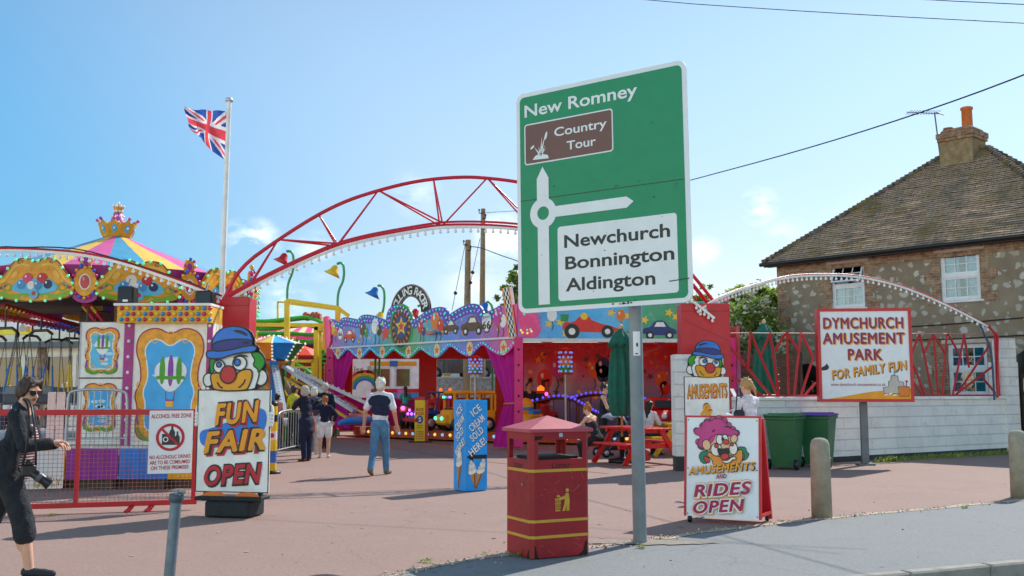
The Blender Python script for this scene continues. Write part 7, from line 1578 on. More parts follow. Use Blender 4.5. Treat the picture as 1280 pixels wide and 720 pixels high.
# ================================================================ CHILDREN'S COASTER, JETS RIDE, LAMPS BEHIND
CG = paint('#35b02c', .4); CY = paint('#e8bc10', .4)
co = thing('kids_coaster', 'yellow and green children roller coaster behind the crowd', 'ride', (-7.5, 36, 0))
cz_ = lambda zx, zy, Y: P(300+zx/5.146, 360+zy/5.146, Y)-Vector((-7.5, 36, 0))
def yb(a, b_, Y, w=.13, Y2=None): mb.bar(cz_(*a, Y), cz_(*b_, Y2 or Y), w)
for nm, grp in (('support', [((303,80),(303,480),33,.16),((630,120),(630,300),33,.16),((243,90),(243,215),36,.06),((490,250),(490,640),33,.14),((515,265),(515,640),35,.14),((105,230),(105,330),36,.14),((343,315),(343,640),36,.13),((470,470),(470,570),35,.1)]),('beam', [((303,80),(630,128),33,.13),((630,128),(700,180),33,.13),((303,100),(620,140),36,.06),((243,90),(303,92),36,.06),((60,235),(540,240),34,.13),((480,255),(560,270),33,.14),((345,470),(470,470),35,.1),((350,510),(470,510),35,.06),((490,390),(560,390),34,.1),((500,300),(560,420),34,.08),((310,225),(250,235),34,.1)])):
    for a, b_, Y, w_ in grp: mb = MB(); yb(a, b_, Y, w_); mb.build(nm, CY, co)
def track(pts, Y, gap=9):
    mb = MB(); q = chaikin([cz_(x, y, Y) for x, y in pts], 3, False); q2 = [(x, y+.6, z) for x, y, z in q]
    mb.tube(q, .06, 6); mb.tube(q2, .06, 6); mb.tube([(x, y+.3, z-.25) for x, y, z in q], .07, 6)
    for a, b_ in list(zip(q, q2))[::2]: mb.bar(a, b_, .05)
    mb.build('track', CG, co)
track([(40,205),(150,215),(250,205),(330,195),(420,185),(480,200),(540,230),(600,240)], 34); track([(40,290),(200,292),(330,288),(420,300),(520,295)], 36); track([(620,370),(570,385),(530,440),(520,500),(495,560),(470,600)], 35); track([(340,480),(420,520),(480,570),(540,620)], 36)
mb = MB()
for k in range(7): mb.bar(cz_(525+k*2, 400+k*28, 34.6), cz_(600-k*4, 400+k*28, 34.6), .07)
mb.build('track_ties', CG, co)
mb = MB()
for zx in (430, 478, 500): mb.cbox(cz_(zx, 183, 34.3), (.22, .5, .28), bev=.06)
mb.build('coaster_car', paint('#b84a34'), co)
st_c = thing('striped_canopy', 'pink and cream striped canopy under the coaster track', 'canopy', (-8.3, 40, 0)); mb = MB(); nstr = 9
a0_, a1_ = P(344, 407, 40)-Vector((-8.3, 40, 0)), P(398, 407, 40)-Vector((-8.3, 40, 0)); zlo = P(344, 419, 40).z; xl, xr = P(330, 490, 40).x+8.3, P(412, 490, 40).x+8.3
for k in range(nstr):
    f0, f1 = k/nstr, (k+1)/nstr; mb.add([(xl+(xr-xl)*f0, -1, zlo), (xl+(xr-xl)*f1, -1, zlo), (a0_.x+(a1_.x-a0_.x)*f1, .8, a0_.z), (a0_.x+(a1_.x-a0_.x)*f0, .8, a0_.z)], [(0, 1, 2, 3)], k % 2)
mb.box((xl, -1.0, zlo-.25), (xr, -.95, zlo), 0); mb.build('cloth', [paint('#f0408c'), paint('#f2dca0')], st_c); mb = MB()
for x in (xl+.1, xr-.1): mb.bar((x, -.9, 0), (x, -.9, zlo), .1)
mb.build('leg', CY, st_c)
q = P(322, 410, 38); q2 = P(346, 410, 38); pnl = thing('pink_panel', 'bright pink panel with yellow swirls behind the left red pillar', 'panel', (q.x, 38, 0)); mb = MB(); mb.box((-.6, 0, .2), (q2.x-q.x, .08, P(322, 402, 38).z)); mb.build('board', paint('#f0208c'), pnl); mb = MB()
for k in range(3): mb.stroke(ell(.1+.35*k, P(322, 409, 38).z, .15, .12, 14), .05, -.004)
mb.build('swirls', GOLD, pnl)
q = P(368, 490, 41); q2 = P(396, 490, 41); rbx = thing('red_hut', 'dark red hut behind the children coaster', 'hut', (q.x-1, 41, 0)); mb = MB(); mb.box((0, 0, 0), (q2.x-q.x+1.6, 2, P(368, 432, 41).z)); mb.build('wall', mat('hut_red', '#8a1420', .6, var=.2), rbx); mb = MB(); mb.box((-.15, -.3, P(368, 432, 41).z), (q2.x-q.x+1.75, 2.2, P(368, 426, 41).z)); mb.build('roof', paint('#2f5a9a'), rbx); mb = MB(); mb.box((.6, -.03, 0), (1.5, -.004, 2.0)); mb.build('door', paint('#5a0c14'), rbx)
q = P(405, 455, 33.5); q2 = P(421, 490, 33.5); rk = thing('red_cabinet', 'bright red control cabin left of the magenta curtain', 'cabin', (q.x, 33.5, 0)); mb = MB(); mb.cbox(((q2.x-q.x)/2, .5, q.z/2+.25), (q2.x-q.x, 1, q.z-.5+.0), bev=.03); mb.build('box', RED, rk); mb = MB(); mb.box((0, -.01, .3), (q2.x-q.x, -.002, .42)); mb.box((.05, -.012, q.z*.5), (q2.x-q.x-.05, -.002, q.z*.5+.03)); mb.build('trim', CY, rk); mb = MB(); mb.box((.03, .1, 0), (q2.x-q.x-.03, .9, .25)); mb.build('base', BLACK, rk)
q = P(372, 433, 37); um = thing('red_parasol', 'small red parasol open under the coaster', 'parasol', (q.x, 37, 0)); mb = MB(); mb.lathe([(.95, q.z-.35), (.6, q.z-.1), (.02, q.z+.1)], 8, 0, smooth=False); mb.build('canopy', mat('parasol_red', '#f0401c', .6), um); mb = MB(); mb.tube([(0, 0, 0), (0, 0, q.z)], .03, 6); mb.build('pole', WHITE, um)
jc = P(341, 490, 31); jt = thing('jets_ride', 'small spinning ride with faceted orange blue and green hub and silver arms', 'ride', (jc.x, 31, 0))
za, zb2, zc2 = P(341, 419, 31).z, P(341, 430, 31).z, P(341, 450, 31).z; k = 31/FPX
jm = [paint(c, .35) for c in ('#e8801c', '#2a8ad8', '#1f9a4a', '#8ac030', '#e8c020', '#3ab0e0', '#d04028', '#e8e8e8')]
mb = MB(); mb.lathe([(23*k, zc2), (38*k, zb2)], 8, 0, smooth=False, a0=R(10), a1=R(370), mis=lambda j, i: [0, 1, 2, 6, 3, 0, 1, 2][i]); mb.lathe([(38*k, zb2), (.05, za)], 16, 0, smooth=False, a0=R(10), a1=R(370), mis=lambda j, i: [3, 7, 4, 7, 0, 7, 5, 7, 3, 7, 0, 4, 5, 1, 7, 2][i]); mb.build('hub', jm, jt)
mb = MB()
for i in range(8):
    a = R(10+45*i)
    for q_ in range(6): f = q_/5; r_ = (23+15*f)*k*1.01; mb.ball((r_*math.cos(a), r_*math.sin(a), zc2+(zb2-zc2)*f), .035, 6)
    for q_ in range(5): f = q_/5; r_ = 38*k*(1-f); mb.ball((r_*math.cos(a), r_*math.sin(a), zb2+(za-zb2)*f+.03), .03, 6)
mb.build('bulb_lines', glow('#fff6d8', .3), jt)
mb = MB(); mb.lathe([(20*k, 0), (20*k, 1.0), (15*k, 1.4), (14*k, zc2-.25), (24*k, zc2-.05)], 12, 0, mis=lambda j, i: [0, 1, 0, 2][i % 4]); mb.build('column', jm, jt)
for i in range(9):
    a = i*2*math.pi/9+.15; c_, s_ = math.cos(a), math.sin(a); mb = MB()
    mb.bar((c_*.45, s_*.45, zc2-.2), (c_*3.3, s_*3.3, .95), .2, .1)
    for q_ in range(14): f = .12+q_/14*.85; mb.ball((c_*(.45+2.85*f), s_*(.45+2.85*f), zc2-.2+(.95-zc2+.2)*f+.07), .03, 6, 2)
    mb.bar((c_*.5, s_*.5, zc2-.55), (c_*3.0, s_*3.0, .75), .08, .06, 1); arm = mb.build('arm', [steel('#c0c4ca'), paint('#2a50c0') if i % 2 else CY, WHITE], jt)
    mb = MB(); T = Matrix.Translation((c_*3.4, s_*3.4, .62)) @ Matrix.Rotation(a, 4, 'Z'); mb.tube([T @ Vector(p) for p in ((0, -.8, 0), (0, -.4, .05), (0, .2, .05), (0, .7, .1))], [.05, .11, .12, .06], 10); mb.build('pod', jm[7] if i % 2 else jm[1], arm)
def flower_lamp(lab, col, pts, bell, Y):
    o = P(pts[0][0], 490, Y); t = thing('flower_lamp', lab, 'lamp', (o.x, Y, 0)); q = [P(x, y, Y)-Vector((o.x, Y, 0)) for x, y in pts]; q = [Vector((q[0].x, 0, 0))]+q
    mb = MB(); mb.tube(chaikin(q, 2, False), .045, 6); mb.build('stem', paint('#2f9a5c'), t)
    b_ = P(*bell, Y)-Vector((o.x, Y, 0)); T = Matrix.Translation(b_) @ Matrix.Rotation(R(25), 4, 'Y'); mb = MB(); mb.lathe([(.03, .16), (.1, .12), (.15, -.05), (.3, -.2), (.24, -.2), (.08, .05)], 12, 0, T); mb.build('bell', paint(col), t)
flower_lamp('red bell flower lamp on a green stem left of the lattice arch middle', '#c81f28', [(359,380),(359,356),(367,338),(367,320),(364,314),(358,314)], (354.5,322), 33)
flower_lamp('yellow bell flower lamp on a green stem over the coaster beam', '#e8b818', [(422,392),(422,365),(430,350),(430,332),(426,328),(421,330)], (418,337), 33)
flower_lamp('blue bell flower lamp left of the arched name board', '#1f6fc0', [(475,400),(480,385),(481,365),(477,357),(472,357)], (468,364), 36)
flower_lamp('small red bell flower lamp right of the arched name board', '#c81f28', [(532,400),(531,386),(527,381),(522,383)], (519,391), 36)
flower_lamp('blue bell flower lamp half hidden behind the scalloped front', '#1f6fc0', [(616,392),(615,382),(611,377),(608,378)], (605.5,383), 36)
flower_lamp('yellow bell flower lamp low behind the scalloped front left side', '#e8b818', [(470,402),(471,396),(474,392)], (475,395), 36)
# bulb garland column at the left pillar top
q = P(314, 380, 18.2); t = thing('bulb_column', 'upright column of coloured bulbs right of the left red pillar', 'light column', (q.x, 18.2, 0)); z0, z1 = P(314, 400, 18.2).z, P(314, 334, 18.2).z
mb = MB(); mb.bar((0, 0, 0), (0, 0, z1), .04); mb.build('stem', steel(), t); mb = MB()
for k in range(9): mb.ball((0, -.04, z0+(z1-z0)*k/8), .045, 8, k % 3)
mb.build('bulbs', [BB['b'], BB['r'], BB['y']], t)
# ================================================================ WHAT SHOWS THROUGH THE RIDE: kiosk, sea wall, parked cars
q = P(428, 490, 41); q2 = P(527, 490, 41); kk = thing('white_kiosk', 'white kiosk with sliding windows seen through the back of the ride', 'kiosk', (q.x, 41, 0)); KW = q2.x-q.x; KZ = 3.3
kx = lambda px: P(px, 490, 41).x-q.x; kz2 = lambda py: P(500, py, 41).z
holes = [(kx(464), kz2(485), kx(489), kz2(459)), (kx(493), kz2(485), kx(514), kz2(459))]
mb = MB(); grid_wall(mb, KW, KZ, holes, .12); mb.box((0, .12, 0), (.1, 2.5, KZ)); mb.box((KW-.1, .12, 0), (KW, 2.5, KZ)); mb.box((0, 2.4, 0), (KW, 2.5, KZ)); mb.box((-.1, -.2, KZ), (KW+.1, 2.6, KZ+.1)); mb.build('wall', paint('#e6e6e6'), kk)
for x0, z0, x1, z1 in holes:
    mb = MB(); 
    for lo, hi in (((x0, .03, z0), (x0+.07, .09, z1)), ((x1-.07, .03, z0), (x1, .09, z1)), ((x0+.07, .03, z0), (x1-.07, .09, z0+.07)), ((x0+.07, .03, z1-.07), (x1-.07, .09, z1))): mb.box(lo, hi)
    f = mb.build('window', M_FRAME, kk); mb = MB(); mb.box((x0+.05, .05, z0+.05), (x1-.05, .056, z1-.05)); mb.build('pane', glassmat('kiosk_glass', (.16, .12, .05)), f)
mb = MB(); mb.box((kx(462), -.05, kz2(457)), (kx(520), -.002, kz2(452))); mb.box((kx(487), -.08, kz2(458)), (kx(497), -.052, kz2(451)), 1); mb.box((kx(464), -.03, kz2(491)), (KW, -.002, kz2(486)), 2); mb.box((kx(464), -.03, kz2(499)), (KW, -.002, kz2(491)), 3); mb.build('stripe', [GOLD, paint('#1f5fae'), RED, paint('#2a8ad0')], kk)
mb = MB(); cx, cz = kx(456), kz2(487)
for i, m_ in enumerate((0, 1, 2, 3)): mb.stroke([(cx+(.75-.11*i)*math.cos(R(a)), cz+(.75-.11*i)*math.sin(R(a))) for a in range(20, 181, 10)], .11, -.004, m_, None, False)
mb.text('Kiss &', kx(450), kz2(462), .28, -.004, 4, None, 0, .02); mb.build('rainbow_sign', [RED, GOLD, paint('#2aa04a'), paint('#2a60c0'), paint('#9a8a70')], kk)
mb = MB(); mb.flat([(kx(497), kz2(497)), (kx(508), kz2(497)), (kx(508), kz2(487)), (kx(497), kz2(487))], -.034, 0); mb.build('poster', paint('#e060c0'), kk)
q = P(529, 490, 47); swl = thing('sea_wall', 'grey stone sea wall seen through the back of the ride', 'wall', (q.x-3, 47, 0)); zs = P(580, 474, 47).z; mb = MB(); mb.box((0, 0, 0), (18, .5, zs)); mb.build('stones', brickmat('grey_stone', (.32, .30, .29), (.4, .38, .36), (.24, .22, .21), .5, .2), swl); mb = MB(); mb.cbox((9, .25, zs+.05), (18.1, .6, .12), bev=.02); mb.build('coping', mat('kerb_concrete', '#9a938a'), swl)
mb = MB(); mb.box((0, .7, zs), (24, 14, zs+.02), 0); tag(mb.build('promenade', mat('prom', '#8a8680', .9), None, (q.x-5, 47, 0)), 'raised pale promenade behind the sea wall', 'promenade', kind='structure')
t = thing('white_shed', 'long white wall with yellow lettering beyond the sea wall', 'building', (q.x-4, 54, zs)); zz = P(580, 440, 54).z-zs; mb = MB(); mb.box((0, 0, 0), (20, 3, zz)); mb.build('wall', paint('#e2dfd8', .6), t); mb = MB(); mb.box((-.1, -.2, zz), (20.1, 3.1, zz+.15)); mb.build('roof', paint('#6a6a6a'), t); xx = P(550, 490, 54).x-q.x+4; mb = MB(); mb.text('HALL', xx-.4, P(550, 463, 54).z-zs, .55, -.01, 0, 1.9, 0, .05, .25); mb.build('lettering', GOLD, t)
def parked(lab, px, Y, col):
    p = P(px, 490, Y); t = thing('parked_car', lab, 'car', (p.x, Y, zs+.02), 0, 'cars parked beyond the sea wall'); L = 3.9
    prof = chaikin([(-1.95, .3), (-1.95, .75), (-1.8, .9), (-1.2, .95), (-.7, 1.42), (.7, 1.45), (1.3, 1.0), (1.9, .85), (1.95, .5), (1.95, .3)], 1)
    mb = MB(); mb.prism(prof, -.8, .8); mb.build('body', mat('car_'+col[1:], col, .25, coat=.6, var=.05), t)
    mb = MB(); mb.flat([(-1.05, .98), (-.68, 1.34), (-.05, 1.37), (-.05, .98)], -.805); mb.flat([(.02, .98), (.02, 1.37), (.62, 1.36), (1.1, .98)], -.805); mb.build('window', glassmat('car_glass2', (.10, .12, .14)), t)
    for x in (-1.2, 1.2):
        mb = MB(); mb.lathe([(.02, -.1), (.28, -.1), (.31, 0), (.28, .1), (.02, .1)], 16, 0, Matrix.Translation((x, -.74, .31)) @ Matrix.Rotation(R(90), 4, 'X')); mb.lathe([(.01, .112), (.17, .112), (.17, .1)], 12, 1, Matrix.Translation((x, -.74, .31)) @ Matrix.Rotation(R(90), 4, 'X')); mb.build('wheel', [BLACK, steel()], t)
parked('dark grey car parked beyond the sea wall, left one seen through the ride', 576, 50, '#22262c'); parked('dark blue car parked beyond the sea wall, right one seen through the ride', 612, 51, '#26303c')
# far planting that closes the view between the rides
rng = random.Random(12)
for i, (px, Y, w_, h_) in enumerate([(-60,62,7,5),(200,60,6,4),(330,58,6,3),(420,60,6,3.5),(700,60,7,4),(790,60,7,4.2),(860,58,5,4.4)]):
    p = P(px, 490, Y); tree('far_tree', ['dark rounded tree beyond the white building at far left', 'low tree beyond the swing ride column', 'low tree beyond the coaster left side', 'low tree beyond the coaster right side', 'broad tree beyond the ride behind the mural, left one', 'broad tree beyond the ride behind the mural, right one', 'broad tree between the right red pillar and the shrubs'][i], p.x, Y, h_, .15, [((rng.uniform(-w_, w_)*.5, rng.uniform(-1, 1), h_*rng.uniform(.25, .7)), (w_*.35, 1.2, h_*.3)) for _ in range(7)], 1600, .4, 20+i, 'tree')
# ================================================================ PICNIC TABLES AND CLOSED PARASOLS
def picnic(lab, o, ang, col, L=1.75):
    t = thing('picnic_table', lab, 'picnic table', o, ang, 'painted picnic tables'); m_ = mat('plank_'+col[1:], col, .35, var=.15, scale=5, coat=.2, dirt=.12)
    mb = MB()
    for k in range(5): mb.cbox((-.3+k*.15, 0, .74), (.14, L, .045), bev=.006)
    mb.build('table_top', m_, t)
    for s in (-1, 1):
        mb = MB()
        for k in range(2): mb.cbox((s*(.66+.14*k), 0, .44), (.13, L, .045), bev=.006)
        mb.build('bench', m_, t)
    for y in (-L*.33, L*.33):
        for s in (-1, 1): mb = MB(); mb.bar((s*.2, y, .72), (s*.72, y, 0), .1, .06, up=(0, 1, 0)); mb.build('leg', m_, t)
        mb = MB(); mb.bar((-.82, y+.055, .385), (.82, y+.055, .385), .1, .05, up=(0, 1, 0)); mb.bar((-.36, y+.055, .69), (.36, y+.055, .69), .08, .05, up=(0, 1, 0)); mb.build('cross_rail', m_, t)
    return t
pc_ = P(795, 490, 21.35); PANG = math.atan2(.88, .48)-math.pi/2+R(0)
picnic('glossy red picnic table behind the sign post', (pc_.x, 21.35, 0), R(28), '#d01414')
py_ = P(842, 490, 24.3); picnic('yellow picnic table half hidden by the white block pier', (py_.x, 24.3, 0), R(12), '#eab808')
def parasol(lab, px, Y, top, low):
    p = P(px, 490, Y); z1, z0 = P(px, top, Y).z, P(px, low, Y).z; t = thing('closed_parasol', lab, 'parasol', (p.x, Y, 0), 0, 'closed green parasols'); rng = random.Random(px); n = 40
    prof = [(.05, z1-.06), (.17, z1-.2), (.27, z1-.42), (.19, z1-.43), (.21, z1-.8), (.25, z0+.6), (.22, z0+.1), (.16, z0)]
    mb = MB(); mb.lathe(prof, n, 0)
    for i, v in enumerate(mb.v):
        x, y, z = v; a = math.atan2(y, x); f = 1+.28*math.sin(a*8+z*.5)*(1 if z < z1-.44 else .35); zz = z+(.05*math.sin(a*8) if abs(z-(z1-.42)) < .03 else 0); mb.v[i] = (x*f, y*f, zz)
    mb.build('folded_canopy', mat('parasol_green', '#14604f', .8, var=.2, scale=5, bump=.3), t); mb = MB(); mb.tube([(0, 0, .05), (0, 0, z1)], .025, 8); mb.build('pole', mat('pole_pine', '#a97a4a', .6), t); mb = MB(); mb.lathe([(.001, z1-.06), (.06, z1-.05), (.05, z1+.02), (.001, z1+.06)], 12); mb.build('finial', paint('#c8a884'), t); mb = MB(); mb.lathe([(.001, 0), (.3, 0), (.3, .08), (.06, .12), (.05, .55), (.001, .55)], 20); mb.build('base', BLACK, t)
parasol('closed green parasol standing through the red picnic table', 777, 21.5, 408, 520); parasol('closed green parasol behind the zigzag railing at right', 957, 24.6, 402, 492)
# pushchair beside the standing woman
p = G(769, 571); st_ = thing('pushchair', 'grey hooded pushchair beside the red picnic table', 'pushchair', p, R(-70)); mb = MB()
pts = [(r_*math.cos(a), r_*math.sin(a)) for r_, a in ((1, 0),)]
vs = []; nA, nB = 14, 10
for i in range(nA+1):
    a = R(-15+150*i/nA)
    for j in range(nB+1): b_ = R(-90+180*j/nB); vs.append((.27*math.sin(b_), -.05+.36*math.cos(a)*(.6+.4*math.cos(b_)), .68+.34*math.sin(a)*(.7+.3*math.cos(b_))+.012*math.sin(i*2.1)))
mb.add(vs, [(i*(nB+1)+j, i*(nB+1)+j+1, (i+1)*(nB+1)+j+1, (i+1)*(nB+1)+j) for i in range(nA) for j in range(nB)], 0, None, True); mb.build('hood', cloth('#8a8f96'), st_)
mb = MB(); mb.cbox((0, .0, .5), (.42, .5, .1), bev=.03); mb.cbox((0, .22, .7), (.42, .1, .5), bev=.03); mb.cbox((0, 0, .25), (.36, .5, .18), bev=.05); mb.build('seat', cloth('#26282c'), st_)
mb = MB()
for s in (-1, 1): mb.tube([(s*.25, .45, 1.05), (s*.25, .25, .8), (s*.25, -.35, .1)], .018, 6); mb.tube([(s*.25, -.1, .5), (s*.25, .35, .1)], .018, 6)
mb.tube([(-.25, .45, 1.05), (.25, .45, 1.05)], .022, 6); mb.build('frame', steel('#5a5e64'), st_); mb = MB(); mb.cbox((.05, .5, .82), (.25, .1, .22), bev=.04); mb.build('bag', paint('#7ae020'), st_)
wheels(st_, [(-.26, -.35), (.26, -.35), (-.26, .35), (.26, .35)], .11, .05)
# ================================================================ PEOPLE
SKIN = mat('skin', '#c98f72', .55, var=.1, scale=12); SKIN2 = mat('skin_fair', '#d8a488', .55, var=.1, scale=12); LIP = mat('lip', '#a8584f', .5)
SHADES = gloss('#15131a')
def V(*a): return np.array(a, float)
def person(label, H, loc, rz, top, bottom, shoe, hair, hcol, sleeve='long', legs='long', lean=0, thigh=(4, -4), knee=(2, 6), arms=None, headyaw=0, headpitch=0, skinm=SKIN, h=.0075, seat=None, female=True, bare_back=False, lw=1.0, shades=False, group=None, extra=None, soles=True, hipw=1.0):
    """one continuous figure facing local +Y; arms: for right, left: elbow and wrist offsets (out, forward, up) in body heights from the shoulder"""
    t = thing('person', label, 'person', loc, rz, group)
    SK, TP, BT, SH, LP = 0, 1, 2, 3, 4
    u = H; pr = []
    hz = .525*u if seat is None else seat+.075
    sp = V(0, math.sin(R(lean)), math.cos(R(lean))); fw = V(0, math.cos(R(lean)), -math.sin(R(lean)))
    p0 = V(0, 0, hz); tpm = TP
    rot = [[1, 0, 0], [0, math.cos(R(lean)), math.sin(R(lean))], [0, -math.sin(R(lean)), math.cos(R(lean))]]
    w_ = .92 if female else 1.04
    hw = (1.06 if female else .98)*hipw
    pr.append(elp(p0+sp*-.005*u, V(.088*hw, .066, .062)*u, BT, .03))
    pr.append(elp(p0+sp*.07*u, V(.08*w_, .06, .085)*u, TP, .03, rot)); pr.append(elp(p0+sp*.17*u+fw*.004*u, V(.094*w_, .064, .09)*u, TP, .03, rot)); pr.append(elp(p0+sp*.245*u-fw*.006*u, V(.092*w_, .05, .055)*u, SK if bare_back else TP, .03, rot))
    if female: pr += [elp(p0+sp*.2*u+fw*.05*u+V(s*.04*u, 0, 0), V(.036, .03, .036)*u, TP, .02, rot) for s in (-1, 1)]
    nb_ = p0+sp*.305*u; hd = nb_+(sp*.6+V(0, .16, .5)*.9)*.087*u
    pr.append(cone(p0+sp*.27*u, hd-V(0, .012, .03)*u, .034*u*(1 if female else 1.18), .029*u*(1 if female else 1.2), SK, .02))
    pr += [cone(p0+sp*.292*u-fw*.012*u, p0+sp*.275*u+V(q_*.085*w_*u, 0, 0)-fw*.006*u, .036*u, .032*u, SK if bare_back else TP, .025) for q_ in (1, -1)]
    # head
    cy, sy = math.cos(R(headyaw)), math.sin(R(headyaw)); cp, s_p = math.cos(R(headpitch)), math.sin(R(headpitch))
    Rh = np.array(Matrix.Rotation(R(headyaw), 3, 'Z') @ Matrix.Rotation(R(headpitch), 3, 'X'))
    hp = lambda x, y, z: hd+Rh@(V(x, y, z)*u)
    pr += [elp(hp(0, -.004, .012), V(.043, .053, .055)*u, SK, .01, Rh), elp(hp(0, .012, -.03), V(.033, .037, .036)*u, SK, .015, Rh), elp(hp(0, .03, -.052), V(.018, .014, .014)*u, SK, .012, Rh)]
    pr += [cone(hp(0, .047, .004), hp(0, .06, -.018), .005*u, .0085*u, SK, .006)]
    pr += [elp(hp(s*.043, -.004, -.006), V(.006, .012, .02)*u, SK, .004, Rh) for s in (-1, 1)] + [elp(hp(s*.02, .043, .014), V(.016, .008, .005)*u, SK, .006, Rh) for s in (-1, 1)]
    pr += [sub(elp(hp(s*.019, .054, .004), V(.01, .008, .007)*u, SK, 0, Rh)) for s in (-1, 1)] + [elp(hp(s*.019, .0445, .004), V(.007, .005, .005)*u, 5, .001, Rh) for s in (-1, 1)]
    pr += [elp(hp(0, .0475, -.033), V(.014, .006, .0055)*u, LP, .003, Rh)]
    # legs
    feet = []
    for i, s in enumerate((1, -1)):
        a = R(thigh[i]); b_ = R(thigh[i]-knee[i]); hip = p0+V(s*.046*hw*u, 0, -.015*u)
        kn = hip+V(s*.012, math.sin(a), -math.cos(a))*.25*u; an = kn+V(0, math.sin(b_), -math.cos(b_))*.235*u
        if legs == 'long':
            pr += [cone(hip, kn, .064*u*lw, .046*u*lw, BT, .02), cone(kn, an+V(0, 0, .0)*u, .045*u*lw, .036*u*lw, BT, .012)]
        elif legs == 'capri':
            md = kn+(an-kn)*.28; pr += [cone(hip, kn, .064*u, .053*u, BT, .02), cone(kn, md, .053*u, .054*u, BT, .012), cone(kn, an, .036*u, .022*u, SK, .006), elp(kn+(an-kn)*.35+V(0, -.012*u, 0), V(.03, .033, .07)*u, SK, .012)]
        elif legs == 'short':
            md = hip+(kn-hip)*.66; pr += [cone(hip, md, .066*u, .058*u, BT, .02), cone(hip, kn, .05*u, .036*u, SK, .006), cone(kn, an, .034*u, .023*u, SK, .01), elp(kn+(an-kn)*.32+V(0, -.01*u, 0), V(.03, .034, .065)*u, SK, .012)]
        td = V(s*.12, math.cos(b_*.45), math.sin(b_*.45)*1.0 if b_ < 0 else 0); 
        if knee[i] > 25 and seat is None: td = V(s*.1, .75, -.55)
        pr += [cone(an+V(0, -.015*u, -.018*u), an+td*.075*u+V(0, 0, -.024*u), .024*u, .02*u, SH, .01), cone(an+td*.07*u+V(0, 0, -.026*u), an+td*.115*u+V(0, 0, -.027*u), .022*u, .017*u, SH, .01)]
        feet.append(an[2]-.045*u)
    # arms with hands
    arms = arms or (((.03, -.02, -.165), (.03, .03, -.30)),)*2
    for s, (el, wr) in zip((1, -1), arms):
        sh = p0+sp*.272*u+V(s*.098*w_*u, 0, 0)-fw*.005*u; E = sh+V(s*el[0], el[1], el[2])*u; W_ = sh+V(s*wr[0], wr[1], wr[2])*u
        um = TP if sleeve in ('long', 'short', 'mid') else SK; fm = TP if sleeve == 'long' else SK
        pr.append(elp(sh, V(.034, .036, .034)*u, um, .02))
        if sleeve == 'short': pr += [cone(sh, sh+(E-sh)*.72, .034*u, .036*u, TP, .012), cone(sh, E, .028*u, .024*u, SK, .006)]
        else: pr.append(cone(sh, E, .036*u if um == TP else .027*u, .032*u if um == TP else .023*u, um, .015))
        if fm == TP: pr.append(cone(E, E+(W_-E)*.9, .032*u, .026*u, TP, .012))
        pr.append(cone(E, W_, .023*u, .015*u, SK, .008 if fm == SK else .002))
        d = (W_-E)/np.linalg.norm(W_-E); side = np.cross(d, V(0, 0, 1) if abs(d[2]) < .8 else V(0, 1, 0)); side /= np.linalg.norm(side); nr = np.cross(side, d)
        pc_ = W_+d*.026*u
        pr.append(elp(pc_, V(.021, .026, .011)*u, SK, .008, np.stack([side, d, nr], 1)))
        for k, (o, ln) in enumerate(((-.0155, .040), (-.0052, .046), (.0052, .043), (.0155, .033))):
            a = pc_+(side*o+d*.018)*u; m_ = a+(d*.6-nr*.22*(1 if s > 0 else 1))*ln*u+side*o*.2*u; e = m_+(d*.3-nr*.42)*ln*u
            pr += [cone(a, m_, .0062*u, .0054*u, SK, .002), cone(m_, e, .0054*u, .0046*u, SK, .002)]
        a = W_+(side*-.016+d*.012)*u; m_ = a+(side*-.016+d*.022)*u; e = m_+(d*.022-nr*.008)*u; pr += [cone(a, m_, .008*u, .0068*u, SK, .003), cone(m_, e, .0066*u, .0055*u, SK, .002)]
    if extra: pr += extra(p0, sp, fw, u, hp)
    mats = [skinm, top, bottom, shoe, LIP, BLACK]+([] if not extra else extra.mats if hasattr(extra, 'mats') else [])
    dz = -min(feet) if seat is None else 0
    t.location.z = loc[2]+dz
    skin('body', pr, mats, h, t)
    # hair: a shell over the skull, cut back from the face
    hr = [elp(hp(0, -.012, .020), V(.051, .056, .052)*u, 0, .01, Rh)]
    if hair == 'bald': hr = [elp(hp(0, -.016, .002), V(.0465, .047, .04)*u, 0, .01, Rh)]
    if hair in ('short', 'bob', 'crop'): hr += [elp(hp(0, -.028, -.012), V(.045, .036, .048)*u, 0, .015, Rh)]
    if hair == 'bob': hr += [elp(hp(s*.036, .0, -.012), V(.02, .04, .05)*u, 0, .012, Rh) for s in (-1, 1)]+[elp(hp(0, .012, .05), V(.046, .042, .026)*u, 0, .012, Rh), elp(hp(0, -.04, -.01), V(.048, .04, .055)*u, 0, .012, Rh)]
    if hair == 'crop': hr += [elp(hp(0, -.034, .0), V(.05, .042, .055)*u, 0, .015, Rh), elp(hp(0, .01, .05), V(.045, .04, .022)*u, 0, .012, Rh)]+[elp(hp(q_*.042, .0, .004), V(.012, .028, .034)*u, 0, .01, Rh) for q_ in (-1, 1)]+[cone(hp(-.03, .03, .06), hp(.03, .046, .036), .014*u, .008*u, 0, .008), cone(hp(.03, .03, .05), hp(.043, .03, .0), .01*u, .006*u, 0, .008), cone(hp(-.03, .035, .052), hp(-.045, .028, -.01), .01*u, .006*u, 0, .008)]
    if hair == 'bun': hr += [elp(hp(0, -.03, -.005), V(.042, .032, .035)*u, 0, .015, Rh), elp(hp(0, -.035, .07), V(.028, .028, .026)*u, 0, .008, Rh)]
    if hair == 'ponytail': hr += [elp(hp(0, -.03, -.005), V(.042, .03, .035)*u, 0, .015, Rh), cone(hp(0, -.062, .01), hp(0, -.085, -.05), .018*u, .012*u, 0, .01), cone(hp(0, -.085, -.05), hp(0, -.08, -.11), .013*u, .005*u, 0, .01)]
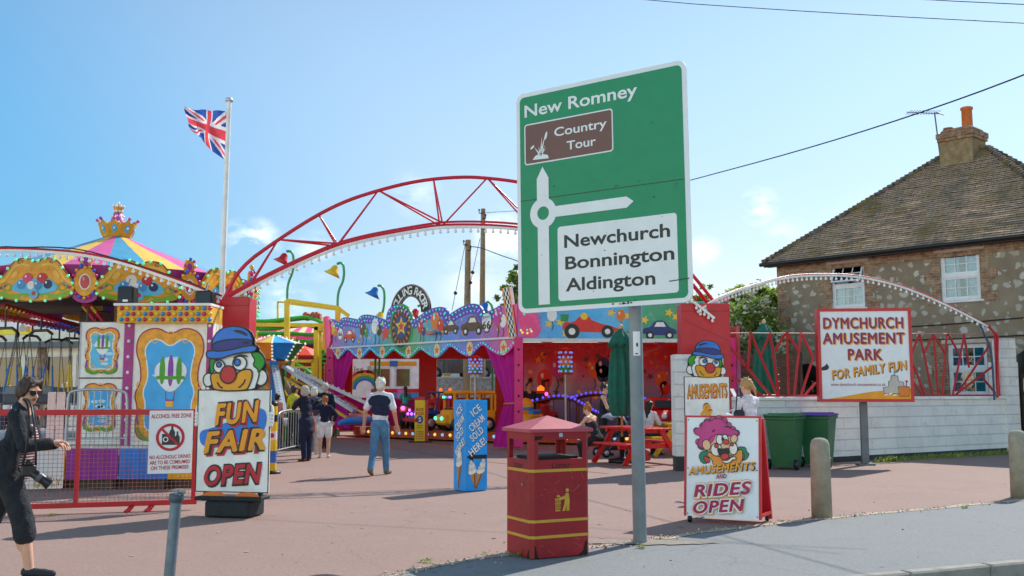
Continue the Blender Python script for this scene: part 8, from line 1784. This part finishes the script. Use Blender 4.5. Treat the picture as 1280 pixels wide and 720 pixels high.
    if hair == 'long': hr += [elp(hp(0, -.03, -.02), V(.045, .036, .06)*u, 0, .015, Rh), cone(hp(0, -.045, -.03), hp(0, -.06, -.17), .045*u, .03*u, 0, .02), cone(hp(.03, -.05, -.1), hp(.035, -.065, -.22), .018*u, .008*u, 0, .02), cone(hp(-.03, -.05, -.1), hp(-.025, -.07, -.24), .018*u, .006*u, 0, .02)]
    rg = random.Random(len(label))
    for k in range(26):
        a_ = rg.uniform(0, 6.28); e_ = rg.uniform(-.3, 1.1); q = V(.048*math.cos(a_)*math.cos(e_), -.012+.056*math.sin(a_)*math.cos(e_), .022+.055*math.sin(e_))
        if q[1] < .02 or q[2] > .055: hr.append(elp(hp(*q), V(.008, .008, .010)*u, 0, .006, Rh))
    fz = .0 if hair != 'bald' else .03
    hr += [sub(elp(hp(0, .056, -.024), V(.038, .038, .056)*u, 0, 0, Rh))]
    if hair != 'none': skin('hair', hr, [hcol], h*.85, t)
    if shades:
        mb = MB(); M3 = Matrix(Rh.tolist()).to_4x4(); T = Matrix.Translation(Vector(hd)) @ M3
        for s in (-1, 1): mb.prism(chaikin([(s*.004*u, .014*u), (s*.038*u, .016*u), (s*.036*u, -.006*u), (s*.022*u, -.014*u), (s*.007*u, -.008*u)], 1), -.003, .003, 0, T @ Matrix.Translation((0, .058*u, 0)) @ Matrix.Rotation(R(s*-12), 4, 'Z')); mb.bar((s*.037*u, .05*u, .011*u), (s*.047*u, -.01*u, .006*u), .004, .008, T=T)
        mb.bar((-.006*u, .059*u, .01*u), (.006*u, .059*u, .01*u), .004, .004, T=T); mb.build('sunglasses', SHADES, t)
    return t
HG = {'grey': mat('hair_grey', '#b9b2a8', .7, var=.3, scale=60, bump=.6, bscale=80), 'white': mat('hair_white', '#d8d4cc', .7, var=.2, scale=60, bump=.6, bscale=80), 'brown': mat('hair_brown', '#3a2418', .55, var=.4, scale=50, bump=.7, bscale=80), 'dark': mat('hair_dark', '#17110f', .45, var=.4, scale=50, bump=.7, bscale=80), 'ginger': mat('hair_ginger', '#a5602a', .6, var=.3, scale=50, bump=.6, bscale=80), 'blonde': mat('hair_blonde', '#b08a58', .6, var=.3, scale=60, bump=.6, bscale=80)}
def gz(px, py): p = G(px, py); return (p.x, p.y, 0)
# --- foreground photographer
M_STR = None
m, t_, b = newmat('striped_knit'); wv = N(t_, 'ShaderNodeTexWave', wave_type='BANDS', bands_direction='Z'); wv.inputs['Scale'].default_value = 14; wv.inputs['Distortion'].default_value = .8; wv.inputs['Detail'].default_value = 1
cc = N(t_, 'ShaderNodeTexCoord'); t_.links.new(cc.outputs['Object'], wv.inputs['Vector']); t_.links.new(ramp(t_, wv.outputs['Fac'], [(.42, '#3a1c26'), (.55, '#c9a8a8')]), b.inputs['Base Color']); b.inputs['Roughness'].default_value = .9; M_STR = m
BLK = cloth('#202329'); NAVY = cloth('#1a2038'); JEAN = mat('denim', '#4f7a9c', .85, var=.3, scale=7, bump=.4, bscale=40)
class Ex:
    mats = [M_STR]
    def __call__(s, p0, sp, fw, u, hp):
        o = [elp(p0+sp*.05*u+fw*.034*u, V(.072, .064, .1)*u, 6, .02), elp(p0+sp*.15*u+fw*.042*u, V(.056, .058, .09)*u, 6, .015), elp(p0-sp*.03*u+fw*.02*u, V(.078, .068, .05)*u, 6, .02)]
        for sd in (-1, 1):
            o += [elp(p0+sp*.06*u-fw*.014*u+V(sd*.052*u, 0, 0), V(.058, .068, .1)*u, 1, .02), elp(p0-sp*.04*u-fw*.014*u+V(sd*.06*u, 0, 0), V(.056, .07, .07)*u, 1, .02), cone(p0+sp*.27*u+fw*.02*u+V(sd*.058*u, 0, 0), p0+sp*.02*u+fw*.03*u+V(sd*.088*u, 0, 0), .028*u, .024*u, 1, .012)]
        o += [cone(p0+sp*.3*u-fw*.01*u+V(-.04*u, 0, 0), p0+sp*.3*u-fw*.01*u+V(.04*u, 0, 0), .02*u, .02*u, 1, .01), elp(p0+sp*.31*u-fw*.022*u, V(.042, .036, .03)*u, 1, .015)]
        return o
wp = P(19, 490, 8.35)
wo = person('woman photographer in black cardigan and striped top walking past the red mesh fence', 1.64, (wp.x, 8.35, 0), R(-82), BLK, cloth('#22252c'), paint('#20242a', .7), 'crop', HG['brown'], 'long', 'capri', lean=9, thigh=(20, -24), knee=(10, 20), arms=(((.035, .06, -.15), (-.03, .165, -.135)), ((.04, .04, -.155), (-.035, .155, -.15))), headyaw=-34, headpitch=-12, skinm=SKIN2, h=.006, shades=True, extra=Ex(), hipw=1.05)
u = 1.64; zc = 1.64
cmr = thing('camera', 'black camera with a long zoom lens hanging at the hip of the photographer', 'camera', P(36, 588, 8.15), R(20))
mb = MB(); mb.cbox((0, 0, 0), (.11, .07, .1), bev=.015); mb.cbox((0, 0, .06), (.05, .05, .04), bev=.01); mb.build('body', BLACK, cmr)
T = Matrix.Rotation(R(125), 4, 'Y'); mb = MB(); mb.lathe([(.001, .0), (.036, 0), (.036, .07), (.04, .075), (.04, .12), (.038, .13), (.038, .15), (.052, .19), (.05, .2), (.03, .17), (.001, .165)], 20, 0, T); le = mb.build('lens', mat('lens_black', '#14151a', .35), cmr)
mb = MB(); mb.lathe([(.041, .08), (.042, .1), (.041, .115)], 20, 0, T); mb.build('focus_ring', mat('lens_grey', '#5a5c62', .4, metal=.4), le); mb = MB(); mb.lathe([(.001, .168), (.034, .17)], 16, 0, T); mb.build('front_glass', gloss('#0a0c18'), le)
o = Vector(P(38, 590, 8.17)); a = P(46, 500, 8.22); mb = MB(); Ri = Matrix.Rotation(R(-20), 3, 'Z'); L_ = lambda p: Ri @ (Vector(p)-o)
mb.tube(chaikin([(.05, 0, .04), L_(P(47, 560, 8.12)), L_(P(44, 525, 8.15)), L_(P(40, 503, 8.25)), L_(P(30, 500, 8.36))], 2, False), .009, 6); mb.tube(chaikin([(-.05, 0, .04), L_(P(34, 570, 8.1)), L_(P(38, 540, 8.1)), L_(P(38, 510, 8.2)), L_(P(30, 500, 8.36))], 2, False), .009, 6); mb.build('strap', BLACK, cmr)
# --- man with a jumper over his shoulders
class Jp:
    mats = [cloth('#1c2440')]
    def __call__(s, p0, sp, fw, u, hp):
        return [elp(p0+sp*.25*u-fw*.012*u, V(.112, .06, .04)*u, 6, .02), elp(p0+sp*.215*u-fw*.042*u, V(.118, .034, .06)*u, 6, .02), elp(p0+sp*.14*u-fw*.056*u+V(.014*u, 0, 0), V(.098, .02, .065)*u, 6, .02), cone(p0+sp*.1*u-fw*.055*u-V(.05*u, 0, 0), p0+sp*.085*u-fw*.055*u+V(.085*u, 0, 0), .016*u, .016*u, 6, .015), cone(p0+sp*.28*u+V(.07*u, .02*u, 0), p0+sp*.17*u+fw*.05*u+V(.05*u, 0, 0), .03*u, .022*u, 6, .01), cone(p0+sp*.28*u+V(-.07*u, .02*u, 0), p0+sp*.17*u+fw*.05*u+V(-.05*u, 0, 0), .03*u, .022*u, 6, .01)]
person('white haired man with navy jumper on his shoulders walking towards the ride in pale jeans', 1.77, gz(474, 594), R(-8), cloth('#dcdce2'), JEAN, paint('#7a5a34', .8), 'short', HG['white'], 'short', 'long', lean=3, thigh=(17, -12), knee=(8, 20), arms=(((.05, -.02, -.16), (.06, .05, -.29)), ((.05, -.03, -.16), (.07, .0, -.30))), headyaw=-14, female=False, lw=.88, hipw=.9, extra=Jp())
# --- group watching at the railing
class Coat:
    def __call__(s, p0, sp, fw, u, hp): return [elp(p0-sp*.07*u, V(.098, .08, .13)*u, 1, .03), elp(p0-sp*.14*u-fw*.005*u, V(.1, .082, .07)*u, 1, .02)]
person('grey haired woman in long navy coat leaning her arms on the queue railing', 1.62, gz(382, 576.5), R(42), NAVY, cloth('#1b2444'), paint('#7a3f22'), 'bob', HG['grey'], 'long', 'long', lean=7, thigh=(2, -4), knee=(2, 4), arms=(((.02, .12, -.10), (-.05, .2, -.01)), ((.02, .12, -.10), (-.06, .21, -.02))), extra=Coat(), shades=True)
person('child in navy hoodie and white shorts shading the eyes with one hand', 1.40, gz(405, 572), R(6), cloth('#141c3a'), cloth('#e0dcdc'), paint('#d8d8d8'), 'ponytail', HG['ginger'], 'long', 'short', thigh=(3, -3), knee=(2, 3), arms=(((.10, .0, -.12), (.06, .03, -.22)), ((.15, .06, -.01), (.03, .1, .10))), skinm=SKIN2, extra=Coat() if False else None, hipw=1.25)
person('white haired woman with a red bag standing behind the navy coat', 1.6, gz(391, 568), R(10), cloth('#4a505c'), cloth('#c8c2bc'), paint('#d0c8c0'), 'bob', HG['white'], 'long', 'long', arms=(((.04, .0, -.16), (.02, .12, -.2)), ((.04, .0, -.16), (.02, .1, -.2))))
tag((lambda mb: (mb.cbox((0, 0, 0), (.24, .1, .28), bev=.03), mb.tube([(-.08, 0, .13), (-.05, 0, .3), (.05, 0, .3), (.08, 0, .13)], .012, 6), mb.build('shoulder_bag', paint('#b81c28', .6), None, P(387, 533, 22.3)))[-1])(MB()), 'red shoulder bag held between the navy coat and the child', 'bag')
person('man in a dark jacket looking at the ride behind the child', 1.72, gz(405, 561), R(25), cloth('#1a2030'), cloth('#26282e'), BLACK, 'short', HG['grey'], 'long', 'long', female=False, h=.01)
person('person in a lime yellow shirt at the queue railing', 1.66, gz(366, 561), R(-40), cloth('#c8c81e'), cloth('#1c2024'), paint('#8a6a4a'), 'short', HG['brown'], 'short', 'long', h=.01)
person('dark haired person in pink sitting low behind the fun fair board', 1.45, gz(345, 562), R(-20), cloth('#c88a80'), cloth('#3a3c44'), BLACK, 'short', HG['dark'], 'short', 'long', h=.012)
person('person in pale blue bending beside the lime shirt', 1.6, gz(377, 556), R(-60), cloth('#8ab0d0'), cloth('#3a4458'), BLACK, 'short', HG['brown'], 'short', 'long', lean=25, h=.012)
person('child in turquoise top riding the toy motorbike', 1.25, (plc(507, 31.9)[0], 31.85, FZ), R(15), cloth('#3ab0a8'), cloth('#4a5668'), BLACK, 'long', HG['brown'], 'short', 'short', thigh=(65, 65), knee=(70, 70), seat=.68, arms=(((.05, .08, -.12), (.06, .22, -.1)),)*2, h=.01)
person('child in a red top sitting in the blue toy jeep', 1.1, (plc(541, 31.2)[0], 31.2, FZ), R(130), RED, cloth('#2a2c34'), BLACK, 'short', HG['dark'], 'short', 'long', thigh=(80, 80), knee=(60, 60), seat=.55, h=.012)
person('dark clothed attendant standing behind the magenta corner post', 1.74, (P(661, 490, 30.6).x, 30.6, FZ-.3), R(200), BLK, BLK, BLACK, 'short', HG['dark'], 'long', 'long', female=False, h=.011)
# --- picnic area
tcx = Matrix.Translation((pc_.x, 21.35, 0)) @ Matrix.Rotation(R(28), 4, 'Z')
q = tcx @ Vector((-.72, .42, 0))
person('woman with hair tied up in a black strappy top sitting on the red bench', 1.62, (q.x, q.y, 0), R(50), BLK, cloth('#15161a'), BLACK, 'bun', HG['ginger'], 'none', 'long', lean=24, thigh=(76, 70), knee=(78, 80), seat=.455, arms=(((.03, .1, -.11), (-.03, .22, -.1)), ((.03, .1, -.11), (-.03, .22, -.12))), headyaw=20, headpitch=-25, skinm=SKIN2, bare_back=True)
person('dark haired woman in sunglasses and black vest standing by the pushchair', 1.68, gz(754, 569), R(-100), BLK, cloth('#2a2c30'), BLACK, 'bun', HG['dark'], 'none', 'long', lean=4, arms=(((.02, .06, -.15), (-.02, .2, -.16)), ((.03, .03, -.16), (.0, .16, -.22))), headyaw=-20, skinm=SKIN2, shades=True)
q = Matrix.Translation((py_.x, 24.3, 0)) @ Matrix.Rotation(R(12), 4, 'Z') @ Vector((-.78, -.3, 0))
person('woman with long black hair in a white top seated at the yellow table', 1.66, (q.x, q.y, 0), R(-35), cloth('#dcd8e0'), cloth('#2c3444'), BLACK, 'long', HG['dark'], 'long', 'long', lean=8, thigh=(80, 80), knee=(80, 80), seat=.455, arms=(((.04, .08, -.13), (-.02, .2, -.12)),)*2)
person('woman in a white blouse with hair tied back reading her phone by the wheelie bins', 1.68, (P(936, 490, 14.6).x, 14.6, 0), R(38), cloth('#e0dce2'), cloth('#2a3040'), BLACK, 'ponytail', HG['blonde'], 'long', 'long', lean=3, arms=(((.03, .07, -.15), (.02, .2, -.1)), ((.03, .06, -.15), (-.01, .19, -.13))), headpitch=-16, skinm=SKIN2)
p = P(917, 491, 15.0); mb = MB(); mb.cbox((0, 0, 0), (.075, .01, .15), bev=.004); o = mb.build('phone', WHITE, None, p, R(30)); o.rotation_euler.x = R(-35); tag(o, 'white phone held by the woman in the white blouse', 'phone')
mb = MB(); mb.cbox((0, 0, 0), (.2, .09, .22), bev=.03); mb.tube([(-.07, 0, .1), (-.03, 0, .4), (.04, 0, .42), (.07, 0, .1)], .01, 6); tag(mb.build('handbag', paint('#1c2030', .6), None, P(924, 522, 14.45), R(38)), 'dark handbag under the arm of the woman in the white blouse', 'bag')
# --- people far left beyond the swing ride
for i, (px, Y, H, c, hc, rz, lab) in enumerate([(10, 30, 1.7, '#e4e4ea', 'blonde', 20, 'blonde person in a white shirt beyond the swing ride at the far left'), (47, 29, 1.62, '#3a4050', 'brown', -60, 'brown haired person in dark clothes beyond the hanging seats'), (82, 27, 1.75, '#5a6068', 'white', -70, 'white haired person in grey seen left of the narrow painted board'), (22, 33, 1.6, '#a04a50', 'dark', 150, 'person in a dull red top in the crowd before the shop windows'), (64, 34, 1.68, '#d8c86a', 'dark', 180, 'person in a pale yellow top before the shop windows')]):
    person(lab, H, (P(px, 490, Y).x, Y, 0), R(rz), cloth(c), cloth('#2c3850'), BLACK, 'short', HG[hc], 'short', 'long', h=.013, female=i % 2 == 0)
